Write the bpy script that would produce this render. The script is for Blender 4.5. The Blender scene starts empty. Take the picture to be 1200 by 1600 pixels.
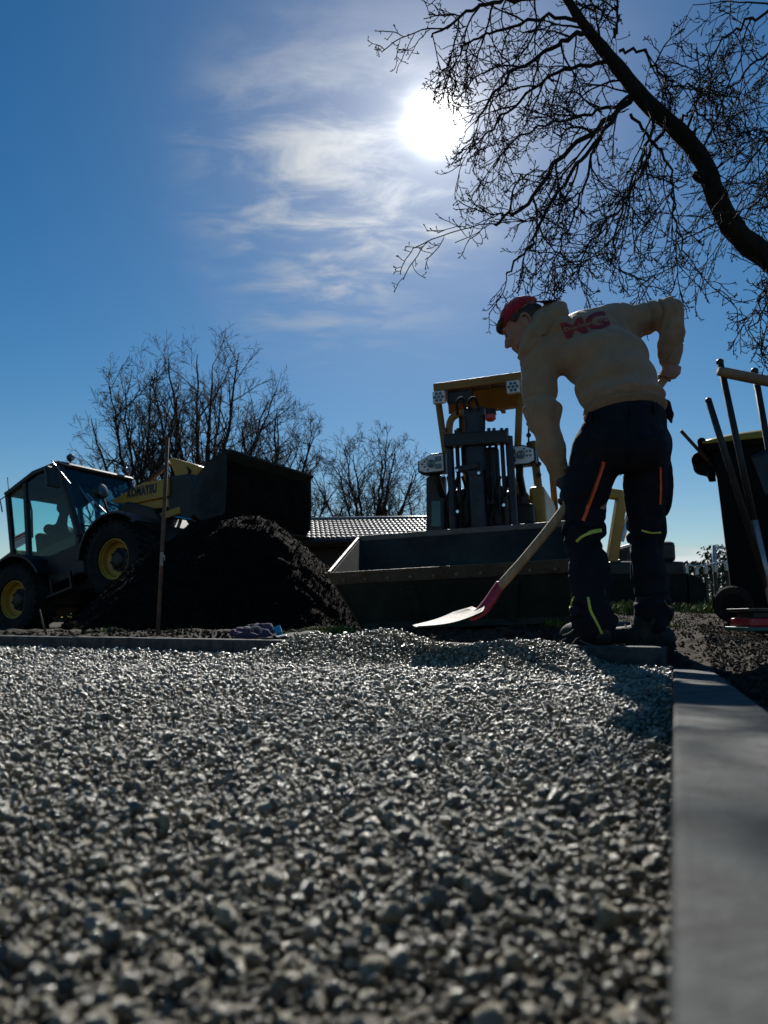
import bpy, bmesh, math, random
import numpy as np
from mathutils import Vector, Matrix
from mathutils.bvhtree import BVHTree

random.seed(7)
RNG = np.random.default_rng(11)
SC = bpy.context.scene
COL = SC.collection
R = math.radians

# ------------------------------------------------------------------ camera
CAM_Z = 0.105            # z = 0 is the top of the long kerb; the phone lies 18 cm above the gravel
PITCH = R(8.17)
FPX = 1150.0
cam_d = bpy.data.cameras.new('camera')
cam = bpy.data.objects.new('camera', cam_d)
COL.objects.link(cam)
cam.location = (0, 0, CAM_Z)
cam.rotation_euler = (R(90) + PITCH, 0, 0)
cam_d.sensor_fit = 'VERTICAL'
cam_d.sensor_height = 36.0
cam_d.sensor_width = 27.0
cam_d.lens = 36.0 * FPX / 1600.0
cam_d.clip_start = 0.02
cam_d.clip_end = 3000
cam_d.dof.use_dof = True
cam_d.dof.focus_distance = 3.0
cam_d.dof.aperture_fstop = 6.4
SC.camera = cam

# ------------------------------------------------------------------ sky, sun, exposure
SUN_EL = 36.0
SUN_AZ = 4.5             # degrees to the right of straight ahead (+Y)
SUN_DIR = Vector((math.sin(R(SUN_AZ)) * math.cos(R(SUN_EL)),
                  math.cos(R(SUN_AZ)) * math.cos(R(SUN_EL)), math.sin(R(SUN_EL))))
SKY_STRENGTH = 0.055
world = bpy.data.worlds.new('World')
SC.world = world
world.use_nodes = True
WN = world.node_tree.nodes
WL = world.node_tree.links
WN.clear()


def wnode(t, **kw):
    n = WN.new(t)
    for k, v in kw.items():
        if k == 'inp':
            for i, val in v.items():
                n.inputs[i].default_value = val
        else:
            setattr(n, k, v)
    return n


def wmath(op, a=None, b=None, c=None, clamp=False):
    n = WN.new('ShaderNodeMath')
    n.operation = op
    n.use_clamp = clamp
    for i, v in enumerate((a, b, c)):
        if v is None:
            continue
        if isinstance(v, (int, float)):
            n.inputs[i].default_value = v
        else:
            WL.new(v, n.inputs[i])
    return n.outputs[0]


def wsmooth(x, lo, hi):
    n = WN.new('ShaderNodeMapRange')
    n.interpolation_type = 'SMOOTHSTEP'
    WL.new(x, n.inputs[0])
    n.inputs[1].default_value = lo
    n.inputs[2].default_value = hi
    return n.outputs[0]


sky = wnode('ShaderNodeTexSky', sky_type='NISHITA', sun_disc=False)
sky.sun_elevation = R(SUN_EL)
sky.sun_rotation = R(SUN_AZ)
sky.altitude = 0
sky.air_density = 1.0
sky.dust_density = 0.15
sky.ozone_density = 1.6
grade = wnode('ShaderNodeHueSaturation')
grade.inputs['Saturation'].default_value = 1.46
grade.inputs['Hue'].default_value = 0.497
grade.inputs['Value'].default_value = 1.0
WL.new(sky.outputs[0], grade.inputs['Color'])

geo = wnode('ShaderNodeTexCoord')
N = geo.outputs['Generated']
dot = wnode('ShaderNodeVectorMath', operation='DOT_PRODUCT')
WL.new(N, dot.inputs[0])
dot.inputs[1].default_value = SUN_DIR
theta = wmath('MULTIPLY', wmath('ARCCOSINE', wmath('MINIMUM', dot.outputs['Value'], 0.999999)), 57.2958)
sep = wnode('ShaderNodeSeparateXYZ')
WL.new(N, sep.inputs[0])
nz = wmath('MAXIMUM', sep.outputs[2], 0.0)
# thin ice cloud: flat sheet high above, streaked and torn
den = wmath('ADD', nz, 0.12)
cu = wmath('DIVIDE', sep.outputs[0], den)
cv = wmath('DIVIDE', sep.outputs[1], den)
comb = wnode('ShaderNodeCombineXYZ')
WL.new(cu, comb.inputs[0])
WL.new(cv, comb.inputs[1])
rot = wnode('ShaderNodeMapping')
rot.inputs['Rotation'].default_value = (0, 0, R(100))
rot.inputs['Scale'].default_value = (1.7, 3.6, 1.0)
WL.new(comb.outputs[0], rot.inputs[0])
cn = wnode('ShaderNodeTexNoise')
cn.inputs['Scale'].default_value = 2.7
cn.inputs['Detail'].default_value = 9.0
cn.inputs['Roughness'].default_value = 0.6
cn.inputs['Distortion'].default_value = 0.45
WL.new(rot.outputs[0], cn.inputs['Vector'])
cb = wnode('ShaderNodeTexNoise')
cb.inputs['Scale'].default_value = 0.85
cb.inputs['Detail'].default_value = 3.0
cb.inputs['Roughness'].default_value = 0.5
WL.new(comb.outputs[0], cb.inputs['Vector'])
# the veil is thickest a little to the left of and below the sun
CLOUD_DIR = Vector((-0.03, 0.93, 0.555)).normalized()
dot2 = wnode('ShaderNodeVectorMath', operation='DOT_PRODUCT')
WL.new(N, dot2.inputs[0])
dot2.inputs[1].default_value = CLOUD_DIR
th2 = wmath('MULTIPLY', wmath('ARCCOSINE', wmath('MINIMUM', dot2.outputs['Value'], 0.999999)), 57.2958)
region = wmath('SUBTRACT', 1.0, wsmooth(wmath('ADD', th2, wmath('MULTIPLY', wmath('SUBTRACT', cb.outputs[0], 0.5), 22.0)), 2.0, 14.5))
fine = wsmooth(cn.outputs[0], 0.38, 0.76)
veil = wmath('MULTIPLY', region, wmath('ADD', wmath('MULTIPLY', fine, 0.95), 0.03))
scatter_far = wmath('MULTIPLY', wmath('MULTIPLY', wsmooth(cb.outputs[0], 0.48, 0.75), wsmooth(cn.outputs[0], 0.45, 0.8)), 0.16)
low = wmath('MULTIPLY', wmath('SUBTRACT', 1.0, wsmooth(wmath('ADD', sep.outputs[2], wmath('MULTIPLY', wmath('SUBTRACT', cb.outputs[0], 0.5), 0.10)), 0.075, 0.105)),
            wsmooth(wmath('ADD', sep.outputs[0], wmath('MULTIPLY', cb.outputs[0], 0.2)), 0.30, 0.46))
amount = wmath('MINIMUM', wmath('ADD', wmath('ADD', veil, scatter_far), wmath('MULTIPLY', low, 0.9)), 1.0)
# cloud light: brighter the nearer the line of sight comes to the sun
glow_c = wmath('ADD', wmath('MULTIPLY', low, 7.0), wmath('ADD', wmath('MULTIPLY', wmath('EXPONENT', wmath('DIVIDE', theta, -11.0)), 12.0), 5.6))
ccol = wnode('ShaderNodeMixRGB')
ccol.blend_type = 'MULTIPLY'
ccol.inputs[0].default_value = 1.0
ccol.inputs[1].default_value = (0.93, 0.97, 1.0, 1)
cgrey = wnode('ShaderNodeCombineXYZ')
for i in range(3):
    WL.new(glow_c, cgrey.inputs[i])
WL.new(cgrey.outputs[0], ccol.inputs[2])
mixc = wnode('ShaderNodeMixRGB')
WL.new(amount, mixc.inputs[0])
WL.new(grade.outputs[0], mixc.inputs[1])
WL.new(ccol.outputs[0], mixc.inputs[2])
# the sun's disc and its aureole seen through the veil
def gauss(amp, w):
    q = wmath('DIVIDE', theta, w)
    return wmath('MULTIPLY', wmath('EXPONENT', wmath('MULTIPLY', wmath('MULTIPLY', q, q), -1.0)), amp)
aur = wmath('ADD', gauss(200.0, 1.1), wmath('ADD', gauss(13.0, 1.9), wmath('MULTIPLY', wmath('EXPONENT', wmath('DIVIDE', theta, -4.2)), 10.0)))
acol = wnode('ShaderNodeCombineXYZ')
WL.new(aur, acol.inputs[0])
WL.new(wmath('MULTIPLY', aur, 0.99), acol.inputs[1])
WL.new(wmath('MULTIPLY', aur, 0.95), acol.inputs[2])
add = wnode('ShaderNodeMixRGB')
add.blend_type = 'ADD'
add.inputs[0].default_value = 1.0
WL.new(mixc.outputs[0], add.inputs[1])
WL.new(acol.outputs[0], add.inputs[2])
bg = wnode('ShaderNodeBackground')
bg.inputs[1].default_value = SKY_STRENGTH
WL.new(add.outputs[0], bg.inputs[0])
wo = wnode('ShaderNodeOutputWorld')
WL.new(bg.outputs[0], wo.inputs[0])

sun_d = bpy.data.lights.new('sun', 'SUN')
sun_d.energy = 5.0
sun_d.angle = R(0.55)
sun_d.color = (1.0, 0.96, 0.88)
sun = bpy.data.objects.new('sun', sun_d)
COL.objects.link(sun)
sun.rotation_euler = SUN_DIR.to_track_quat('Z', 'Y').to_euler()
sun.location = SUN_DIR * 60

SC.view_settings.view_transform = 'Standard'
SC.view_settings.look = 'None'
SC.view_settings.gamma = 1.0
SC.view_settings.exposure = 0.28
SC.view_settings.use_curve_mapping = False
SC.render.engine = 'CYCLES'
SC.cycles.use_denoising = True
SC.cycles.max_bounces = 6
SC.cycles.transparent_max_bounces = 12
SC.cycles.sample_clamp_indirect = 6.0
SC.cycles.caustics_reflective = False
SC.cycles.caustics_refractive = False

# ------------------------------------------------------------------ measuring helpers
CP, SP = math.cos(PITCH), math.sin(PITCH)


def ray(px, py):
    u = (px - 600.0) / FPX
    v = (800.0 - py) / FPX
    return Vector((u, CP - SP * v, SP + CP * v))


def at(px, py, Y):
    """place at distance Y ahead that is seen at photo coordinate px, py"""
    d = ray(px, py)
    t = Y / d.y
    return Vector((d.x * t, Y, CAM_Z + d.z * t))


def hit(px, py, z):
    d = ray(px, py)
    t = (z - CAM_Z) / d.z
    return Vector((d.x * t, d.y * t, z))


def in_plane(M, axis, val, px, py):
    """local coordinate of a machine (matrix M) where the sight line meets its plane axis=val"""
    Mi = M.inverted()
    o = Mi @ Vector((0, 0, CAM_Z))
    d = Mi.to_3x3() @ ray(px, py)
    t = (val - o[axis]) / d[axis]
    return o + d * t


# ------------------------------------------------------------------ numpy noise
def _hash(ix, iy, iz, seed):
    h = (ix * 374761393 + iy * 668265263 + iz * 2147483647 * 3 + seed * 1274126177) & 0xFFFFFFFF
    h = ((h ^ (h >> 13)) * 1274126177) & 0xFFFFFFFF
    h = ((h ^ (h >> 16)) * 2246822519) & 0xFFFFFFFF
    return (h & 0xFFFFFF).astype(np.float64) / 0xFFFFFF


def vn(p, seed=0):
    p = np.asarray(p, dtype=np.float64)
    i = np.floor(p).astype(np.int64)
    f = p - i
    f = f * f * (3 - 2 * f)
    out = 0
    for dx in (0, 1):
        wx = f[..., 0] if dx else 1 - f[..., 0]
        for dy in (0, 1):
            wy = f[..., 1] if dy else 1 - f[..., 1]
            for dz in (0, 1):
                wz = f[..., 2] if dz else 1 - f[..., 2]
                out = out + wx * wy * wz * _hash(i[..., 0] + dx, i[..., 1] + dy, i[..., 2] + dz, seed)
    return out * 2 - 1


def fbm(p, octv=4, seed=0, gain=0.5):
    a, s, o = 1.0, 1.0, 0
    for k in range(octv):
        o = o + a * vn(np.asarray(p) * s + 17.3 * k, seed + k)
        a *= gain
        s *= 2.03
    return o


def sstep(x, a, b):
    t = np.clip((np.asarray(x, dtype=np.float64) - a) / (b - a), 0, 1)
    return t * t * (3 - 2 * t)


# ------------------------------------------------------------------ mesh helpers
class MB:
    def __init__(self):
        self.v, self.f = [], []

    def add(self, vs, fs):
        o = len(self.v)
        self.v += [tuple(p) for p in vs]
        self.f += [tuple(i + o for i in q) for q in fs]
        return self

    def box(self, a, b, M=None):
        x0, y0, z0 = a
        x1, y1, z1 = b
        vs = [Vector(p) for p in ((x0, y0, z0), (x1, y0, z0), (x1, y1, z0), (x0, y1, z0),
                                  (x0, y0, z1), (x1, y0, z1), (x1, y1, z1), (x0, y1, z1))]
        if M is not None:
            vs = [M @ p for p in vs]
        return self.add(vs, [(0, 3, 2, 1), (4, 5, 6, 7), (0, 1, 5, 4), (1, 2, 6, 5), (2, 3, 7, 6), (3, 0, 4, 7)])

    def bar(self, p0, p1, w, h, up=(0, 0, 1)):
        p0, p1 = Vector(p0), Vector(p1)
        d = (p1 - p0)
        L = d.length
        d.normalize()
        up = Vector(up)
        if abs(d.dot(up)) > 0.97:
            up = Vector((0, 1, 0))
        s = d.cross(up).normalized()
        u = s.cross(d)
        M = Matrix((d, s, u)).transposed().to_4x4()
        M.translation = p0
        return self.box((0, -w / 2, -h / 2), (L, w / 2, h / 2), M)

    def tube(self, pts, rad, n=8, caps=True):
        pts = [Vector(p) for p in pts]
        if isinstance(rad, (int, float)):
            rad = [rad] * len(pts)
        vs, fs = [], []
        ref = None
        m = len(pts)
        for i, p in enumerate(pts):
            d = (pts[min(i + 1, m - 1)] - pts[max(i - 1, 0)])
            if d.length < 1e-9:
                d = Vector((0, 0, 1))
            d.normalize()
            if ref is None:
                ref = Vector((1, 0, 0)) if abs(d.x) < 0.8 else Vector((0, 1, 0))
            s = (ref - d * ref.dot(d))
            if s.length < 1e-6:
                s = d.orthogonal()
            s.normalize()
            ref = s
            t = d.cross(s)
            for k in range(n):
                a = 2 * math.pi * k / n
                vs.append(p + (s * math.cos(a) + t * math.sin(a)) * rad[i])
        for i in range(m - 1):
            for k in range(n):
                fs.append((i * n + k, i * n + (k + 1) % n, (i + 1) * n + (k + 1) % n, (i + 1) * n + k))
        if caps:
            fs.append(tuple(range(n - 1, -1, -1)))
            fs.append(tuple((m - 1) * n + k for k in range(n)))
        return self.add(vs, fs)

    def prism(self, poly, axis, a, b):
        """polygon in the two other axes, extruded along axis from a to b"""
        def put(q, w):
            if axis == 0:
                return (w, q[0], q[1])
            if axis == 1:
                return (q[0], w, q[1])
            return (q[0], q[1], w)
        n = len(poly)
        vs = [put(q, a) for q in poly] + [put(q, b) for q in poly]
        fs = [tuple(range(n)), tuple(range(2 * n - 1, n - 1, -1))]
        fs += [(i, i + n, (i + 1) % n + n, (i + 1) % n) for i in range(n)]
        return self.add(vs, fs)

    def lathe(self, prof, c, axis, n=24, closed=False):
        """profile (r, h) turned about an axis vector through c"""
        ax = Vector(axis).normalized()
        s = ax.orthogonal().normalized()
        t = ax.cross(s)
        c = Vector(c)
        vs, fs = [], []
        for r, h in prof:
            for k in range(n):
                a = 2 * math.pi * k / n
                vs.append(c + ax * h + (s * math.cos(a) + t * math.sin(a)) * r)
        m = len(prof)
        rng = range(m if closed else m - 1)
        for i in rng:
            j = (i + 1) % m
            for k in range(n):
                fs.append((i * n + k, i * n + (k + 1) % n, j * n + (k + 1) % n, j * n + k))
        if not closed:
            fs.append(tuple(range(n - 1, -1, -1)))
            fs.append(tuple((m - 1) * n + k for k in range(n)))
        return self.add(vs, fs)

    def ball(self, c, r, n=10, m=8, sc=(1, 1, 1)):
        c = Vector(c)
        prof = []
        vs, fs = [], []
        for i in range(m + 1):
            ph = math.pi * i / m
            for k in range(n):
                a = 2 * math.pi * k / n
                vs.append(c + Vector((r * sc[0] * math.sin(ph) * math.cos(a), r * sc[1] * math.sin(ph) * math.sin(a), r * sc[2] * math.cos(ph))))
        for i in range(m):
            for k in range(n):
                fs.append((i * n + k, (i + 1) * n + k, (i + 1) * n + (k + 1) % n, i * n + (k + 1) % n))
        return self.add(vs, fs)

    def build(self, name, mat, parent=None, bevel=0, smooth=False, seg=2):
        me = bpy.data.meshes.new(name)
        me.from_pydata(self.v, [], self.f)
        bm = bmesh.new()
        bm.from_mesh(me)
        bmesh.ops.remove_doubles(bm, verts=bm.verts, dist=1e-5)
        bmesh.ops.recalc_face_normals(bm, faces=bm.faces)
        bm.to_mesh(me)
        bm.free()
        return link(name, me, mat, parent, bevel, smooth, seg)


def link(name, me, mat, parent=None, bevel=0, smooth=False, seg=2):
    o = bpy.data.objects.new(name, me)
    COL.objects.link(o)
    if mat is not None and len(me.materials) == 0:
        me.materials.append(mat)
    if parent is not None:
        o.parent = parent
    if bevel:
        b = o.modifiers.new('bevel', 'BEVEL')
        b.width = bevel
        b.segments = seg
        b.limit_method = 'ANGLE'
        b.angle_limit = R(35)
        b.harden_normals = False
    if smooth:
        me.polygons.foreach_set('use_smooth', [True] * len(me.polygons))
    return o


def mesh_np(name, V, F, mat, parent=None, smooth=True):
    me = bpy.data.meshes.new(name)
    me.from_pydata(np.asarray(V).tolist(), [], np.asarray(F).tolist() if not isinstance(F, list) else F)
    me.update()
    return link(name, me, mat, parent, 0, smooth)


def empty(name, loc=(0, 0, 0), M=None):
    o = bpy.data.objects.new(name, None)
    o.empty_display_size = 0.1
    COL.objects.link(o)
    if M is not None:
        o.matrix_world = M
    else:
        o.location = loc
    return o


def tag(o, label, cat=None, group=None, kind=None):
    o['label'] = label
    if cat:
        o['category'] = cat
    if group:
        o['group'] = group
    if kind:
        o['kind'] = kind
    return o


# ------------------------------------------------------------------ materials
def mat(name, col, rough=0.6, metal=0.0, var=0.0, vscale=8.0, bump=0.0, bscale=60.0, col2=None, spec=0.5,
        detail=5.0, coat=0.0, sheen=0.0, rvar=0.0, perobj=0.0, stretch=(1, 1, 1), dirt=None, dscale=3.0, dlo=0.5, dhi=0.7, alpha_noise=None):
    m = bpy.data.materials.new(name)
    m.use_nodes = True
    nt = m.node_tree
    N_, L_ = nt.nodes, nt.links
    b = N_['Principled BSDF']
    b.inputs['Roughness'].default_value = rough
    b.inputs['Metallic'].default_value = metal
    b.inputs['Specular IOR Level'].default_value = spec
    b.inputs['Coat Weight'].default_value = coat
    if sheen:
        b.inputs['Sheen Weight'].default_value = sheen
        b.inputs['Sheen Roughness'].default_value = 0.5
    c1 = (*col, 1)
    b.inputs['Base Color'].default_value = c1
    tc = N_.new('ShaderNodeTexCoord')
    mp = N_.new('ShaderNodeMapping')
    mp.inputs['Scale'].default_value = stretch
    L_.new(tc.outputs['Object'], mp.inputs[0])
    src = None
    if col2 is None and var:
        col2 = tuple(max(0.0, c * (1 - var)) for c in col)
        c1 = tuple(min(1.0, c * (1 + var)) for c in col) + (1,)
    if col2 is not None:
        nz_ = N_.new('ShaderNodeTexNoise')
        nz_.inputs['Scale'].default_value = vscale
        nz_.inputs['Detail'].default_value = detail
        nz_.inputs['Roughness'].default_value = 0.6
        L_.new(mp.outputs[0], nz_.inputs['Vector'])
        rp = N_.new('ShaderNodeValToRGB')
        rp.color_ramp.elements[0].position = 0.36
        rp.color_ramp.elements[1].position = 0.66
        rp.color_ramp.elements[0].color = (*col2, 1)
        rp.color_ramp.elements[1].color = c1
        L_.new(nz_.outputs[0], rp.inputs[0])
        src = rp.outputs[0]
        if rvar:
            mr = N_.new('ShaderNodeMapRange')
            mr.inputs[3].default_value = rough - rvar
            mr.inputs[4].default_value = rough + rvar
            L_.new(nz_.outputs[0], mr.inputs[0])
            L_.new(mr.outputs[0], b.inputs['Roughness'])
    if dirt is not None:
        n2 = N_.new('ShaderNodeTexNoise')
        n2.inputs['Scale'].default_value = dscale
        n2.inputs['Detail'].default_value = 8
        n2.inputs['Roughness'].default_value = 0.7
        L_.new(mp.outputs[0], n2.inputs['Vector'])
        r2 = N_.new('ShaderNodeMapRange')
        r2.inputs[1].default_value = dlo
        r2.inputs[2].default_value = dhi
        L_.new(n2.outputs[0], r2.inputs[0])
        mx = N_.new('ShaderNodeMixRGB')
        L_.new(r2.outputs[0], mx.inputs[0])
        if src is not None:
            L_.new(src, mx.inputs[1])
        else:
            mx.inputs[1].default_value = c1
        mx.inputs[2].default_value = (*dirt, 1)
        src = mx.outputs[0]
    if perobj:
        oi = N_.new('ShaderNodeObjectInfo')
        mr = N_.new('ShaderNodeMapRange')
        mr.inputs[3].default_value = 1 - perobj
        mr.inputs[4].default_value = 1 + perobj
        L_.new(oi.outputs['Random'], mr.inputs[0])
        hs = N_.new('ShaderNodeHueSaturation')
        if src is not None:
            L_.new(src, hs.inputs['Color'])
        else:
            hs.inputs['Color'].default_value = c1
        L_.new(mr.outputs[0], hs.inputs['Value'])
        src = hs.outputs[0]
    if src is not None:
        L_.new(src, b.inputs['Base Color'])
    if bump:
        n3 = N_.new('ShaderNodeTexNoise')
        n3.inputs['Scale'].default_value = bscale
        n3.inputs['Detail'].default_value = 6
        n3.inputs['Roughness'].default_value = 0.65
        L_.new(mp.outputs[0], n3.inputs['Vector'])
        bp = N_.new('ShaderNodeBump')
        bp.inputs['Strength'].default_value = min(1.0, bump)
        bp.inputs['Distance'].default_value = 0.6 / bscale
        L_.new(n3.outputs[0], bp.inputs['Height'])
        L_.new(bp.outputs[0], b.inputs['Normal'])
    return m


def glass(name, tint, gloss=0.12, rough=0.03):
    m = bpy.data.materials.new(name)
    m.use_nodes = True
    nt = m.node_tree
    nt.nodes.clear()
    o = nt.nodes.new('ShaderNodeOutputMaterial')
    t = nt.nodes.new('ShaderNodeBsdfTransparent')
    t.inputs[0].default_value = (*tint, 1)
    g = nt.nodes.new('ShaderNodeBsdfGlossy')
    g.inputs['Roughness'].default_value = rough
    mx = nt.nodes.new('ShaderNodeMixShader')
    mx.inputs[0].default_value = gloss
    nt.links.new(t.outputs[0], mx.inputs[1])
    nt.links.new(g.outputs[0], mx.inputs[2])
    nt.links.new(mx.outputs[0], o.inputs[0])
    return m


M = {}
M['stone'] = mat('stone', (0.232, 0.196, 0.128), 0.29, var=0.45, vscale=70, bump=0.6, bscale=200, perobj=0.65, spec=1.0, rvar=0.16)
M['gravel_base'] = mat('gravel_base', (0.05, 0.047, 0.04), 0.8, var=0.4, vscale=90, bump=1.0, bscale=80)  # grit coloured darker so the gaps between chippings look shaded
M['concrete'] = mat('concrete', (0.068, 0.072, 0.071), 0.8, spec=0.2, var=0.4, vscale=16, bump=0.9, bscale=170, dirt=(0.030, 0.030, 0.028), dscale=14, dlo=0.5, dhi=0.72)
M['soil'] = mat('soil', (0.050, 0.037, 0.026), 0.95, col2=(0.026, 0.020, 0.015), vscale=9, bump=1.0, bscale=34, dirt=(0.085, 0.062, 0.041), dscale=1.1, dlo=0.52, dhi=0.75, spec=0.2)
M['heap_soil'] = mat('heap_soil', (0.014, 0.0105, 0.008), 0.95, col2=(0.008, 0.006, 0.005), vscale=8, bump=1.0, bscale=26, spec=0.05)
M['clod'] = mat('clod', (0.062, 0.046, 0.032), 0.95, var=0.35, vscale=30, bump=0.8, bscale=90, perobj=0.5, spec=0.2)
M['bark'] = mat('bark', (0.032, 0.025, 0.02), 0.9, col2=(0.018, 0.014, 0.011), vscale=14, bump=1.0, bscale=40, spec=0.25, stretch=(1, 1, 0.35))
M['far_bark'] = mat('far_bark', (0.045, 0.036, 0.028), 0.9, var=0.3, vscale=3, spec=0.2)
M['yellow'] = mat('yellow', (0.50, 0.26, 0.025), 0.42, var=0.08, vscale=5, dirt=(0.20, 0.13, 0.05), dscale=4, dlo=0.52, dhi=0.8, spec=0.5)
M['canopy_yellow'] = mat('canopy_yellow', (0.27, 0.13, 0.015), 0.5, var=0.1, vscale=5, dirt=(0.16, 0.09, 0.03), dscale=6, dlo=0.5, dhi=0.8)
M['black_paint'] = mat('black_paint', (0.011, 0.011, 0.012), 0.5, var=0.3, vscale=8, dirt=(0.03, 0.025, 0.02), dscale=5, dlo=0.55, dhi=0.8)
M['rubber'] = mat('rubber', (0.011, 0.0105, 0.010), 0.85, var=0.3, vscale=20, dirt=(0.035, 0.028, 0.021), dscale=7, dlo=0.48, dhi=0.7, bump=0.3, bscale=70, spec=0.3)
M['blue_steel'] = mat('blue_steel', (0.011, 0.015, 0.028), 0.5, metal=0.1, var=0.3, vscale=12, dirt=(0.06, 0.05, 0.045), dscale=9, dlo=0.5, dhi=0.75)
M['bucket_paint'] = mat('bucket_paint', (0.040, 0.048, 0.045), 0.85, spec=0.1, metal=0.0, var=0.3, vscale=4, bump=0.12, bscale=40, dirt=(0.04, 0.035, 0.028), dscale=3.5, dlo=0.5, dhi=0.8)
M['worn_steel'] = mat('worn_steel', (0.16, 0.14, 0.115), 0.55, metal=0.35, var=0.22, vscale=12, bump=0.5, bscale=60, dirt=(0.11, 0.085, 0.06), dscale=7, dlo=0.5, dhi=0.7)
M['chrome'] = mat('chrome', (0.75, 0.76, 0.78), 0.18, metal=1.0)
M['steel'] = mat('steel', (0.48, 0.48, 0.5), 0.32, metal=0.9, var=0.15, vscale=20, dirt=(0.2, 0.19, 0.17), dscale=12, dlo=0.5, dhi=0.75)
M['lamp_face'] = mat('lamp_face', (0.82, 0.82, 0.80), 0.3, metal=0.0, var=0.3, vscale=110, bump=0.6, bscale=120)
M['lamp_lens'] = mat('lamp_lens', (0.12, 0.125, 0.13), 0.12, metal=0.2, coat=0.6)
M['red_lamp'] = mat('red_lamp', (0.62, 0.035, 0.02), 0.3, coat=0.4)
M['glass_teal'] = glass('glass_teal', (0.80, 0.95, 0.95), 0.035)
M['glass_dark'] = glass('glass_dark', (0.42, 0.46, 0.50), 0.05)
M['white_print'] = mat('white_print', (0.72, 0.72, 0.70), 0.5, var=0.06, vscale=30)
M['red_print'] = mat('red_print', (0.27, 0.016, 0.022), 0.6)
M['black_print'] = mat('black_print', (0.02, 0.02, 0.022), 0.5)
M['hoodie'] = mat('hoodie', (0.345, 0.220, 0.132), 0.95, var=0.10, vscale=14, bump=0.4, bscale=380, sheen=0.3, spec=0.12, dirt=(0.24, 0.155, 0.092), dscale=4, dlo=0.55, dhi=0.8)
M['rib_knit'] = mat('rib_knit', (0.29, 0.187, 0.112), 0.95, var=0.1, vscale=30, bump=0.6, bscale=300, spec=0.1)
M['trousers'] = mat('trousers', (0.006, 0.007, 0.013), 0.85, var=0.3, vscale=20, bump=0.35, bscale=320, spec=0.25, dirt=(0.022, 0.02, 0.02), dscale=5, dlo=0.56, dhi=0.82)
M['pocket'] = mat('pocket', (0.007, 0.007, 0.010), 0.85, var=0.3, vscale=25, bump=0.35, bscale=320, spec=0.25)
M['zip'] = mat('zip', (0.85, 0.10, 0.02), 0.55, var=0.12, vscale=60, bump=0.4, bscale=400)
M['piping'] = mat('piping', (0.56, 0.62, 0.10), 0.6, var=0.15, vscale=50)
M['skin'] = mat('skin', (0.36, 0.185, 0.13), 0.55, var=0.08, vscale=25, bump=0.15, bscale=260, spec=0.35)
M['lip'] = mat('lip', (0.40, 0.17, 0.14), 0.5)
M['eye_white'] = mat('eye_white', (0.55, 0.52, 0.48), 0.3)
M['iris'] = mat('iris', (0.05, 0.035, 0.025), 0.2)
M['hair'] = mat('hair', (0.05, 0.032, 0.02), 0.6, var=0.4, vscale=120, bump=0.8, bscale=300, stretch=(1, 1, 4))
M['cap'] = mat('cap', (0.36, 0.007, 0.022), 0.85, var=0.1, vscale=30, bump=0.3, bscale=400, sheen=0.3, spec=0.2)
M['cap_brim'] = mat('cap_brim', (0.05, 0.008, 0.012), 0.85, bump=0.3, bscale=400, spec=0.2)
M['boot'] = mat('boot', (0.012, 0.0105, 0.009), 0.75, var=0.4, vscale=20, bump=0.5, bscale=90, dirt=(0.04, 0.032, 0.024), dscale=10, dlo=0.5, dhi=0.7)
M['glove'] = mat('glove', (0.03, 0.032, 0.04), 0.85, var=0.3, vscale=30, bump=0.5, bscale=260)
M['handle_wood'] = mat('handle_wood', (0.46, 0.29, 0.15), 0.6, col2=(0.30, 0.18, 0.09), vscale=6, bump=0.3, bscale=80, stretch=(6, 6, 1), spec=0.4)
M['bar_wood'] = mat('bar_wood', (0.34, 0.235, 0.14), 0.7, col2=(0.22, 0.15, 0.09), vscale=6, bump=0.5, bscale=60, spec=0.3)
M['socket_red'] = mat('socket_red', (0.36, 0.02, 0.045), 0.5, var=0.2, vscale=20, dirt=(0.30, 0.22, 0.18), dscale=25, dlo=0.6, dhi=0.7)
M['blade'] = mat('blade', (0.09, 0.085, 0.083), 0.65, metal=0.5, var=0.3, vscale=30, bump=0.3, bscale=120, rvar=0.1)
M['bin'] = mat('bin', (0.007, 0.0075, 0.0085), 0.75, var=0.2, vscale=8, dirt=(0.02, 0.019, 0.018), dscale=6, dlo=0.6, dhi=0.9, spec=0.12)
M['bin_lid'] = mat('bin_lid', (0.34, 0.25, 0.02), 0.45, var=0.1, vscale=6, dirt=(0.3, 0.22, 0.05), dscale=8, dlo=0.5, dhi=0.8)
M['plastic_red'] = mat('plastic_red', (0.5, 0.015, 0.03), 0.45, var=0.15, vscale=15, dirt=(0.3, 0.12, 0.1), dscale=14, dlo=0.55, dhi=0.75)
M['green_paint'] = mat('green_paint', (0.03, 0.11, 0.08), 0.5, var=0.2, vscale=12)
M['dark_metal'] = mat('dark_metal', (0.04, 0.038, 0.036), 0.5, metal=0.5, var=0.3, vscale=15)
M['rust'] = mat('rust', (0.15, 0.085, 0.055), 0.85, col2=(0.06, 0.04, 0.032), vscale=25, bump=0.5, bscale=120)
M['tube_grey'] = mat('tube_grey', (0.34, 0.37, 0.42), 0.4, metal=0.6, var=0.15, vscale=20)
M['tile'] = mat('tile', (0.16, 0.15, 0.145), 0.28, var=0.25, vscale=9, spec=0.7, bump=0.15, bscale=80)
M['mortar'] = mat('mortar', (0.07, 0.065, 0.06), 0.85, var=0.2, vscale=6)
M['render_wall'] = mat('render_wall', (0.045, 0.035, 0.03), 0.9, var=0.1, vscale=4, bump=0.3, bscale=80)
M['galv'] = mat('galv', (0.62, 0.62, 0.60), 0.45, metal=0.4, var=0.2, vscale=14)
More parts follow.
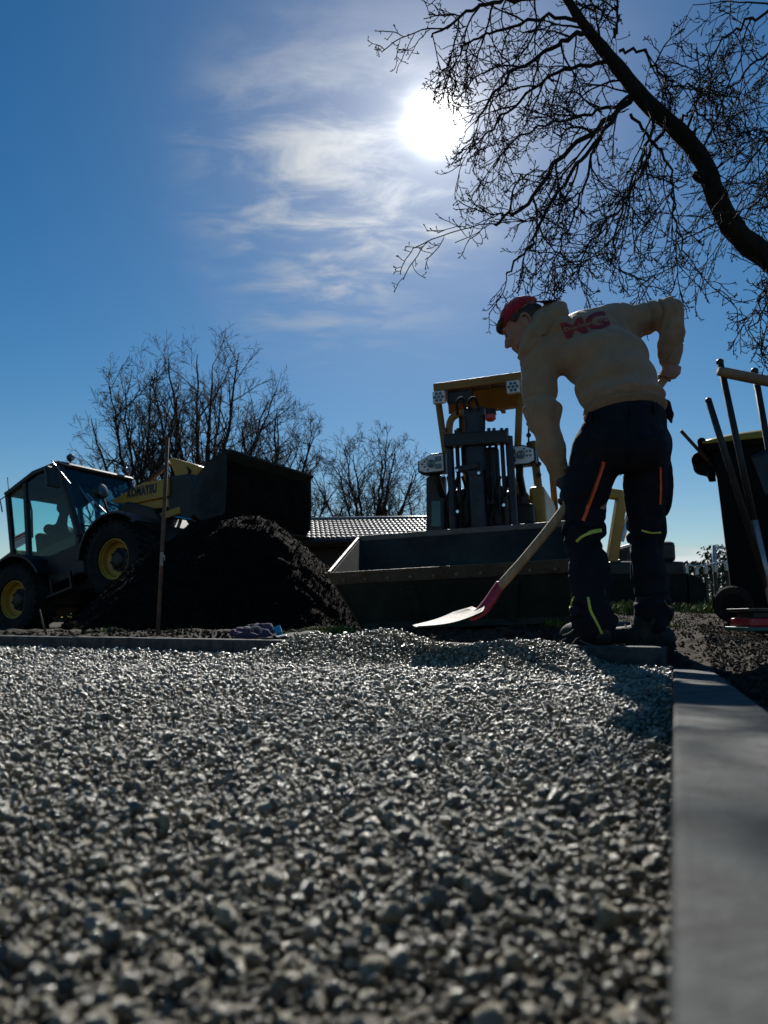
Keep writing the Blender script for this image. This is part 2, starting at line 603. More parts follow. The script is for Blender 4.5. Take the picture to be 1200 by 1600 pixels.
M['old_wood'] = mat('old_wood', (0.10, 0.085, 0.07), 0.9, var=0.3, vscale=8, bump=0.6, bscale=50, stretch=(4, 4, 1))
M['hedge'] = mat('hedge', (0.045, 0.065, 0.03), 0.7, var=0.5, vscale=6, spec=0.3)
M['grass'] = mat('grass', (0.12, 0.15, 0.028), 0.6, var=0.45, vscale=7, spec=0.3)
M['purple_cloth'] = mat('purple_cloth', (0.085, 0.058, 0.105), 0.9, var=0.2, vscale=12, bump=0.4, bscale=200, spec=0.2)
M['pale_cloth'] = mat('pale_cloth', (0.26, 0.255, 0.245), 0.9, var=0.15, vscale=20)
M['cyan_cloth'] = mat('cyan_cloth', (0.03, 0.36, 0.48), 0.6, var=0.15, vscale=20)
M['black_cloth'] = mat('black_cloth', (0.02, 0.02, 0.024), 0.9, var=0.3, vscale=20)
M['stick'] = mat('stick', (0.13, 0.10, 0.075), 0.9, var=0.3, vscale=20)

# ================================================================== THE SETTING
# ------------------------------------------------------------------ kerb lines
K1 = hit(1041, 1011, 0.0)            # corner of the long kerb with the near kerb
K2 = hit(0, 993, 0.0)
KU = (K2 - K1).normalized()          # along the long kerb, away to the left
KN = Vector((KU.y, -KU.x, 0))        # towards the ground behind it
if KN.y < 0:
    KN = -KN
KERB_W = 0.11
RD = Vector((441.0 / FPX, CP, 0)).normalized()      # along the near kerb, away from the camera
RS = Vector((RD.y, -RD.x, 0))                       # to its right
R0 = Vector((-0.006, 0.0, 0))                       # the near kerb's inner edge passes under the phone
R_END = (hit(1041, 1042, -0.05).xy - R0.xy).length


def rk_top(s):
    return CAM_Z - 0.085 - 0.0302 * s


def kerb_side(x, y):
    """signed distance behind the long kerb's face, and right of the near kerb's face"""
    a = (x - K1.x) * KN.x + (y - K1.y) * KN.y
    b = (x - R0.x) * RS.x + (y - R0.y) * RS.y
    return a, b


GRAVEL_Z = -0.075


def gravel_h(x, y):
    a, b = kerb_side(x, y)
    s = (x - K1.x) * KU.x + (y - K1.y) * KU.y           # metres along the long kerb from the corner
    p = np.stack([x * 1.3, y * 1.3, np.zeros_like(x)], -1)
    z = GRAVEL_Z + 0.012 * fbm(p, 3, 5) + 0.004 * vn(p * 9, 9)
    crest = sstep(s, 0.16, 0.42) * (1 - sstep(s, 1.42, 1.86))
    wob = 0.82 + 0.22 * np.sin(s * 6.1 + 0.7) + 0.10 * np.sin(s * 13.7)
    prof = np.exp(-((a + 0.17) / 0.19) ** 2) * (a < -0.17) + (a >= -0.17) * np.exp(-((a + 0.17) / 0.34) ** 2)
    z = z + 0.118 * crest * wob * prof
    # a low drift of stones left in the middle
    z = z + 0.015 * np.exp(-(((x - 0.15) / 0.5) ** 2 + ((y - 1.75) / 0.35) ** 2))
    return z


def ground_h(x, y):
    x = np.asarray(x, dtype=np.float64)
    y = np.asarray(y, dtype=np.float64)
    a, b = kerb_side(x, y)
    p = np.stack([x, y, np.zeros_like(x)], -1)
    right = sstep(x, -1.2, 1.6)
    z = -0.015 + right * 0.037 * np.clip(y - 3.0, 0, 14) - (1 - right) * 0.010 * np.clip(y - 4.5, 0, 9)
    near = 1 - sstep(np.hypot(x, y), 14, 40)
    z = z + near * (0.030 * fbm(p * 2.3, 4, 3, 0.6) + 0.018 * fbm(p * 9.0, 2, 31))
    # soil heaped along the outside of the near kerb
    bank = sstep(b, 0.13, 0.50) * (1 - sstep(y, 2.75, 3.6)) * sstep(y, -0.5, 0.6)
    level = rk_top(np.clip(y, -1, 3)) - 0.02
    zb = level + bank * (0.145 + 0.03 * fbm(p * 5, 3, 8)) + near * 0.012 * fbm(p * 11, 2, 4)
    nearkerb = (b > 0) * (1 - sstep(y, 2.45, 3.1)) * (1 - sstep(b, 1.0, 2.2))
    z = z * (1 - nearkerb) + zb * nearkerb
    # dug out under the gravel
    inside = (b < 0.05) & (a < 0.05)
    z = np.where(inside, GRAVEL_Z - 0.06, z)
    zk = np.minimum(z, 0.012 * vn(p * 12, 6) - 0.002)
    w = 1 - sstep(a, 0.12, 0.5)
    z = np.where((a >= 0.05) & (b < 0.0), z * (1 - w) + zk * w, z)
    return z


def grid_mesh(name, xs, ys, hf, mat_, parent=None):
    X, Y = np.meshgrid(xs, ys, indexing='ij')
    Z = hf(X, Y)
    V = np.stack([X, Y, Z], -1).reshape(-1, 3)
    nx, ny = len(xs), len(ys)
    i = np.arange((nx - 1) * (ny - 1))
    a = (i // (ny - 1)) * ny + i % (ny - 1)
    F = np.stack([a, a + ny, a + ny + 1, a + 1], -1)
    return mesh_np(name, V, F, mat_, parent, True)


def spaced(lo, hi, step, far, grow=1.25):
    c = list(np.arange(lo, hi, step))
    s, x = step, c[-1]
    while x < far:
        s *= grow
        x += s
        c.append(x)
    s, x = step, c[0]
    pre = []
    while x > -far:
        s *= grow
        x -= s
        pre.append(x)
    return np.array(pre[::-1] + c)


ground = grid_mesh('ground', spaced(-5.5, 5.0, 0.028, 900), spaced(-0.8, 8.5, 0.028, 900), ground_h, M['soil'])
tag(ground, 'trodden dark brown soil around and beyond the kerbs', kind='structure')

# ------------------------------------------------------------------ kerbs, each stone a piece
kerb = empty('kerb', tuple(K1))
tag(kerb, 'long concrete kerb that bounds the gravel at the back', kind='structure')
s347 = (hit(347, 1000, 0.0) - K1).dot(KU)
step_ = 1.14
cuts = [0.0]
s = s347 - step_
while s > 0.1:
    s -= step_
s += step_
while s < 9.0:
    cuts.append(s)
    s += step_
for i, (c0, c1) in enumerate(zip(cuts[:-1], cuts[1:])):
    b = MB()
    dz = random.uniform(-0.002, 0.002)
    o = K1 + KU * (c0 + 0.002)
    Mx = Matrix((KU, KN, Vector((0, 0, 1)))).transposed().to_4x4()
    Mx.translation = o
    b.box((0, random.uniform(-0.001, 0.001), -0.22), (c1 - c0 - 0.004, KERB_W, dz), Mx)
    ks = b.build('kerb_stone', M['concrete'], None, 0.006)
    ks.parent = kerb
    ks.matrix_parent_inverse = Matrix.Translation(-K1)

near_kerb = empty('near_kerb', (0, 0, 0))
tag(near_kerb, 'smooth grey concrete kerb running from the lens to the worker', kind='structure')
for (s0, s1, drop) in ((-1.3, R_END, 0.0), (R_END + 0.004, R_END + 0.62, 0.006)):
    b = MB()
    q = []
    for s in (s0, s1):
        for off in (0, KERB_W + 0.005):
            for z in (-0.30, rk_top(s) - drop):
                q.append(R0 + RD * s + RS * off + Vector((0, 0, z)))
    b.add(q, [(0, 1, 3, 2), (4, 6, 7, 5), (0, 4, 5, 1), (2, 3, 7, 6), (1, 5, 7, 3), (0, 2, 6, 4)])
    b.build('kerb_stone', M['concrete'], near_kerb, 0.006)


# ------------------------------------------------------------------ scattering of what nobody counts
def rock_variants(n, seed, sub=2, sharp=0.35):
    c = bpy.data.collections.new('pebble_shapes_%d' % seed)
    rg = np.random.default_rng(seed)
    out = []
    for k in range(n):
        bm = bmesh.new()
        bmesh.ops.create_icosphere(bm, subdivisions=sub, radius=0.5)
        V = np.array([v.co[:] for v in bm.verts])
        # chipped facets: clip by random planes
        for _ in range(8):
            d = rg.normal(size=3)
            d /= np.linalg.norm(d)
            lim = rg.uniform(0.23, 0.40)
            h = V @ d
            V = V - np.outer(np.maximum(h - lim, 0), d)
        V = V * rg.uniform(0.75, 1.25, 3) * np.array([1, 1, 0.8])
        V += 0.05 * sharp * rg.normal(size=V.shape)
        for v, q in zip(bm.verts, V):
            v.co = q
        me = bpy.data.meshes.new('pebble')
        bm.to_mesh(me)
        bm.free()
        if k % 3 == 0:
            me.polygons.foreach_set('use_smooth', [True] * len(me.polygons))
        out.append(me)
    return c, out


def scatter(name, P, S, meshes, coll, material, seed=0):
    """points P with sizes S, each carrying one of the small shapes: ONE object of kind stuff"""
    for me in meshes:
        if not me.materials:
            me.materials.append(material)
        o = bpy.data.objects.new(me.name, me)
        coll.objects.link(o)
    rg = np.random.default_rng(seed)
    me = bpy.data.meshes.new(name)
    me.vertices.add(len(P))
    me.vertices.foreach_set('co', np.asarray(P, dtype=np.float32).ravel())
    at_r = me.attributes.new('spin', 'FLOAT_VECTOR', 'POINT')
    at_r.data.foreach_set('vector', rg.uniform(0, 6.283, (len(P), 3)).astype(np.float32).ravel())
    at_s = me.attributes.new('size', 'FLOAT', 'POINT')
    at_s.data.foreach_set('value', np.asarray(S, dtype=np.float32))
    at_i = me.attributes.new('which', 'INT', 'POINT')
    at_i.data.foreach_set('value', rg.integers(0, len(meshes), len(P)).astype(np.int32))
    o = bpy.data.objects.new(name, me)
    COL.objects.link(o)
    ng = bpy.data.node_groups.new(name + '_nodes', 'GeometryNodeTree')
    ng.interface.new_socket('Geometry', in_out='INPUT', socket_type='NodeSocketGeometry')
    ng.interface.new_socket('Geometry', in_out='OUTPUT', socket_type='NodeSocketGeometry')
    n = ng.nodes
    gi, go = n.new('NodeGroupInput'), n.new('NodeGroupOutput')
    ci = n.new('GeometryNodeCollectionInfo')
    ci.inputs[0].default_value = coll
    ci.inputs['Separate Children'].default_value = True
    ci.inputs['Reset Children'].default_value = True
    ip = n.new('GeometryNodeInstanceOnPoints')
    ip.inputs['Pick Instance'].default_value = True

    def attr(nm, typ):
        q = n.new('GeometryNodeInputNamedAttribute')
        q.data_type = typ
        q.inputs[0].default_value = nm
        return q.outputs[0]
    mp = n.new('GeometryNodeMeshToPoints')
    lk = ng.links.new
    lk(gi.outputs[0], mp.inputs[0])
    lk(mp.outputs[0], ip.inputs['Points'])
    lk(ci.outputs[0], ip.inputs['Instance'])
    lk(attr('which', 'INT'), ip.inputs['Instance Index'])
    e2r = n.new('FunctionNodeEulerToRotation')
    lk(attr('spin', 'FLOAT_VECTOR'), e2r.inputs[0])
    lk(e2r.outputs[0], ip.inputs['Rotation'])
    lk(attr('size', 'FLOAT'), ip.inputs['Scale'])
    lk(ip.outputs[0], go.inputs[0])
    md = o.modifiers.new('scatter', 'NODES')
    md.node_group = ng
    o['kind'] = 'stuff'
    return o


# gravel bed: a sheet below, loose chippings on it
def bed_h(x, y):
    a, b = kerb_side(x, y)
    return np.where((a < 0.03) & (b < 0.03), gravel_h(x, y) - 0.014, GRAVEL_Z - 0.04)


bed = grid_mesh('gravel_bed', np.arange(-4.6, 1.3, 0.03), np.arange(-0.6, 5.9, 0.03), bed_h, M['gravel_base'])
tag(bed, 'fine grit lying under the loose chippings, darkened to shade the gaps', kind='structure')


def jitter_points(x0, x1, y0, y1, st, rg):
    xs = np.arange(x0, x1, st)
    ys = np.arange(y0, y1, st)
    X, Y = np.meshgrid(xs, ys, indexing='ij')
    X = X + rg.uniform(-0.6, 0.6, X.shape) * st
    Y = Y + rg.uniform(-0.6, 0.6, Y.shape) * st
    return X.ravel(), Y.ravel()


parts_x, parts_y, parts_s = [], [], []
for (y0, y1, st) in ((0.12, 1.5, 0.0055), (1.5, 3.2, 0.0070), (3.2, 5.9, 0.0112)):
    xw = 0.62 * y1 + 0.45
    X, Y = jitter_points(-xw, min(1.35, 0.45 * y1 + 0.1), y0, y1, st, RNG)
    a, b = kerb_side(X, Y)
    s = (X - K1.x) * KU.x + (Y - K1.y) * KU.y
    over = (a < 0.10) & (gravel_h(X, Y) > 0.0)
    keep = (b < -0.004) & ((a < -0.004) | over) & (X > -0.62 * Y - 0.45)
    X, Y = X[keep], Y[keep]
    parts_x.append(X)
    parts_y.append(Y)
    parts_s.append(np.full(len(X), st))
X, Y, ST = (np.concatenate(q) for q in (parts_x, parts_y, parts_s))
size = ST * np.clip(RNG.lognormal(0.10, 0.46, len(X)), 0.4, 2.9)
Z = gravel_h(X, Y) + RNG.uniform(-0.9, 0.5, len(X)) * size
coll, ms = rock_variants(10, 3)
gravel = scatter('gravel', np.stack([X, Y, Z], -1), size, ms, coll, M['stone'], 5)
tag(gravel, 'loose grey chippings covering the driveway in front of the kerb', 'gravel', kind='stuff')

# ------------------------------------------------------------------ soil heap under the wheel loader
HC = (-1.74, 8.25)


def heap_h(x, y):
    p = np.stack([x, y, np.zeros_like(x)], -1)
    q = p * 0.9
    ex = (x - HC[0]) / np.where(x > HC[0], 1.85, 1.80) + 0.06 * vn(q, 21)
    ey = (y - HC[1]) / np.where(y > HC[1], 2.4, 1.85) + 0.06 * vn(q + 9, 22)
    r = np.sqrt(ex * ex + ey * ey)
    h = 1.28 * np.clip(1 - r, -0.2, 1) ** 0.92 if False else 1.62 * np.where(r < 1, (1 - np.minimum(r, 1)) ** 0.98, -0.25 * (r - 1))
    h = np.minimum(h, 1.22 + 0.15 * (h - 1.22))
    h = h + (0.055 * fbm(p * 2.2, 4, 41, 0.55) + 0.03 * fbm(p * 8, 3, 44, 0.6)) * sstep(1.15 - r, 0, 0.25)
    return h - 0.05


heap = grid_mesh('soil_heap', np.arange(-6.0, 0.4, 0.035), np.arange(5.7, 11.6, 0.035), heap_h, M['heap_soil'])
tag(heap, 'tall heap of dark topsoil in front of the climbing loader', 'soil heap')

coll2, ms2 = rock_variants(7, 9, sub=2, sharp=0.9)
# crumbs of soil: behind the long kerb, on the heap's flanks, on the bank by the near kerb
pts, szs = [], []


def crumbs(x0, x1, y0, y1, n, hf, s0, s1, cond):
    x = RNG.uniform(x0, x1, n)
    y = RNG.uniform(y0, y1, n)
    k = cond(x, y)
    x, y = x[k], y[k]
    sz = s0 + (s1 - s0) * RNG.random(len(x)) ** 3
    z = hf(x, y) + sz * RNG.uniform(0.0, 0.35, len(x))
    pts.append(np.stack([x, y, z], -1))
    szs.append(sz)


behind = lambda x, y: (kerb_side(x, y)[0] > 0.12) & (kerb_side(x, y)[1] < 0.0)
crumbs(-4.6, 1.1, 2.5, 6.2, 16000, ground_h, 0.005, 0.04, lambda x, y: behind(x, y) & (kerb_side(x, y)[0] < 1.6))
crumbs(0.45, 2.6, 0.8, 4.2, 90000, ground_h, 0.003, 0.014, lambda x, y: (kerb_side(x, y)[1] > 0.13) & ((kerb_side(x, y)[0] > 0.1) | (kerb_side(x, y)[1] > 0.13)))
crumbs(0.1, 2.8, 2.8, 7.0, 40000, ground_h, 0.003, 0.016, lambda x, y: (kerb_side(x, y)[0] > 0.12))
clods = scatter('soil_crumbs', np.concatenate(pts), np.concatenate(szs), ms2, coll2, M['clod'], 8)
coll3, ms3 = rock_variants(6, 19, sub=2, sharp=0.9)
pts, szs = [], []
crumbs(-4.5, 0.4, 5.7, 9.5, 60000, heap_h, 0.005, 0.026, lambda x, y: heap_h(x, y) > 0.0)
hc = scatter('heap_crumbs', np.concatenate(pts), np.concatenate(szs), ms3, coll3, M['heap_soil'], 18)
tag(hc, 'dark crumbs of topsoil lying all over the tall heap', 'soil', kind='stuff')
tag(clods, 'loose crumbs and clods of soil lying on the ground and heap', 'soil', kind='stuff')

# a few pale pebbles by the right foot and the near kerb's end
# ------------------------------------------------------------------ grass
def grass_patch(mb, cx, cy, rx, ry, n, h, hf):
    rg = np.random.default_rng(int(abs(cx * 971 + cy * 353) * 10) + n)
    an = rg.uniform(0, 6.283, n)
    rr = np.sqrt(rg.random(n)) * (1 + 0.35 * np.sin(3 * an + cx * 5))
    xx, yy = cx + rx * rr * np.cos(an), cy + ry * rr * np.sin(an)
    zz = hf(xx, yy) - 0.01
    hh = h * rg.uniform(0.4, 1.2, n)
    tt = rg.uniform(0, 6.283, n)
    w = hh * 0.07 + 0.0012
    lean = hh * rg.uniform(0.1, 0.7, n)
    dx, dy = np.cos(tt), np.sin(tt)
    P0 = np.stack([xx, yy, zz], -1)
    S = np.stack([-dy * w, dx * w, 0 * w], -1)
    D = np.stack([dx, dy, 0 * dx], -1)
    U = np.array([0, 0, 1.0])
    P1 = P0 + D * (lean * 0.35)[:, None] + U * (hh * 0.6)[:, None]
    P2 = P0 + D * lean[:, None] + U * hh[:, None]
    Q = np.stack([P0 - S, P0 + S, P1 + S * 0.7, P1 - S * 0.7, P2], 1).reshape(-1, 3)
    o = sum(len(q) for q in mb[0])
    mb[0].append(Q)
    for i in range(n):
        k = o + i * 5
        mb[1].extend([(k, k + 1, k + 2, k + 3), (k + 3, k + 2, k + 4)])


g = ([], [])
q = hit(985, 958, 0.0)
grass_patch(g, 1.35, 4.3, 0.34, 0.5, 2600, 0.06, ground_h)
q = at(165, 988, 4.75)
grass_patch(g, q.x, q.y, 0.16, 0.10, 700, 0.03, ground_h)
q = at(510, 990, 4.6)
grass_patch(g, q.x, q.y, 0.20, 0.14, 900, 0.045, ground_h)
q = at(1085, 950, 7.6)
grass_patch(g, q.x, q.y, 1.1, 0.9, 5200, 0.10, ground_h)
grass_patch(g, 3.2, 10.5, 2.5, 2.6, 7000, 0.14, ground_h)
for _ in range(26):
    grass_patch(g, random.uniform(-3.8, -0.2), random.uniform(4.9, 5.4), 0.05, 0.05, 14, 0.05, ground_h)
go_ = mesh_np('grass', np.concatenate(g[0]), g[1], M['grass'], None, False)
tag(go_, 'short green grass and weeds in patches on the soil', 'grass', kind='stuff')

# ------------------------------------------------------------------ bare trees
def rand_perp(d):
    v = Vector((random.gauss(0, 1), random.gauss(0, 1), random.gauss(0, 1)))
    v = v - d * v.dot(d)
    return v.normalized() if v.length > 1e-6 else d.orthogonal().normalized()


def branch(out, p, d, L, r, lvl, cfg):
    c = cfg[lvl]
    n = c['n']
    pts, rad = [p.copy()], [r]
    d = d.normalized()
    for i in range(n):
        t = (i + 1) / n
        d = (d + rand_perp(d) * c['wob'] + Vector((0, 0, 1)) * (c['lift0'] * (1 - t) + c['lift1'] * t)).normalized()
        p = p + d * (L / n)
        pts.append(p.copy())
        rad.append(max(r * (1 - t * c['taper']), c['rmin']))
    if c.get('bud'):
        rad[-1] = rad[-1] * 1.9
    out.append((pts, rad, c['sides']))
    if lvl + 1 < len(cfg):
        children(out, pts, rad, L, lvl, cfg)


def children(out, pts, rad, L, lvl, cfg, count=None, t0=None):
    c = cfg[lvl]
    nx = cfg[lvl + 1]
    cnt = count or random.randint(*c['kids'])
    m = len(pts) - 1
    for k in range(cnt):
        a = t0 if t0 is not None else c.get('from', 0.2)
        t = a + (1 - a) * (k + random.random()) / cnt
        f = min(t * m, m - 1e-3)
        i = int(f)
        q = pts[i].lerp(pts[i + 1], f - i)
        d = (pts[i + 1] - pts[i]).normalized()
        s = rand_perp(d)
        if nx.get('flat'):
            s = (s + Vector((0, 0, -1)) * nx['flat']).normalized()
        ang = random.uniform(*nx['ang'])
        dd = d * math.cos(ang) + s * math.sin(ang)
        LL = L * random.uniform(*nx['len']) * (1 - nx.get('tip', 0.5) * t)
        LL = min(max(LL, nx.get('minl', 0.02)), nx.get('maxl', 9))
        rr = min(rad[i] * random.uniform(0.5, 0.75), nx['r'] * random.uniform(0.7, 1.3))
        branch(out, q, dd, LL, rr, lvl + 1, cfg)


def tubes_mesh(name, items, mat_, parent=None):
    V, F = [], []
    for pts, rad, n in items:
        o = len(V)
        m = len(pts)
        ref = None
        cs = [(math.cos(6.28319 * k / n), math.sin(6.28319 * k / n)) for k in range(n)]
        for i in range(m):
            d = pts[min(i + 1, m - 1)] - pts[max(i - 1, 0)]
            if d.length < 1e-8:
                d = Vector((0, 0, 1))
            d.normalize()
            if ref is None:
                ref = d.orthogonal()
            s = ref - d * ref.dot(d)
            if s.length < 1e-6:
                s = d.orthogonal()
            s.normalize()
            ref = s
            t = d.cross(s)
            p, r = pts[i], rad[i]
            for cx, sx in cs:
                V.append((p.x + (s.x * cx + t.x * sx) * r, p.y + (s.y * cx + t.y * sx) * r, p.z + (s.z * cx + t.z * sx) * r))
        for i in range(m - 1):
            b0 = o + i * n
            for k in range(n):
                k2 = (k + 1) % n
                F.append((b0 + k, b0 + k2, b0 + n + k2, b0 + n + k))
        F.append(tuple(o + (m - 1) * n + k for k in range(n)))
    me = bpy.data.meshes.new(name)
    me.from_pydata(V, [], F)
    return link(name, me, mat_, parent, 0, True)


def resample(pts, rad, n):
    """smooth curve through traced points"""
    P = [Vector(p) for p in pts]
    out, ro = [], []
    m = len(P)
    for j in range(n + 1):
        f = j / n * (m - 1)
        i = min(int(f), m - 2)
        t = f - i
        p0, p1, p2, p3 = P[max(i - 1, 0)], P[i], P[i + 1], P[min(i + 2, m - 1)]
        q = 0.5 * ((2 * p1) + (p2 - p0) * t + (2 * p0 - 5 * p1 + 4 * p2 - p3) * t * t + (3 * p1 - p0 - 3 * p2 + p3) * t ** 3)
        out.append(q)
        ro.append(rad[i] * (1 - t) + rad[i + 1] * t)
    return out, ro


# the overhanging tree: its limb leans in from a trunk outside the picture
YT = 5.9
random.seed(21)
tree = empty('bare_tree', (5.1, 6.0, 0.1))
tag(tree, 'large bare tree whose thick dark limb arches over the worker', 'tree')
limb_px = [(1560, 640, 6.0), (1420, 520, 6.0), (1300, 462, 5.95), (1200, 402, 5.9), (1150, 362, 5.85), (1118, 305, 5.8), (1100, 255, 5.8), (1060, 205, 5.75),
           (1010, 160, 5.7), (968, 108, 5.65), (930, 62, 5.6), (905, 28, 5.55), (878, -15, 5.5), (840, -80, 5.4), (800, -150, 5.3)]
limb_r = [0.14, 0.125, 0.114, 0.102, 0.092, 0.080, 0.074, 0.070, 0.070, 0.058, 0.048, 0.040, 0.033, 0.025, 0.015]
base = [(Vector((5.3, 6.1, -0.1)), 0.34), (Vector((5.15, 6.05, 0.6)), 0.26), (Vector((5.1, 6.0, 1.2)), 0.24)]
lp = [b_[0] for b_ in base] + [at(*q) for q in limb_px]
lr = [b_[1] for b_ in base] + limb_r
lp, lr = resample(lp, lr, 90)
for i in range(len(lp)):       # gnarled outline
    lr[i] *= 1 + 0.05 * math.sin(i * 1.7) + random.uniform(-0.03, 0.03)
trunk_items = [(lp, lr, 14)]
# broken stub
q0 = at(1098, 278, 5.72)
trunk_items.append(([q0, q0 + Vector((-0.05, -0.01, 0.01)), q0 + Vector((-0.085, -0.02, 0.025))], [0.05, 0.04, 0.025], 8))
other = [at(1560, 640, 6.0), at(1530, 420, 6.2), at(1440, 220, 6.4), at(1330, 60, 6.4), at(1250, -60, 6.3)]
o2, r2 = resample(other, [0.17, 0.13, 0.10, 0.07, 0.045], 30)
trunk_items.append((o2, r2, 10))
tr = tubes_mesh('trunk', trunk_items, M['bark'], None)
tr.parent = tree
tr.matrix_parent_inverse = Matrix.Translation((-5.1, -6.0, -0.1))

CF = [
    dict(n=10, wob=0.10, lift0=0.0, lift1=0.0, taper=0.8, rmin=0.006, kids=(8, 10), sides=8),
    dict(n=9, wob=0.16, lift0=-0.09, lift1=-0.03, taper=0.7, rmin=0.0042, kids=(5, 6), sides=5, ang=(0.5, 1.15), len=(0.30, 0.54), r=0.0105, tip=0.42, flat=0.35, maxl=1.5, **{'from': 0.12}),
    dict(n=7, wob=0.2, lift0=-0.10, lift1=0.02, taper=0.5, rmin=0.0036, kids=(3, 4), sides=4, ang=(0.45, 1.05), len=(0.40, 0.75), r=0.0075, tip=0.3, flat=0.35, maxl=0.75, **{'from': 0.15}),
    dict(n=5, wob=0.26, lift0=-0.05, lift1=0.16, taper=0.3, rmin=0.0031, kids=(1, 2), sides=3, ang=(0.5, 1.3), len=(0.28, 0.55), r=0.0046, tip=0.2, flat=0.1, maxl=0.32, minl=0.06, bud=True, **{'from': 0.3}),
    dict(n=3, wob=0.3, lift0=0.05, lift1=0.2, taper=0.2, rmin=0.0028, kids=(0, 0), sides=3, ang=(0.5, 1.2), len=(0.25, 0.45), r=0.0036, tip=0.1, maxl=0.09, minl=0.03, bud=True),
]
traced = [
    # photo coordinates and distance; start radius, end radius
    ([(985, 158, 5.7), (955, 185, 5.6), (915, 215, 5.5), (872, 250, 5.4), (838, 300, 5.3), (805, 330, 5.2), (785, 340, 5.1), (770, 352, 5.05)], 0.05, 0.012),
    ([(960, 182, 5.6), (930, 222, 5.5), (895, 262, 5.4), (865, 320, 5.35), (838, 365, 5.3), (812, 405, 5.3), (790, 432, 5.3)], 0.036, 0.01),
    ([(935, 62, 5.6), (905, 52, 5.5), (872, 72, 5.4), (820, 100, 5.3), (775, 138, 5.2), (748, 190, 5.1)], 0.045, 0.01),
    ([(955, 95, 5.65), (900, 105, 5.8), (850, 130, 5.9), (800, 165, 6.0), (765, 205, 6.05), (735, 230, 6.1)], 0.036, 0.009),
    ([(995, 150, 5.7), (955, 165, 5.9), (905, 185, 6.1), (850, 195, 6.3), (800, 225, 6.4), (770, 262, 6.4)], 0.034, 0.009),
    ([(880, -10, 5.5), (820, 0, 5.3), (775, 5, 5.2), (735, 16, 5.1), (700, 40, 5.0), (675, 55, 5.0)], 0.04, 0.009),
    ([(905, 28, 5.55), (850, 30, 5.7), (790, 45, 5.8), (745, 62, 5.9), (715, 85, 5.9), (690, 112, 5.9)], 0.032, 0.008),
    ([(1005, 155, 5.7), (1020, 190, 5.5), (1008, 235, 5.4), (985, 290, 5.3), (965, 350, 5.2), (958, 410, 5.15)], 0.030, 0.008),
    ([(1040, 195, 5.75), (1010, 245, 5.9), (985, 300, 6.0), (950, 345, 6.1), (915, 390, 6.1), (905, 430, 6.1)], 0.030, 0.008),
    ([(985, 178, 5.7), (1015, 215, 5.6), (1042, 255, 5.5), (1052, 310, 5.4), (1060, 370, 5.35), (1072, 425, 5.3)], 0.026, 0.007),
    ([(940, 215, 5.5), (920, 260, 5.6), (905, 320, 5.7), (880, 370, 5.7), (868, 415, 5.7)], 0.024, 0.007),
    ([(968, 80, 5.65), (1010, 85, 5.5), (1040, 125, 5.4), (1080, 140, 5.3), (1110, 150, 5.3)], 0.026, 0.008),
    ([(960, 60, 5.6), (965, 20, 5.6), (960, -20, 5.6), (950, -60, 5.6)], 0.024, 0.012),
    ([(1050, 200, 5.75), (1080, 175, 5.9), (1110, 190, 6.0), (1135, 230, 6.0)], 0.02, 0.007),
    ([(1290, 20, 6.3), (1210, 15, 6.2), (1160, 40, 6.1), (1120, 75, 6.0), (1100, 120, 6.0)], 0.034, 0.008),
    ([(1330, 80, 6.4), (1250, 70, 6.2), (1190, 90, 6.1), (1150, 130, 6.0), (1125, 165, 6.0)], 0.03, 0.008),
    ([(1440, 230, 6.4), (1330, 210, 6.2), (1245, 190, 6.1), (1195, 225, 6.0), (1160, 270, 6.0), (1130, 290, 6.0)], 0.034, 0.008),
    ([(1420, 330, 6.3), (1300, 260, 6.1), (1225, 270, 6.0), (1190, 310, 5.9), (1160, 340, 5.9)], 0.03, 0.007),
    ([(1330, 462, 5.95), (1270, 440, 5.8), (1225, 455, 5.7), (1195, 480, 5.6), (1170, 520, 5.6)], 0.024, 0.007),
    ([(1300, 480, 5.9), (1240, 400, 5.7), (1205, 430, 5.6), (1185, 470, 5.6)], 0.02, 0.007),
]
crown_items = []
for pl, ra, rb in traced:
    P = [at(*q) for q in pl]
    ra, rb = ra * 0.52, rb * 0.7
    rr = [ra + (rb - ra) * i / (len(P) - 1) for i in range(len(P))]
    pts, rad = resample(P, rr, 22)
    for i in range(1, len(pts)):
        pts[i] = pts[i] + Vector((random.gauss(0, 1), random.gauss(0, 1), random.gauss(0, 1))) * 0.014
    crown_items.append((pts, rad, 7))
    L = sum((pts[i + 1] - pts[i]).length for i in range(len(pts) - 1))
    children(crown_items, pts, rad, L, 0, CF, t0=0.14)
# thinner shoots straight off the limb
children(crown_items, lp[36:], lr[36:], 2.2, 0, CF, count=12, t0=0.05)
cr = tubes_mesh('crown', crown_items, M['bark'], None)
cr.parent = tree
cr.matrix_parent_inverse = Matrix.Translation((-5.1, -6.0, -0.1))


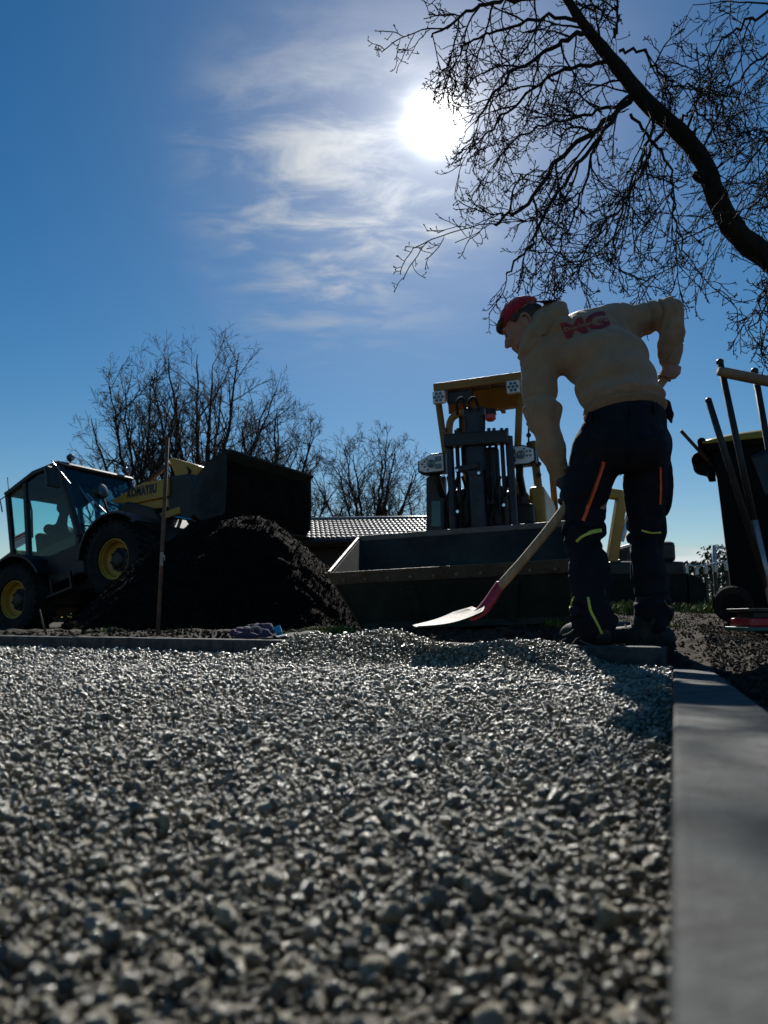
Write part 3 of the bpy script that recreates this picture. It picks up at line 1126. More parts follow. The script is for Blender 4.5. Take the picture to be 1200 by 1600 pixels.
def far_tree(px, py_base, Y, height, spread, seed, label, dens=1.0, forks=5, trunk_r=0.16, fork_at=0.28, lean=0.0):
    random.seed(seed)
    b = at(px, 965, Y)
    gz = float(ground_h(np.array([b.x]), np.array([b.y]))[0])
    b.z = gz - 0.1
    t = empty('bare_tree', tuple(b))
    tag(t, label, 'tree', 'leafless trees behind the machines')
    cfg = [
        dict(n=9, wob=0.05, lift0=0.02, lift1=0.04, taper=0.8, rmin=0.012, kids=(int(8 * dens), int(11 * dens)), sides=6, **{'from': 0.15}),
        dict(n=7, wob=0.10, lift0=0.03, lift1=0.04, taper=0.75, rmin=0.0075, kids=(int(6 * dens), int(8 * dens)), sides=4, ang=(0.45, 1.0), len=(0.26, 0.46), r=0.032, tip=0.3, maxl=2.4, **{'from': 0.15}),
        dict(n=5, wob=0.11, lift0=0.03, lift1=0.06, taper=0.6, rmin=0.0058, kids=(5, 6), sides=3, ang=(0.4, 1.0), len=(0.30, 0.5), r=0.016, tip=0.3, maxl=1.2, **{'from': 0.2}),
        dict(n=4, wob=0.14, lift0=0.02, lift1=0.08, taper=0.4, rmin=0.0048, kids=(0, 0), sides=3, ang=(0.4, 1.1), len=(0.35, 0.6), r=0.009, tip=0.2, maxl=0.5, minl=0.15),
    ]
    items, tri = [], []
    fp = Vector((lean, 0, height * fork_at))
    trunk = [Vector((0, 0, 0)), Vector((lean * 0.3, 0.02, height * fork_at * 0.35)), Vector((lean * 0.7, 0, height * fork_at * 0.7)), fp]
    trunk.append(Vector((lean, 0, height * fork_at * 1.9)))
    tp, trd = resample(trunk, [trunk_r * 1.4, trunk_r * 1.05, trunk_r * 0.95, trunk_r * 0.85, trunk_r * 0.35], 14)
    tri.append((tp, trd, 9))
    cz, rz_ = height * 0.56, height * 0.42
    for k in range(forks):
        a = 2.39996 * k + random.uniform(-0.25, 0.25)
        e = math.asin(min(0.99, 0.02 + 0.98 * ((k + 0.5) / forks) ** 0.8))
        q_r = spread * random.uniform(0.86, 1.0)
        top = Vector((q_r * math.cos(e) * math.cos(a), q_r * math.cos(e) * math.sin(a), cz + rz_ * math.sin(e) * random.uniform(0.86, 1.0)))
        fr_ = k / forks
        q = Vector((lean, 0, height * fork_at * (0.75 + 1.15 * fr_) + random.uniform(-0.1, 0.1)))
        d = (top - q)
        L = d.length
        mid = q + d * 0.45 + Vector((0, 0, 0.05 * L)) * math.cos(e) * -0.4 + Vector((math.cos(a), math.sin(a), 0)) * 0.04 * L
        P, rr = resample([q, mid, top], [trunk_r * (0.62 - 0.25 * fr_), trunk_r * 0.26, 0.012], 14)
        for i in range(1, len(P)):
            P[i] = P[i] + Vector((random.gauss(0, 1), random.gauss(0, 1), random.gauss(0, 0.6))) * 0.022
        tri.append((P, rr, 6))
        children(items, P, rr, L, 0, cfg, count=int(13 * dens), t0=0.25)
    def inside_crown(p):
        return (p.x / spread) ** 2 + (p.y / spread) ** 2 + ((p.z - cz) / rz_) ** 2 < 1.22 + 0.25 * random.random()
    items = [q for q in items if inside_crown(q[0][-1])]
    for nm, it in (('trunk', tri), ('crown', items)):
        tubes_mesh(nm, it, M['far_bark'], t)
    return t


far_tree(310, 830, 21, 8.5, 2.8, 5, 'tallest bare tree, rising behind the loader boom, its crown highest of all', 0.95, 15, 0.22, 0.20)
far_tree(212, 830, 19, 7.2, 1.7, 8, 'slender bare tree left of the tallest one, above the loader cab', 0.95, 11, 0.14, 0.28)
far_tree(422, 830, 22, 7.0, 2.1, 14, 'bare tree rising behind the raised loader bucket', 0.95, 12, 0.16, 0.26)
far_tree(578, 830, 24, 6.4, 2.4, 17, 'rounded bare tree standing alone above the tiled roof', 0.95, 14, 0.16, 0.22)
far_tree(655, 830, 27, 4.9, 2.4, 23, 'low bare tree beside the compact loader, right of the rounded one', 0.9, 7, 0.13, 0.2)
far_tree(478, 830, 25, 4.6, 1.8, 29, 'small bare tree in the gap between the bucket and the rounded tree', 0.9, 6, 0.12, 0.2)
far_tree(150, 830, 26, 6.0, 2.4, 31, 'sparse bare tree low behind the loader cab roof', 0.8, 5, 0.12, 0.3)

# ------------------------------------------------------------------ low building with a tiled roof
random.seed(3)
shed = empty('shed', (0.2, 13.5, 0.1))
tag(shed, 'low building with a shining grey tiled roof beyond the bucket', 'building')
E0, E1 = at(470, 843, 12.3), at(880, 838, 12.0)
G0, G1 = at(470, 815, 14.2), at(880, 810, 13.9)
zr0 = G0.z


def shed_part(mb, nm, mm, **k):
    o = mb.build(nm, mm, None, **k)
    o.parent = shed
    o.matrix_parent_inverse = Matrix.Translation((-0.2, -13.5, -0.1))
    return o


e_dir = (E1 - E0)
s_dir = (G0 - E0)
b = MB()
t3 = Vector((0, 0, -0.05))
b.add([E0 + t3, E1 + t3, G1 + t3, G0 + t3, E0 + t3 * 2.4, E1 + t3 * 2.4, G1 + t3 * 2.4, G0 + t3 * 2.4],
      [(0, 1, 2, 3), (7, 6, 5, 4), (0, 4, 5, 1), (1, 5, 6, 2), (2, 6, 7, 3), (3, 7, 4, 0)])
shed_part(b, 'roof_deck', M['mortar'])
b = MB()
w0 = E0 + Vector((0.15, 0.25, 0))
w1 = E1 + Vector((-0.15, 0.25, 0))
b.add([(w0.x, w0.y, -0.2), (w1.x, w1.y, -0.2), (w1.x, w1.y + 3.2, -0.2), (w0.x, w0.y + 3.2, -0.2),
       (w0.x, w0.y, E0.z - 0.09), (w1.x, w1.y, E1.z - 0.09), (w1.x, w1.y + 3.2, E0.z - 0.09), (w0.x, w0.y + 3.2, E0.z - 0.09)],
      [(0, 3, 2, 1), (4, 5, 6, 7), (0, 1, 5, 4), (1, 2, 6, 5), (2, 3, 7, 6), (3, 0, 4, 7)])
shed_part(b, 'wall', M['render_wall'])
b = MB()
for p in range(1):
    bp_ = G0 + Vector((0, 1.9, -0.45))
    bq_ = G1 + Vector((0, 1.9, -0.45))
    b.add([G0 + t3, G1 + t3, bq_, bp_], [(0, 1, 2, 3)])
    b.add([G0 + t3 * 2.4, G1 + t3 * 2.4, bq_ + t3, bp_ + t3], [(3, 2, 1, 0)])
shed_part(b, 'rear_slope', M['mortar'])
b = MB()
b.tube([G0 + Vector((0, 0, 0.03)), G1 + Vector((0, 0, 0.03))], 0.055, 8)
shed_part(b, 'ridge', M['tile'], smooth=True)
# interlocking tiles: each a small curved pan, too fine in the picture to pick apart
b = MB()
ncol = int(e_dir.length / 0.085)
nrow = 8
nrm = e_dir.cross(s_dir).normalized()
if nrm.z < 0:
    nrm = -nrm
for r_ in range(nrow):
    for c_ in range(ncol):
        o = E0 + e_dir * (c_ / ncol) + s_dir * (r_ / nrow - 0.01)
        ux = e_dir / ncol * 0.93
        uy = s_dir / nrow * 1.12
        lift = random.uniform(0, 0.004)
        vs = []
        for j in range(2):
            for i in range(4):
                a = i / 3
                hgt = (0.016 * math.sin(a * math.pi) + lift + (0.034 if j == 0 else 0.010))
                vs.append(o + ux * a + uy * j + nrm * hgt)
        vs += [o + ux * (i / 3) + nrm * -0.012 for i in range(4)]
        b.add(vs, [(0, 1, 5, 4), (1, 2, 6, 5), (2, 3, 7, 6), (8, 9, 1, 0), (9, 10, 2, 1), (10, 11, 3, 2)])
o = shed_part(b, 'tiles', M['tile'], smooth=False)
o['kind'] = 'stuff'
b = MB()
b.tube([E0 + Vector((0, -0.06, -0.05)), E1 + Vector((0, -0.06, -0.05))], 0.05, 8)
shed_part(b, 'gutter', M['dark_metal'], smooth=True)

# ------------------------------------------------------------------ hedge and garden fence on the right
def leaf_mass(mb, boxes, n, s0, s1, seed):
    rg = np.random.default_rng(seed)
    for (x0, x1, y0, y1, z0, z1) in boxes:
        for _ in range(n):
            p = Vector((rg.uniform(x0, x1), rg.uniform(y0, y1), z0 + (z1 - z0) * rg.random() ** 0.7))
            nn = Vector(rg.normal(size=3)).normalized()
            a = nn.orthogonal().normalized()
            c = nn.cross(a)
            s = rg.uniform(s0, s1)
            mb.add([p - a * s, p + c * s * 0.5, p + a * s, p - c * s * 0.5], [(0, 1, 2, 3)])


hq = at(1085, 900, 12.5)
hedge = empty('hedge', (hq.x, hq.y, 0.3))
tag(hedge, 'dark green clipped hedge behind the metal fence by the bin', 'hedge')
b = MB()
leaf_mass(b, [(hq.x - 0.45, hq.x + 4.5, hq.y, hq.y + 1.1, 0.25, 0.98)], 11000, 0.02, 0.05, 4)
rg = np.random.default_rng(9)
for k in range(26):
    cx = hq.x + 0.1 + 4.0 * rg.random()
    hh = 0.98 + (0.10 + 0.42 * sstep(cx, hq.x + 0.1, hq.x + 0.9)) * rg.uniform(0.5, 1.0)
    leaf_mass(b, [(cx - 0.16, cx + 0.16, hq.y + 0.2, hq.y + 0.9, 0.9, hh)], 260, 0.02, 0.045, 100 + k)
o = b.build('foliage', M['hedge'])
o.parent = hedge
o.matrix_parent_inverse = Matrix.Translation((-hq.x, -hq.y, -0.3))
b = MB()
for k in range(12):
    x = hq.x + 0.2 + 0.36 * k
    b.tube([(x, hq.y + 0.55, 0.1), (x + random.uniform(-0.1, 0.1), hq.y + 0.5, 0.7), (x + random.uniform(-0.2, 0.2), hq.y + 0.55, 1.25 if k > 1 else 0.9)], [0.03, 0.02, 0.006], 5)
o = b.build('stem', M['bark'])
o.parent = hedge
o.matrix_parent_inverse = Matrix.Translation((-hq.x, -hq.y, -0.3))

# made-up low scrub, added to hide the warm horizon strip behind the machines
rg = np.random.default_rng(77)
n_ = 26000
cx = rg.uniform(-34, 14, n_)
top = 1.1 + 0.5 * fbm(np.stack([cx * 0.35, 0 * cx, 0 * cx], -1), 3, 55)
Pc = np.stack([cx, 36 + rg.uniform(-1.2, 1.2, n_), -0.4 + (top + 0.4) * rg.random(n_) ** 0.8], -1)
nn = rg.normal(size=(n_, 3))
nn /= np.linalg.norm(nn, axis=1)[:, None]
aa = np.cross(nn, np.array([0.3, 0.5, 0.81]))
aa /= np.linalg.norm(aa, axis=1)[:, None]
cc = np.cross(nn, aa)
sz_ = rg.uniform(0.08, 0.2, n_)[:, None]
Q = np.stack([Pc - aa * sz_, Pc + cc * sz_ * 0.55, Pc + aa * sz_, Pc - cc * sz_ * 0.55], 1).reshape(-1, 3)
scrub = mesh_np('added_scrub', Q, np.arange(4 * n_).reshape(-1, 4), M['hedge'], None, False)
tag(scrub, 'low dark scrub added along the far edge to hide the warm horizon', 'scrub', kind='stuff')

fq = at(1072, 948, 8.6)
fence = empty('garden_fence', (fq.x, fq.y, fq.z))
tag(fence, 'low metal fence with post tops coloured pale as sunlit beside the bin', 'fence')


def fence_part(mb, nm, mm, **k):
    o = mb.build(nm, mm, None, **k)
    o.parent = fence
    o.matrix_parent_inverse = Matrix.Translation(-fq)
    return o


tops = [(1072, 884), (1088, 886), (1102, 885), (1117, 882), (1135, 880), (1153, 878), (1172, 877)]
ft = [at(px, py, 8.6 + 0.03 * i) for i, (px, py) in enumerate(tops)]
for i, p in enumerate(ft):
    gz = float(ground_h(np.array([p.x]), np.array([p.y]))[0])
    b = MB().box((p.x - 0.014, p.y - 0.02, gz - 0.05), (p.x + 0.014, p.y + 0.02, p.z - 0.09))
    pp = fence_part(b, 'post', M['old_wood'], bevel=0.003)
    b = MB().box((p.x - 0.017, p.y - 0.024, p.z - 0.09), (p.x + 0.017, p.y + 0.024, p.z))  # pale top piece: sunlight on the post put into its colour
    c = b.build('sunlit_post_top', M['galv'], None, 0.004)
    c.parent = pp
    c.matrix_parent_inverse = Matrix.Identity(4)
b = MB()
b.tube([p + Vector((0, 0, 0.012)) for p in ft], 0.012, 6)
fence_part(b, 'rail', M['galv'], smooth=True)
for i in range(len(ft) - 1):
    p, q = ft[i], ft[i + 1]
    gz = float(ground_h(np.array([p.x]), np.array([p.y]))[0])
    m0, m1 = p.lerp(q, 0.28), p.lerp(q, 0.72)
    for mm_ in (m0, m1):
        b = MB().box((mm_.x - 0.007, mm_.y + 0.03, gz + 0.05), (mm_.x + 0.007, mm_.y + 0.045, p.z - 0.12 - random.uniform(0, 0.04)))
        fence_part(b, 'slat', M['old_wood'])

pq = at(1119, 920, 9.6)
b = MB().tube([(pq.x, pq.y, 0.15), at(1115, 852, 9.6)], 0.03, 8)
o = b.build('fence_post', M['galv'], None, 0, True)
tag(o, 'tall pale metal post standing behind the low fence next to the bin', 'post')
b = MB().tube([at(1115, 856, 9.6), at(1150, 857, 9.9)], 0.012, 6)
b.build('wire_rail', M['galv'], o)

# ================================================================== WHEEL LOADER ON THE HEAP
def text_mesh(body, size, bold=0.0, shear=0.0, space=1.0):
    cu = bpy.data.curves.new('lettering', 'FONT')
    cu.body = body
    cu.size = size
    cu.offset = bold
    cu.shear = shear
    cu.space_character = space
    cu.align_x = 'CENTER'
    cu.align_y = 'CENTER'
    cu.resolution_u = 3
    o = bpy.data.objects.new('lettering', cu)
    COL.objects.link(o)
    dg = bpy.context.evaluated_depsgraph_get()
    me = bpy.data.meshes.new_from_object(o.evaluated_get(dg))
    bpy.data.objects.remove(o)
    return me


def wheel(parent, c, r, w, side, rim_r, rim_mat, n=28):
    """tyre with lugs (part), rim and hub (sub-parts); axle along local y"""
    c = Vector(c)
    ax = (0, 1, 0)
    b = MB()
    h = w / 2
    b.lathe([(rim_r, -h * 0.72), (rim_r * 1.12, -h * 0.92), (r * 0.8, -h), (r * 0.93, -h * 0.93), (r * 0.97, -h * 0.6), (r * 0.97, h * 0.6),
             (r * 0.93, h * 0.93), (r * 0.8, h), (rim_r * 1.12, h * 0.92), (rim_r, h * 0.72)], c, ax, 40, closed=True)
    for k in range(n):
        a = 2 * math.pi * k / n
        for sgn in (-1, 1):
            aa = a + (math.pi / n if sgn > 0 else 0)
            rad = Vector((math.cos(aa), 0, math.sin(aa)))
            tan = Vector((-math.sin(aa), 0, math.cos(aa)))
            p0 = c + rad * (r * 0.985) + Vector((0, sgn * h * 0.05, 0)) + tan * (-0.03)
            p1 = c + rad * (r * 0.955) + Vector((0, sgn * h * 0.97, 0)) + tan * (0.05)
            b.bar(p0, p1, 0.045, 0.05, rad)
    t = b.build('wheel', M['rubber'], parent)
    b = MB()
    s = side
    b.lathe([(rim_r * 1.06, s * h * 0.80), (rim_r * 1.06, s * h * 0.66), (rim_r * 0.93, s * h * 0.62), (rim_r * 0.88, s * h * 0.30), (rim_r * 0.80, s * h * 0.22),
             (rim_r * 0.60, s * h * 0.16), (rim_r * 0.45, s * h * 0.14), (rim_r * 0.45, s * h * 0.0), (rim_r * 0.9, -s * h * 0.2), (rim_r * 0.97, s * h * 0.6), (rim_r * 1.0, s * h * 0.80)], c, ax, 40, closed=True)
    b.build('rim', rim_mat, t, smooth=False)
    b = MB()
    b.lathe([(rim_r * 0.62, -s * h * 0.1), (rim_r * 0.62, s * h * 0.26), (rim_r * 0.45, s * h * 0.34), (rim_r * 0.34, s * h * 0.52), (rim_r * 0.2, s * h * 0.56)], c, ax, 20)
    for k in range(8):
        a = 2 * math.pi * k / 8
        q = c + Vector((math.cos(a) * rim_r * 0.54, s * h * 0.27, math.sin(a) * rim_r * 0.54))
        b.tube([q, q + Vector((0, s * 0.03, 0))], 0.016, 6)
    b.build('hub', M['black_paint'], t)
    return t


YAW = R(-26.5)
NOSE = R(15.0)
Rl = (Matrix.Rotation(YAW, 3, 'Z') @ Matrix.Rotation(-NOSE, 3, 'Y'))
wc = at(31, 937, 10.5)
org = wc - Rl @ Vector((0.0, -0.80, 0.5))
ML = Rl.to_4x4()
ML.translation = org
loader = empty('wheel_loader', M=ML)
tag(loader, 'yellow and black wheel loader climbing the soil heap with its bucket raised', 'loader')
Lp = lambda px, py, y: in_plane(ML, 1, y, px, py)

for x_ in (0.0, 1.95):
    wheel(loader, (x_, -0.74, 0.5), 0.5, 0.40, -1, 0.255, M['yellow'])
    wheel(loader, (x_, 0.74, 0.5), 0.5, 0.40, 1, 0.255, M['yellow'])
b = MB()
b.box((-0.85, -0.42, 0.42), (1.05, 0.42, 0.78)).box((1.05, -0.16, 0.48), (1.30, 0.16, 0.72)).box((1.28, -0.42, 0.42), (2.45, 0.42, 0.86))
b.tube([(0, -0.72, 0.5), (0, 0.72, 0.5)], 0.10, 12).tube([(1.95, -0.72, 0.5), (1.95, 0.72, 0.5)], 0.10, 12)
b.build('chassis', M['black_paint'], loader, 0.012)
# engine cover with slanted louvres
b = MB()
b.prism([(-1.15, 0.62), (-0.12, 0.62), (-0.12, 1.28), (-0.3, 1.36), (-1.0, 1.22), (-1.15, 1.05)], 1, -0.60, 0.60)
hood = b.build('engine_cover', M['yellow'], loader, 0.03)
for k in range(5):
    b = MB()
    x0 = -0.95 + 0.13 * k
    b.bar((x0, -0.606, 0.78), (x0 + 0.16, -0.606, 1.14), 0.014, 0.05, (0, 1, 0))
    b.build('louvre', M['black_paint'], hood)
b = MB()
b.prism([(-1.32, 0.42), (-1.1, 0.42), (-1.1, 0.95), (-1.26, 0.9)], 1, -0.62, 0.62)
b.build('counterweight', M['black_paint'], loader, 0.03)
# mudguards
for s in (-1, 1):
    b = MB()
    arc = [(0.0 + 0.60 * math.cos(a), 0.5 + 0.60 * math.sin(a)) for a in np.linspace(R(20), R(160), 12)]
    arc2 = [(0.0 + 0.64 * math.cos(a), 0.5 + 0.64 * math.sin(a)) for a in np.linspace(R(160), R(20), 12)]
    b.prism(arc + arc2, 1, s * 0.50, s * 0.95)
    b.build('mudguard', M['black_paint'], loader, 0.008)
    b = MB()
    arc = [(1.95 + 0.59 * math.cos(a), 0.5 + 0.59 * math.sin(a)) for a in np.linspace(R(35), R(165), 12)]
    arc2 = [(1.95 + 0.625 * math.cos(a), 0.5 + 0.625 * math.sin(a)) for a in np.linspace(R(165), R(35), 12)]
    b.prism(arc + arc2, 1, s * 0.50, s * 0.95)
    b.build('mudguard', M['black_paint'], loader, 0.008)
# tool box and steps below the cab
b = MB().box((0.52, -0.72, 0.55), (1.22, -0.42, 0.98))
b.build('tool_box', M['black_paint'], loader, 0.02)
b = MB().box((0.58, -0.84, 0.36), (1.08, -0.72, 0.39)).box((0.62, -0.80, 0.39), (0.65, -0.76, 0.62)).box((1.0, -0.80, 0.39), (1.03, -0.76, 0.62))
b.build('step', M['black_paint'], loader)

# cab: traced in the plane of its side, built with its full width
CY = 0.66
c_rb, c_rt = Lp(22, 873, -CY), Lp(12, 768, -CY)          # rear foot, rear roof
c_ft, c_fb = Lp(93, 724, -CY), Lp(124, 838, -CY)          # front roof, foot of the windscreen pillar
c_bt, c_bb = Lp(40, 748, -CY), Lp(46, 872, -CY)           # second pillar
c_mid = Lp(122, 872, -CY)
roof_mid = Lp(55, 738, -CY)
for s in (-1, 1):
    y0 = s * CY
    for (p, q, w) in ((c_rb, c_rt, 0.07), (c_bb, c_bt, 0.07), (c_fb, c_ft, 0.085), (c_fb, c_mid, 0.07), (c_rb, c_mid, 0.06)):
        b = MB().bar((p.x, y0, p.z), (q.x, y0, q.z), 0.07, w, (0, 1, 0))
        b.build('pillar', M['black_paint'], loader, 0.012)
    for nm, poly in (('side_window', [c_rb, c_bb, c_bt, c_rt]), ('door_window', [c_bb, c_mid, c_fb, c_ft, roof_mid, c_bt])):
        cx = sum(p.x for p in poly) / len(poly)
        cz = sum(p.z for p in poly) / len(poly)
        pl = [(cx + (p.x - cx) * 0.96, cz + (p.z - cz) * 0.96) for p in poly]
        b = MB().prism(pl, 1, y0 - 0.006, y0 + 0.006)
        b.build(nm, M['glass_teal'], loader)
    # sun-darkened film along the top of the side glass
    ft_ = [c_bt.lerp(c_bb, 0.05), c_bt.lerp(c_bb, 0.30), c_ft.lerp(c_fb, 0.42), c_ft.lerp(c_fb, 0.05), roof_mid]
    b = MB().prism([(p.x, p.z) for p in ft_], 1, y0 - 0.012, y0 - 0.007)
    b.build('tint_strip', M['glass_dark'], loader)
rp = [(c_rt.x - 0.05, c_rt.z - 0.02), (roof_mid.x, roof_mid.z + 0.02), (c_ft.x + 0.03, c_ft.z + 0.03), (c_ft.x + 0.08, c_ft.z - 0.02), (c_ft.x + 0.05, c_ft.z - 0.05),
      (roof_mid.x, roof_mid.z - 0.06), (c_rt.x, c_rt.z - 0.09)]
MB().prism(rp, 1, -CY - 0.05, CY + 0.05).build('roof', M['black_paint'], loader, 0.02)
b = MB()
for s in (-1, 1):
    pass
# windscreen and rear screen
for nm, p, q, m_ in (('windscreen', c_ft, c_fb, 'glass_teal'), ('rear_screen', c_rt, c_rb, 'glass_teal')):
    b = MB()
    d = (Vector((q.x, 0, q.z)) - Vector((p.x, 0, p.z))).normalized()
    n_ = Vector((d.z, 0, -d.x)) * 0.006
    P = Vector((p.x, 0, p.z)) + d * 0.05
    Q = Vector((q.x, 0, q.z)) - d * 0.02
    vs = []
    for k in (-1, 1):
        for a in (P, Q):
            for s in (-1, 1):
                vs.append(a + n_ * k + Vector((0, s * (CY - 0.04), 0)))
    b.add(vs, [(0, 1, 3, 2), (4, 6, 7, 5), (0, 2, 6, 4), (1, 5, 7, 3), (0, 4, 5, 1), (2, 3, 7, 6)])
    b.build(nm, M[m_], loader)
# sun visor strip at the top of the windscreen
d = (Vector((c_fb.x, 0, c_fb.z)) - Vector((c_ft.x, 0, c_ft.z))).normalized()
P = Vector((c_ft.x, 0, c_ft.z))
MB().add([P + d * 0.03 + Vector((0.012, s * (CY - 0.03), 0)) for s in (-1, 1)] + [P + d * 0.32 + Vector((0.012, s * (CY - 0.03), 0)) for s in (1, -1)],
         [(0, 1, 2, 3)]).build('visor', M['glass_dark'], loader)
for k in range(22):
    y_ = -CY + 0.06 + k * (2 * CY - 0.12) / 21
    MB().bar(P + d * 0.0 + Vector((0.035, y_, 0.012)), P + d * 0.055 + Vector((0.035, y_, 0.012)), 0.03, 0.008, (0, 1, 0)).build('roof_rib', M['steel'], loader)
MB().box((c_rb.x - 0.02, -CY + 0.02, c_rb.z - 0.30), (c_mid.x + 0.05, CY - 0.02, c_rb.z - 0.02)).build('cab_floor', M['black_paint'], loader, 0.02)
# dashboard, steering column and wheel, seat
MB().box((c_fb.x - 0.22, -0.32, c_fb.z - 0.40), (c_fb.x - 0.04, 0.32, c_fb.z - 0.02)).build('dashboard', M['black_paint'], loader, 0.03)
hd_ = in_plane(ML, 1, 0.0, 103, 795)
sx = hd_.x - 0.20
sz = hd_.z - 0.83
b = MB().tube([(c_fb.x - 0.16, 0, c_fb.z - 0.1), (sx + 0.52, 0, sz + 0.26)], 0.025, 8)
wl = MB()
cw = Vector((sx + 0.50, 0, sz + 0.28))
wn = Vector((-0.75, 0, 0.66)).normalized()
t1 = wn.orthogonal().normalized()
t2 = wn.cross(t1)
wl.tube([cw + (t1 * math.cos(a) + t2 * math.sin(a)) * 0.18 for a in np.linspace(0, 6.283, 25)], 0.014, 6, False)
b.add(wl.v, wl.f)
b.build('steering_wheel', M['black_paint'], loader)
b = MB().box((sx - 0.22, -0.24, sz - 0.12), (sx + 0.26, 0.24, sz)).box((sx - 0.30, -0.23, sz), (sx - 0.17, 0.23, sz + 0.55))
b.build('seat', M['black_cloth'], loader, 0.05, True, 3)
MB().tube([(c_bb.x + 0.05, -CY + 0.05, c_bb.z + 0.3), (c_bb.x + 0.1, -CY + 0.05, c_bb.z + 0.7), (c_bb.x + 0.06, -CY + 0.05, c_bb.z + 1.0)], 0.014, 6).build('grab_rail', M['black_paint'], loader)
# work lights, mirror, wipers, aerial
for y_ in (-CY + 0.16, CY - 0.1):
    c = Vector((c_ft.x + 0.05, y_, c_ft.z + 0.10))
    wk = MB().lathe([(0.035, -0.035), (0.052, -0.02), (0.056, 0.03), (0.05, 0.04)], c, (1, 0, 0.1), 16).tube([c, c + Vector((-0.02, 0, -0.1))], 0.012, 6).build('work_light', M['black_paint'], loader)
    MB().lathe([(0.047, 0.04), (0.035, 0.046)], c, (1, 0, 0.1), 16).build('lens', M['lamp_lens'], wk)
c = Lp(84, 745, -CY - 0.16)
MB().box((c.x - 0.03, -CY - 0.30, c.z - 0.17), (c.x + 0.04, -CY - 0.08, c.z + 0.15)).build('mirror', M['black_paint'], loader, 0.04)
MB().tube([(c.x + 0.12, -CY, c.z - 0.12), (c.x + 0.02, -CY - 0.18, c.z + 0.24), (c.x + 0.20, -CY - 0.02, c.z + 0.12)], 0.012, 6).build('mirror_arm', M['steel'], loader)
for (a, bq) in (((110, 742), (150, 800)), ((134, 772), (168, 806))):
    p, q = in_plane(ML, 1, -0.35, *a), in_plane(ML, 1, -0.15, *bq)
    MB().tube([(p.x + 0.02, -0.35, p.z), (q.x + 0.02, -0.15, q.z)], 0.012, 6).build('wiper', M['steel'], loader)
MB().tube([(c_rt.x + 0.02, -CY, c_rt.z), (c_rt.x + 0.03, -CY, c_rt.z + 0.22)], 0.006, 5).build('aerial', M['black_paint'], loader)
MB().tube([(c_rt.x, -CY, c_rt.z - 0.05), (c_rt.x - 0.12, -CY - 0.05, c_rt.z - 0.10), (c_rt.x - 0.1, -CY - 0.05, c_rt.z - 0.30)], 0.01, 5).build('rear_bracket', M['black_paint'], loader)
# warning sticker on the rear side glass
sq = [Lp(23, 838, -CY - 0.01), Lp(42, 829, -CY - 0.01), Lp(42, 848, -CY - 0.01), Lp(24, 858, -CY - 0.01)]
st_ = MB().prism([(p.x, p.z) for p in sq], 1, -CY - 0.013, -CY - 0.009).build('sticker', M['white_print'], loader)
for t0, t1_ in ((0.08, 0.24), (0.34, 0.42)):
    l0, l1 = sq[0].lerp(sq[3], t0), sq[0].lerp(sq[3], t1_)
    r0, r1 = sq[1].lerp(sq[2], t0), sq[1].lerp(sq[2], t1_)
    MB().prism([(l0.x + .01, l0.z), (r0.x - .01, r0.z), (r1.x - .01, r1.z), (l1.x + .01, l1.z)], 1, -CY - 0.0165, -CY - 0.0135).build('red_line', M['red_print'], st_)
for t0, t1_ in ((0.55, 0.60), (0.68, 0.73), (0.81, 0.86)):
    l0, l1 = sq[0].lerp(sq[3], t0), sq[0].lerp(sq[3], t1_)
    r0, r1 = sq[1].lerp(sq[2], t0), sq[1].lerp(sq[2], t1_)
    MB().prism([(l0.x + .02, l0.z), (r0.x - .03, r0.z), (r1.x - .03, r1.z), (l1.x + .02, l1.z)], 1, -CY - 0.0165, -CY - 0.0135).build('grey_line', M['tube_grey'], st_)
# front frame, headlights
MB().prism([(1.25, 0.8), (2.35, 0.85), (2.2, 1.20), (1.75, 1.46), (1.45, 1.38)], 1, -0.30, 0.30).build('front_frame', M['black_paint'], loader, 0.02)
for s in (-1, 1):
    c = Vector((1.78, s * 0.55, 1.46))
    if s < 0:
        q = in_plane(ML, 1, -0.55, 158, 768)
        c = Vector((q.x, -0.55, q.z))
    hl = MB().lathe([(0.06, -0.10), (0.10, -0.04), (0.105, 0.03), (0.09, 0.035)], c, (1, 0, -0.05), 18).tube([c, (c.x - 0.05, c.y * 0.7, 1.15)], 0.018, 6).build('headlight', M['black_paint'], loader)
    MB().lathe([(0.088, 0.036), (0.05, 0.05)], c, (1, 0, -0.05), 18).build('lens', M['lamp_lens'], hl)
# boom: one broad box arm, its flank traced in the plane y = -0.26
BY = -0.26
pb = [in_plane(ML, 1, BY, *q) for q in ((172, 783), (222, 754), (263, 747), (263, 775), (214, 786), (184, 786))]
boom = MB().prism([(p.x, p.z) for p in pb], 1, BY, 0.26).build('boom', M['yellow'], loader, 0.012)
pk = [in_plane(ML, 1, BY + 0.04, *q) for q in ((206, 787), (262, 778), (266, 792), (240, 795), (215, 796))]
MB().prism([(p.x, p.z) for p in pk], 1, BY + 0.04, 0.22).build('boom_foot', M['yellow'], boom, 0.01)
tm = text_mesh('KOMATSU', 0.165, 0.011, 0.0, 1.10)
ca, cb_ = in_plane(ML, 1, BY, 199, 772), in_plane(ML, 1, BY, 245, 763)
ang = math.atan2(cb_.z - ca.z, cb_.x - ca.x)
xs_ = [v.co.x for v in tm.vertices]
sc_ = (cb_ - ca).length / (max(xs_) - min(xs_))
mid = (ca + cb_) / 2
for v in tm.vertices:
    x_, z_ = v.co.x * sc_, v.co.y * sc_ * 1.5
    v.co = (mid.x + x_ * math.cos(ang) - z_ * math.sin(ang), BY - 0.003, mid.z + x_ * math.sin(ang) + z_ * math.cos(ang))
link('lettering', tm, M['black_print'], boom)
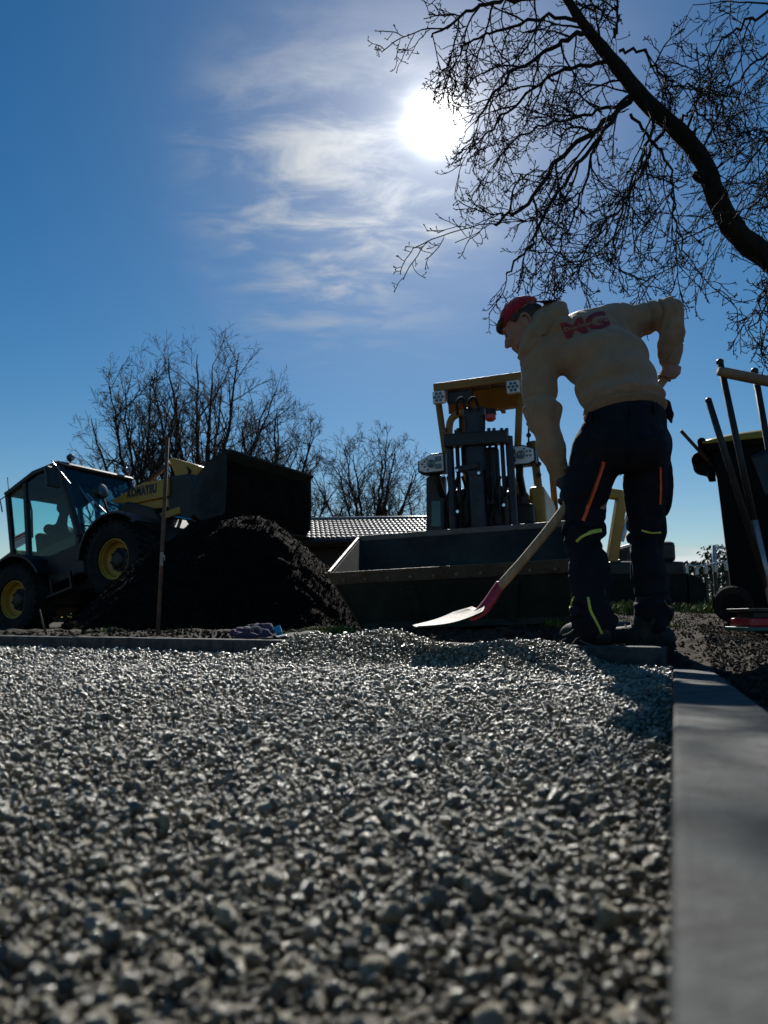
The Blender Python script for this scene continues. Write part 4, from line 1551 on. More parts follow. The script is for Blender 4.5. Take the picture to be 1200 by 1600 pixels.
# tipping link on top of the boom, hydraulics, lower arm
pt = [in_plane(ML, 1, -0.10, *q) for q in ((264, 717), (272, 716), (300, 724), (312, 728), (306, 745), (296, 752), (290, 760), (276, 748), (272, 735))]
MB().prism([(p.x, p.z) for p in pt], 1, -0.12, 0.12).build('tipping_link', M['yellow'], loader, 0.012)
a1, a2 = in_plane(ML, 1, 0, 266, 722), in_plane(ML, 1, 0, 215, 768)
ram = MB().tube([(a1.x, 0, a1.z), (a2.x, 0, a2.z)], 0.035, 10).build('tilt_ram', M['dark_metal'], loader)
MB().tube([(a1.x, 0, a1.z), ((a1.x + a2.x) / 2, 0, (a1.z + a2.z) / 2)], 0.02, 8).build('ram_rod', M['chrome'], ram)
hq1, hq2 = in_plane(ML, 1, -0.1, 312, 735), in_plane(ML, 1, -0.1, 300, 728)
hose = [in_plane(ML, 1, -0.13, *q) for q in ((288, 752), (296, 738), (292, 729), (298, 735), (292, 748))]
MB().tube([(p.x, -0.13, p.z) for p in hose], 0.012, 6).build('hose', M['rubber'], loader)
for y_ in (-0.2, 0.2):
    a1, a2 = in_plane(ML, 1, y_, 284, 797), in_plane(ML, 1, y_, 222, 818)
    MB().bar((a1.x, y_, a1.z), (a2.x, y_, a2.z), 0.07, 0.10).build('lower_arm', M['yellow'], loader, 0.008)
    a3, a4 = in_plane(ML, 1, y_, 300, 812), in_plane(ML, 1, y_, 262, 806)
    MB().tube([(a3.x, y_, a3.z), (a4.x, y_, a4.z)], 0.022, 8).build('lift_ram', M['chrome'], loader)
# coupler between boom and bucket
pc = [in_plane(ML, 1, -0.2, *q) for q in ((262, 745), (300, 740), (312, 800), (296, 812), (264, 800))]
MB().prism([(p.x, p.z) for p in pc], 1, -0.22, 0.30).build('coupler', M['black_paint'], loader, 0.015)
# bucket: side plate traced in its near plane
KY0, KY1 = -0.95, 1.0
bk = [in_plane(ML, 1, KY0, *q) for q in ((298, 800), (299, 772), (308, 742), (328, 718), (352, 701), (352, 760), (349, 800), (338, 818), (312, 812))]
side = [(p.x, p.z) for p in bk]
bucket = empty('bucket')
bucket.parent = loader
for y0, y1 in ((KY0, KY0 + 0.03), (KY1 - 0.03, KY1)):
    MB().prism(side, 1, y0, y1).build('side_plate', M['bucket_paint'], bucket, 0.004)
b = MB()
shell = [side[4], side[3], side[2], side[1], side[0], side[8], side[7]]
cx = sum(p[0] for p in side) / len(side)
cz = sum(p[1] for p in side) / len(side)
inn = [(p[0] + (cx - p[0]) * 0.07, p[1] + (cz - p[1]) * 0.07) for p in shell]
for i in range(len(shell) - 1):
    b.prism([shell[i], shell[i + 1], inn[i + 1], inn[i]], 1, KY0 + 0.03, KY1 - 0.03)
b.build('shell', M['bucket_paint'], bucket)
tp, bt = side[4], side[7]
MB().prism([(tp[0] - 0.10, tp[1] - 0.06), (tp[0] + 0.06, tp[1] - 0.02), (tp[0] + 0.055, tp[1] - 0.045), (tp[0] - 0.09, tp[1] - 0.09)], 1, KY0 + 0.03, KY1 - 0.03).build('top_edge', M['bucket_paint'], bucket)
MB().prism([(bt[0] - 0.06, bt[1] - 0.02), (bt[0] + 0.16, bt[1] - 0.05), (bt[0] + 0.16, bt[1] - 0.03), (bt[0] - 0.06, bt[1] + 0.02)], 1, KY0 - 0.01, KY1 + 0.01).build('cutting_edge', M['bucket_paint'], bucket)
# soil in the bucket
b = MB()
n1, n2 = 14, 30
vs, fs = [], []
f0 = Vector((side[4][0] - 0.10, 0, side[4][1] - 0.10))
f1 = Vector((side[7][0] + 0.05, 0, side[7][1] + 0.05))
for i in range(n1 + 1):
    for j in range(n2 + 1):
        t = i / n1
        y_ = KY0 + 0.03 + (KY1 - KY0 - 0.06) * j / n2
        p = f0.lerp(f1, t)
        nb = float(fbm(np.array([[t * 4.0, y_ * 5, 2.0]]), 3, 61)[0])
        vs.append((p.x + 0.02 + 0.05 * math.sin(t * math.pi) + 0.03 * nb, y_, p.z))
for i in range(n1):
    for j in range(n2):
        a = i * (n2 + 1) + j
        fs.append((a, a + 1, a + n2 + 2, a + n2 + 1))
o = len(vs)
vs += [(f0.x - 0.2, KY0 + 0.03, f0.z), (f0.x - 0.2, KY1 - 0.03, f0.z), (f1.x - 0.3, KY1 - 0.03, f1.z), (f1.x - 0.3, KY0 + 0.03, f1.z)]
b.add(vs, fs)
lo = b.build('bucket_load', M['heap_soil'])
lo.matrix_world = ML
tag(lo, 'dark soil filling the raised bucket of the wheel loader', 'soil')

# ================================================================== COMPACT LOADER WITH THE BIG BUCKET
PSI = R(-18)
Rc = Matrix.Rotation(PSI, 3, 'Z') @ Matrix.Rotation(R(-2.0), 3, 'Y')
MC = Rc.to_4x4()
MC.translation = Vector((0.58, 4.62, 0.02))
comp = empty('compact_loader', M=MC)
tag(comp, 'compact yellow canopy loader with a dark trapezoid bucket lowered towards the gravel', 'loader')
Cp = lambda px, py, y: in_plane(MC, 1, y, px, py)


def fr(y, *pxs):
    return [Cp(px, py, y) for px, py in pxs]


# bucket as a tapering hopper: front rim, rear rim, narrower floor
YF, YB0, YR = -0.28, 0.05, 0.85
fl_, bl_ = Cp(514, 898, YF), Cp(566, 988, YB0)
HW = 0.80
fl = Vector((fl_.x, YF, fl_.z))
frr = Vector((fl_.x + 2 * HW, YF, fl_.z))
blf = Vector((bl_.x, YB0, bl_.z + 0.02))
brf = Vector((frr.x - (bl_.x - fl_.x), YB0, bl_.z + 0.02))
rl_ = Cp(561, 842, YR)
rl = Vector((rl_.x, YR, rl_.z))
rr = Vector((frr.x + 0.02, YR, rl_.z))
blb = Vector((blf.x + 0.03, YR - 0.12, blf.z))
brb = Vector((brf.x - 0.03, YR - 0.12, blf.z))
bkt = empty('bucket')
bkt.parent = comp
T = 0.016


def plate(q, nm, mm, thick=T, parent=None):
    q = [Vector(p) for p in q]
    n_ = (q[1] - q[0]).cross(q[2] - q[0]).normalized() * thick
    k = len(q)
    return MB().add(q + [p + n_ for p in q], [tuple(range(k)), tuple(range(2 * k - 1, k - 1, -1))] + [(i, i + k, (i + 1) % k + k, (i + 1) % k) for i in range(k)]).build(nm, mm, parent or bkt, 0.003)


plate([fl, frr, brf, blf], 'front_plate', M['bucket_paint'])
plate([blf, brf, brb, blb], 'floor_plate', M['bucket_paint'])
plate([rl, blb, brb, rr], 'rear_plate', M['bucket_paint'])
plate([fl, blf, blb, rl], 'side_plate', M['bucket_paint'])
plate([frr, rr, brb, brf], 'side_plate', M['bucket_paint'])
# worn cutting edge bolted along the front rim
d_ = (blf - fl).normalized()
ce = MB()
o1 = Vector((0, -0.012, 0.0))
ce.add([fl + o1 + Vector((-0.03, 0, 0.012)), frr + o1 + Vector((0.03, 0, 0.012)), frr + o1 + d_ * 0.088 + Vector((0.0, 0, 0)), fl + o1 + d_ * 0.088,
        fl + Vector((-0.03, 0.02, 0.012)), frr + Vector((0.03, 0.02, 0.012)), frr + d_ * 0.088 + Vector((0, 0.01, 0)), fl + d_ * 0.088 + Vector((0, 0.01, 0))],
       [(0, 1, 2, 3), (7, 6, 5, 4), (0, 4, 5, 1), (1, 5, 6, 2), (2, 6, 7, 3), (3, 7, 4, 0)])
ce.build('cutting_edge', M['worn_steel'], bkt, 0.004)
for k in range(11):
    p = fl.lerp(frr, 0.05 + 0.09 * k) + d_ * 0.055 + Vector((0, -0.014, 0))
    MB().lathe([(0.013, 0.0), (0.012, 0.007), (0.007, 0.009)], p, (0, -1, -0.1), 6).build('bolt', M['worn_steel'], bkt)
for t in (0.0, 1.0):       # weld beads down the corners of the front plate
    p, q = fl.lerp(frr, t) + d_ * 0.09, blf.lerp(brf, t)
    n_w = 16
    rr_w = [0.006 + 0.0025 * random.random() for _ in range(n_w + 1)]
    MB().tube([p.lerp(q, i / n_w) + Vector((0, -0.004, 0)) for i in range(n_w + 1)], rr_w, 6).build('weld', M['worn_steel'], bkt)
for (p, q) in ((fl, rl), (frr, rr)):
    MB().bar(p + Vector((0, 0, 0.012)), q + Vector((0, 0, 0.012)), 0.02, 0.018).build('side_edge', M['worn_steel'], bkt, 0.004)
MB().bar(rl + Vector((-0.02, 0, 0.0)), rr + Vector((0.02, 0, 0.0)), 0.05, 0.045).build('rear_edge', M['worn_steel'], bkt, 0.006)
for t in (0.3, 0.7):
    p = fl.lerp(frr, t)
    q = blf.lerp(brf, t)
    MB().bar(p + d_ * 0.12 + Vector((0, -0.008, -0.004)), q - d_ * 0.02 + Vector((0, -0.008, -0.004)), 0.06, 0.012, (0, -1, 0)).build('wear_strip', M['bucket_paint'], bkt, 0.003)
MB().bar(blf + Vector((0.02, -0.02, 0.02)), brf + Vector((-0.02, -0.02, 0.02)), 0.03, 0.05).build('heel_strip', M['bucket_paint'], bkt, 0.006)

# hitch frame: uprights, crossbeam, column, rods
YH = 1.02


def up(px, y_top, y_bot, r_, y=YH, mm='blue_steel', nm='upright', n=12, px2=None):
    a = Cp(px, y_top, y)
    c = Cp(px2 or px, y_bot, y)
    c = Vector((a.x, y, c.z)) if px2 is None else c
    return MB().tube([a, c], r_, n).build(nm, M[mm], comp, smooth=False)


for px in (702, 795):
    up(px, 682, 880, 0.030)
for px in (713, 783):
    up(px, 672, 870, 0.017, YH + 0.04, 'dark_metal', 'lift_rod')
a, c = Cp(695, 690, YH - 0.04), Cp(794, 683, YH - 0.04)
MB().bar(a, c, 0.09, 0.105).build('crossbeam', M['black_paint'], comp, 0.01)
for px in (697, 716, 764, 772, 784, 792):
    a = Cp(px, 676, YH - 0.04)
    MB().tube([a, a + Vector((0, 0, 0.035))], 0.014, 6).build('bolt', M['dark_metal'], comp)
a, c = Cp(740, 645, YH), Cp(738, 870, YH)
MB().box((a.x - 0.058, YH - 0.05, c.z), (a.x + 0.058, YH + 0.05, a.z)).build('mast_column', M['blue_steel'], comp, 0.01)
a, c = Cp(726, 648, YH), Cp(758, 646, YH)
MB().bar(a, c, 0.09, 0.09).build('mast_head', M['black_paint'], comp, 0.012)
for px in (728, 751):
    up(px, 652, 735, 0.014, YH - 0.03, 'blue_steel', 'guide_rod')
for px, t_, b_ in ((722, 690, 740), (727, 696, 800), (757, 690, 790), (765, 692, 780), (775, 694, 800)):
    up(px, t_, b_, 0.013, YH + 0.06, 'blue_steel', 'hydraulic_pipe', 8)
a, c = Cp(768, 700, YH + 0.1), Cp(768, 790, YH + 0.1)
MB().box((a.x - 0.05, YH + 0.06, c.z), (a.x + 0.05, YH + 0.16, a.z)).build('ram_block', M['black_paint'], comp, 0.01)
a, c = Cp(712, 735, YH - 0.05), Cp(748, 727, YH - 0.05)
MB().bar(a, c, 0.05, 0.05).build('lower_crossbar', M['black_paint'], comp, 0.006)
for px, py in ((715, 736), (749, 740), (693, 744), (716, 800), (788, 790)):
    a = Cp(px, py, YH - 0.07)
    MB().tube([a, a + Vector((0, -0.03, 0))], 0.012, 8).build('pin', M['chrome'], comp)
for pts_ in (((715, 648), (714, 628), (722, 622), (727, 640)), ((719, 650), (720, 672), (726, 684), (735, 684)), ((756, 648), (756, 672), (752, 682), (745, 682)),
             ((735, 640), (733, 626), (742, 622), (748, 640))):
    P, rr_ = resample([Cp(px, py, YH - 0.06) for px, py in pts_], [0.011] * len(pts_), 14)
    MB().tube(P, rr_, 6).build('hydraulic_hose', M['rubber'], comp, smooth=True)
random.seed(12)
for k in range(9):
    px = 700 + 11 * k
    P = [Cp(px + random.uniform(-6, 6), 745 + 22 * j, YH + 0.02 + random.uniform(-0.05, 0.08)) for j in range(6)]
    P, rr_ = resample(P, [random.choice((0.011, 0.014, 0.018))] * 6, 16)
    MB().tube(P, rr_, 6).build('hydraulic_hose', M['rubber'], comp, smooth=True)
# tool carrier plate and lift arm behind the bucket
a, c = Cp(705, 765, YH + 0.1), Cp(792, 880, YH + 0.1)
MB().box((a.x, YH + 0.10, c.z), (c.x, YH + 0.22, a.z)).build('carrier_plate', M['black_paint'], comp, 0.015)
# machine body, engine cover, wheels
a, c = Cp(672, 770, 1.5), Cp(848, 900, 1.5)
MB().box((a.x + 0.10, 1.45, 0.30), (c.x - 0.08, 3.1, Cp(700, 775, 1.5).z)).build('body', M['black_paint'], comp, 0.04)
a, c = Cp(826, 760, 1.55), Cp(850, 812, 1.55)
MB().box((a.x, 1.55, 0.42), (c.x + 0.02, 2.9, a.z)).build('side_cover', M['yellow'], comp, 0.03)
a2 = Cp(672, 780, 1.6)
MB().box((a2.x + 0.02, 1.9, 0.42), (a2.x + 0.14, 2.9, a2.z - 0.05)).build('side_cover', M['yellow'], comp, 0.03)
a, c = Cp(805, 790, 1.48), Cp(838, 822, 1.48)
MB().box((a.x, 1.38, c.z), (c.x, 1.55, a.z)).build('tank', M['black_paint'], comp, 0.03)
cm = (Cp(690, 800, 1.9).x + Cp(830, 800, 1.9).x) / 2
for x_, s in ((cm - 0.45, -1), (cm + 0.45, 1)):
    for y_ in (1.75, 2.85):
        w_ = wheel(comp, (0, 0, 0), 0.33, 0.24, s, 0.17, M['yellow'], 18)
        w_.matrix_local = Matrix.Translation((x_, y_, 0.32)) @ Matrix.Rotation(R(-90), 4, 'Z')
# operator place: side panels with a sliver of glass, seat, levers
q = fr(1.35, (668, 748), (678, 742), (697, 745), (697, 835), (668, 835))
MB().prism([(p.x, p.z) for p in q], 1, 1.30, 1.38).build('lamp_pillar', M['black_paint'], comp, 0.01)
q = fr(1.28, (674, 783), (688, 783), (688, 822), (674, 822))
MB().prism([(p.x, p.z) for p in q], 1, 1.28, 1.292).build('side_glass', M['glass_teal'], comp)
MB().box((cm - 0.22, 2.2, 0.75), (cm + 0.22, 2.7, 0.9)).box((cm - 0.22, 2.6, 0.9), (cm + 0.22, 2.72, 1.35)).build('seat', M['black_cloth'], comp, 0.04)
# canopy: posts, roof tray, fascia with slots
YC0, YC1 = 1.55, 2.55
roofl, roofr = Cp(677, 607, YC0), Cp(846, 582, YC0)
z_r = (roofl.z + roofr.z) / 2
xl, xr = roofl.x, roofr.x
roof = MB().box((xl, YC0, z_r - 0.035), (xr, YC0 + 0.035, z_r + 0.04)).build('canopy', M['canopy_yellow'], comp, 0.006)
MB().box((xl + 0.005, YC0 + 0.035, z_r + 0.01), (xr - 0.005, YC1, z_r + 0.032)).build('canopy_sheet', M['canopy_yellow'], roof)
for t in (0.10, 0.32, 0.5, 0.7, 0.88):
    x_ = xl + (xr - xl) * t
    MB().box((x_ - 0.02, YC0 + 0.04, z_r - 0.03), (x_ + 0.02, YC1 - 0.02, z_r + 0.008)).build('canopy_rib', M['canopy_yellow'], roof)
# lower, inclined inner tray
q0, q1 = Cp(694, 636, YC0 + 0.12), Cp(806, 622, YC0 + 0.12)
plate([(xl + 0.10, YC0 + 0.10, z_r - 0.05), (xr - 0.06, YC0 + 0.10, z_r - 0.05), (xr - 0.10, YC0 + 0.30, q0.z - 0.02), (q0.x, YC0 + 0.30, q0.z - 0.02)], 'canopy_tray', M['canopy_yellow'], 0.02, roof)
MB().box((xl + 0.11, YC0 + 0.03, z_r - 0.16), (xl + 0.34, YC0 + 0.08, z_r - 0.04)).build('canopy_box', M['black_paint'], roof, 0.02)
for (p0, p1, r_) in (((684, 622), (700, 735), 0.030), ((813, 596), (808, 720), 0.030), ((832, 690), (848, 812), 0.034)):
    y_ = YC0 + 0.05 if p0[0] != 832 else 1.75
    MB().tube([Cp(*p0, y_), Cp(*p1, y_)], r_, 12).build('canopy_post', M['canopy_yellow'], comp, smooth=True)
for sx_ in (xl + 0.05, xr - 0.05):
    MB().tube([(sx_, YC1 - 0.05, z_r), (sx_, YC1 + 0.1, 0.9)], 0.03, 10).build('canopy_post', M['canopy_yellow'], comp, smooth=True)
P, rr_ = resample([Cp(px, py, 1.45) for px, py in ((702, 690), (702, 668), (706, 654), (718, 646), (728, 645))], [0.032] * 5, 14)
MB().tube(P, rr_, 10).build('bent_tube', M['canopy_yellow'], comp, smooth=True)
P, rr_ = resample([Cp(px, py, 1.4) for px, py in ((790, 795), (800, 778), (808, 760), (810, 740))], [0.022] * 4, 10)
MB().tube(P, rr_, 8).build('bent_tube', M['canopy_yellow'], comp, smooth=True)
# LED spots under the canopy corners: square lamp with seven lenses
for px, py in ((686, 621), (802, 605)):
    c = Cp(px, py, YC0 - 0.03)
    sp = MB().box((c.x - 0.055, YC0 - 0.05, c.z - 0.055), (c.x + 0.055, YC0 + 0.0, c.z + 0.055)).build('led_spot', M['lamp_face'], comp, 0.008)
    for k in range(7):
        a = 6.283 * k / 6
        o = Vector((0, 0, 0)) if k == 6 else Vector((math.cos(a) * 0.034, 0, math.sin(a) * 0.034))
        MB().lathe([(0.015, 0), (0.010, 0.006)], (c.x + o.x, YC0 - 0.05, c.z + o.z), (0, -1, 0), 10).build('lens', M['lamp_lens'], sp)
# red beacon hanging below the tray
c = Cp(766, 645, YC0 + 0.2)
bc = MB().lathe([(0.05, 0.03), (0.055, -0.02)], c, (0, 0, 1), 14).build('beacon', M['black_paint'], comp)
MB().lathe([(0.048, -0.02), (0.048, -0.06), (0.03, -0.075)], c, (0, 0, 1), 14).build('beacon_lens', M['red_lamp'], bc)
# headlights: wedge-shaped faces with a round main lens and smaller squares
for sgn, (px, py) in ((-1, (675, 725)), (1, (814, 712))):
    c = Cp(px, py, 1.12)
    w2, h2 = 0.108, 0.076
    if sgn < 0:
        poly = [(-w2, -h2 * 0.75), (-w2 * 0.55, -h2), (w2, -h2), (w2, h2), (0, h2), (-w2, h2 * 0.35)]
        sq_ = [(0.058, 0.03), (0.058, -0.03)]
        mn = (0.002, -0.005)
        dots = [(-0.055, 0.02), (-0.055, -0.025), (-0.075, 0.0), (-0.035, 0.035), (-0.03, -0.05)]
    else:
        poly = [(-w2, -h2), (w2 * 0.55, -h2), (w2, -h2 * 0.75), (w2, h2 * 0.55), (0.02, h2), (-w2, h2)]
        sq_ = [(-0.062, 0.03), (-0.062, -0.03)]
        mn = (0.004, 0.0)
        dots = [(0.05, 0.025), (0.075, 0.025), (0.05, -0.01), (0.075, -0.01), (0.03, 0.045)]
    hl = MB().prism([(c.x + p[0] * 1.07, c.z + p[1] * 1.09) for p in poly], 1, 1.10, 1.20).build('headlight', M['black_paint'], comp, 0.01)
    MB().prism([(c.x + p[0] * 0.94, c.z + p[1] * 0.92) for p in poly], 1, 1.090, 1.0985).build('reflector', M['lamp_face'], hl, 0.006)
    MB().lathe([(0.032, 0), (0.034, 0.012), (0.026, 0.014), (0.0, 0.010)], (c.x + mn[0], 1.089, c.z + mn[1]), (0, -1, 0), 18).build('main_lens', M['lamp_lens'], hl, smooth=False)
    for p in sq_:
        MB().box((c.x + p[0] - 0.026, 1.080, c.z + p[1] - 0.02), (c.x + p[0] + 0.026, 1.0895, c.z + p[1] + 0.02)).build('side_lens', M['lamp_lens'], hl, 0.008)
    for p in dots:
        MB().lathe([(0.010, 0), (0.006, 0.006)], (c.x + p[0], 1.0895, c.z + p[1]), (0, -1, 0), 8).build('small_lens', M['lamp_lens'], hl)
    MB().tube([(c.x - sgn * 0.02, 1.16, c.z - 0.06), (c.x - sgn * 0.03, 1.2, c.z - 0.14), (c.x - sgn * 0.03, 1.35, c.z - 0.26)], 0.03, 10).build('lamp_arm', M['black_paint'], hl)
# chain-like clutter on the right post
for py in (662, 680, 694, 725, 742):
    a = Cp(826 if py < 700 else 842, py, 1.7)
    MB().ball(a, 0.022, 8, 6).build('grease_nipple', M['dark_metal'], comp)
a, c = Cp(826, 650, 1.7), Cp(826, 700, 1.7)
MB().tube([a, c], 0.008, 6).build('aerial', M['dark_metal'], comp)

# ================================================================== SMALL DIGGER FAR BEHIND THE WORKER'S LEGS
dg_o = at(985, 945, 9.0)
dig = empty('mini_digger', (dg_o.x, dg_o.y, float(ground_h(np.array([dg_o.x]), np.array([dg_o.y]))[0])))
tag(dig, 'small yellow digger with a bent arm, seen between the worker\'s legs', 'digger')


def dpart(mb, nm, mm, **k):
    o = mb.build(nm, mm, None, **k)
    o.parent = dig
    o.matrix_parent_inverse = Matrix.Translation(-dig.location)
    return o


gz = dig.location.z
for y_ in (8.7, 9.5):
    prof = [(dg_o.x - 0.55 + 0.2 * math.cos(a), gz + 0.2 + 0.2 * math.sin(a)) for a in np.linspace(R(90), R(270), 9)] + [(dg_o.x + 0.55 + 0.2 * math.cos(a), gz + 0.2 + 0.2 * math.sin(a)) for a in np.linspace(R(-90), R(90), 9)]
    dpart(MB().prism(prof, 1, y_ - 0.12, y_ + 0.12), 'track', M['rubber'], bevel=0.01)
dpart(MB().box((dg_o.x - 0.35, 8.65, gz + 0.36), (dg_o.x + 0.55, 9.55, gz + 0.55)), 'turntable', M['black_paint'], bevel=0.03)
b1, b2, b3 = at(952, 875, 8.8), at(971, 778, 8.8), at(905, 764, 8.8)
b0 = at(985, 905, 8.9)
dpart(MB().bar(b0, b1 + Vector((0.05, 0, -0.05)), 0.14, 0.16), 'boom_foot', M['black_paint'], bevel=0.02)
dpart(MB().bar(b1 + Vector((0.02, 0, -0.05)), b2, 0.12, 0.14), 'boom', M['yellow'], bevel=0.015)
dpart(MB().bar(b2 + Vector((0.06, 0, 0.02)), b3, 0.11, 0.12), 'dipper', M['yellow'], bevel=0.015)
dpart(MB().tube([b1.lerp(b2, 0.3) + Vector((0.10, 0, 0)), b2 + Vector((0.12, 0, -0.1))], 0.035, 8), 'ram', M['chrome'])
b4 = at(872, 808, 8.6)
dpart(MB().bar(b3, b4, 0.09, 0.09), 'dipper_end', M['yellow'], bevel=0.01)
dpart(MB().prism([(b4.x - 0.2, b4.z - 0.1), (b4.x + 0.06, b4.z + 0.05), (b4.x + 0.05, b4.z - 0.25), (b4.x - 0.12, b4.z - 0.32)], 1, 8.4, 8.8), 'digging_bucket', M['black_paint'], bevel=0.01)
dpart(MB().tube([at(1044, 905, 8.9), at(1045, 868, 8.9), at(1041, 860, 8.9), at(1036, 862, 8.9), at(1036, 880, 8.9)], 0.03, 8), 'guard_rail', M['black_paint'])
dpart(MB().box((dg_o.x + 0.0, 8.75, gz + 0.55), (dg_o.x + 0.5, 9.45, gz + 0.80)), 'engine_cover', M['black_paint'], bevel=0.05)

bx = at(1056, 890, 9.4)
o = MB().box((bx.x - 0.05, bx.y - 0.03, 0.2), (bx.x + 0.05, bx.y + 0.03, bx.z + 0.08)).build('marker_board', M['pale_cloth'], None, 0.004)
tag(o, 'small pale upright board left of the low metal fence', 'board')
bx = at(990, 900, 11.5)
o = MB().box((bx.x - 0.10, bx.y - 0.05, 0.2), (bx.x + 0.10, bx.y + 0.05, bx.z + 0.12)).build('white_panel', M['white_print'], None, 0.004)
tag(o, 'white panel glimpsed between the worker\'s knees', 'panel')

# ================================================================== BODIES
class Field:
    """signed distance on a grid, blended limb by limb, then skinned as one continuous surface"""
    def __init__(self, lo, hi, h):
        self.lo = np.array(lo, dtype=float)
        self.h = h
        self.n = np.ceil((np.array(hi) - self.lo) / h).astype(int) + 1
        self.F = np.full(tuple(self.n), 0.5, dtype=np.float32)

    def _win(self, lo, hi, pad):
        a = np.clip(np.floor((np.asarray(lo) - pad - self.lo) / self.h).astype(int), 0, self.n - 1)
        b = np.clip(np.ceil((np.asarray(hi) + pad - self.lo) / self.h).astype(int) + 1, 1, self.n)
        sl = tuple(slice(a[i], b[i]) for i in range(3))
        ax = [self.lo[i] + self.h * np.arange(a[i], b[i]) for i in range(3)]
        X, Y, Z = np.meshgrid(*ax, indexing='ij', sparse=True)
        return sl, X, Y, Z

    def _mix(self, sl, d, k, cut):
        F = self.F[sl]
        if cut:
            d = -d
            h = np.clip(0.5 - 0.5 * (F - d) / k, 0, 1)
            F[...] = F * (1 - h) + d * h + k * h * (1 - h)
        else:
            h = np.clip(0.5 + 0.5 * (d - F) / k, 0, 1)
            F[...] = d * (1 - h) + F * h - k * h * (1 - h)

    def cone(self, a, b, ra, rb, k=0.02, cut=False):
        a, b = np.array(a, float), np.array(b, float)
        m = max(ra, rb) + 3 * k + 0.02
        sl, X, Y, Z = self._win(np.minimum(a, b), np.maximum(a, b), m)
        ab = b - a
        L2 = max(float(ab @ ab), 1e-9)
        t = np.clip(((X - a[0]) * ab[0] + (Y - a[1]) * ab[1] + (Z - a[2]) * ab[2]) / L2, 0, 1)
        d = np.sqrt((X - a[0] - t * ab[0]) ** 2 + (Y - a[1] - t * ab[1]) ** 2 + (Z - a[2] - t * ab[2]) ** 2) - (ra + (rb - ra) * t)
        self._mix(sl, d, k, cut)

    def chain(self, pts, rad, k=0.02):
        for i in range(len(pts) - 1):
            self.cone(pts[i], pts[i + 1], rad[i], rad[i + 1], k)

    def ell(self, c, r, axes=None, k=0.02, cut=False):
        c = np.array(c, float)
        r = np.array(r, float)
        A = np.eye(3) if axes is None else np.array([np.array(v, float) / np.linalg.norm(v) for v in axes])
        m = r.max()
        sl, X, Y, Z = self._win(c - m, c + m, 3 * k + 0.02)
        dx, dy, dz = X - c[0], Y - c[1], Z - c[2]
        q = [(dx * A[i, 0] + dy * A[i, 1] + dz * A[i, 2]) for i in range(3)]
        k0 = np.sqrt(sum((q[i] / r[i]) ** 2 for i in range(3)))
        k1 = np.sqrt(sum((q[i] / r[i] ** 2) ** 2 for i in range(3))) + 1e-9
        d = k0 * (k0 - 1) / k1
        self._mix(sl, d, k, cut)

    def halfcut(self, p, n):
        """remove everything on the n side of the plane through p"""
        p, n = np.array(p, float), np.array(n, float)
        n = n / np.linalg.norm(n)
        ax = [self.lo[i] + self.h * np.arange(self.n[i]) for i in range(3)]
        X, Y, Z = np.meshgrid(*ax, indexing='ij', sparse=True)
        d = (X - p[0]) * n[0] + (Y - p[1]) * n[1] + (Z - p[2]) * n[2]
        self.F = np.maximum(self.F, d.astype(np.float32))

    def shell(self, t):
        self.F = np.maximum(self.F, -(self.F + t))

    def mesh(self):
        F = self.F
        F[0], F[-1], F[:, 0], F[:, -1], F[:, :, 0], F[:, :, -1] = [0.5] * 6
        ins = F < 0
        n = F.shape
        cnt = np.zeros(tuple(np.array(n) - 1), dtype=np.int8)
        cor = [(i, j, k) for i in (0, 1) for j in (0, 1) for k in (0, 1)]
        for i, j, k in cor:
            cnt += ins[i:n[0] - 1 + i, j:n[1] - 1 + j, k:n[2] - 1 + k]
        I, J, K = np.nonzero((cnt > 0) & (cnt < 8))
        idx = np.full(cnt.shape, -1, dtype=np.int64)
        idx[I, J, K] = np.arange(len(I))
        val = {c: F[I + c[0], J + c[1], K + c[2]].astype(float) for c in cor}
        acc = np.zeros((len(I), 3))
        w = np.zeros(len(I))
        for c in cor:
            for ax in range(3):
                if c[ax]:
                    continue
                e = list(c)
                e[ax] = 1
                e = tuple(e)
                a, b = val[c], val[e]
                x = (a < 0) != (b < 0)
                t = np.where(x, a / np.where(x, a - b, 1), 0)
                p = np.zeros((len(I), 3)) + np.array(c, float)
                p[:, ax] += t
                acc += p * x[:, None]
                w += x
        V = self.lo + self.h * (np.stack([I, J, K], -1) + acc / w[:, None])
        faces = []
        for ax in range(3):
            s0 = [slice(None)] * 3
            s1 = [slice(None)] * 3
            s0[ax] = slice(0, n[ax] - 1)
            s1[ax] = slice(1, n[ax])
            A, B = ins[tuple(s0)], ins[tuple(s1)]
            P = np.stack(np.nonzero(A != B), -1)
            flip = B[tuple(P.T)]
            u, v = (ax + 1) % 3, (ax + 2) % 3
            q = []
            for du, dv in ((-1, -1), (0, -1), (0, 0), (-1, 0)):
                Q = P.copy()
                Q[:, u] += du
                Q[:, v] += dv
                q.append(idx[tuple(np.clip(Q, 0, np.array(cnt.shape) - 1).T)])
            q = np.stack(q, -1)
            q[flip] = q[flip][:, ::-1]
            faces.append(q)
        Fc = np.concatenate(faces)
        Fc = Fc[(Fc >= 0).all(1)]
        return V, Fc


def relax(V, F, it=2, f=0.5):
    for _ in range(it):
        S = np.zeros_like(V)
        C = np.zeros(len(V))
        for a in range(4):
            b = (a + 1) % 4
            np.add.at(S, F[:, a], V[F[:, b]])
            np.add.at(S, F[:, b], V[F[:, a]])
            np.add.at(C, F[:, a], 1)
            np.add.at(C, F[:, b], 1)
        V = V + f * (S / np.maximum(C, 1)[:, None] - V)
    return V


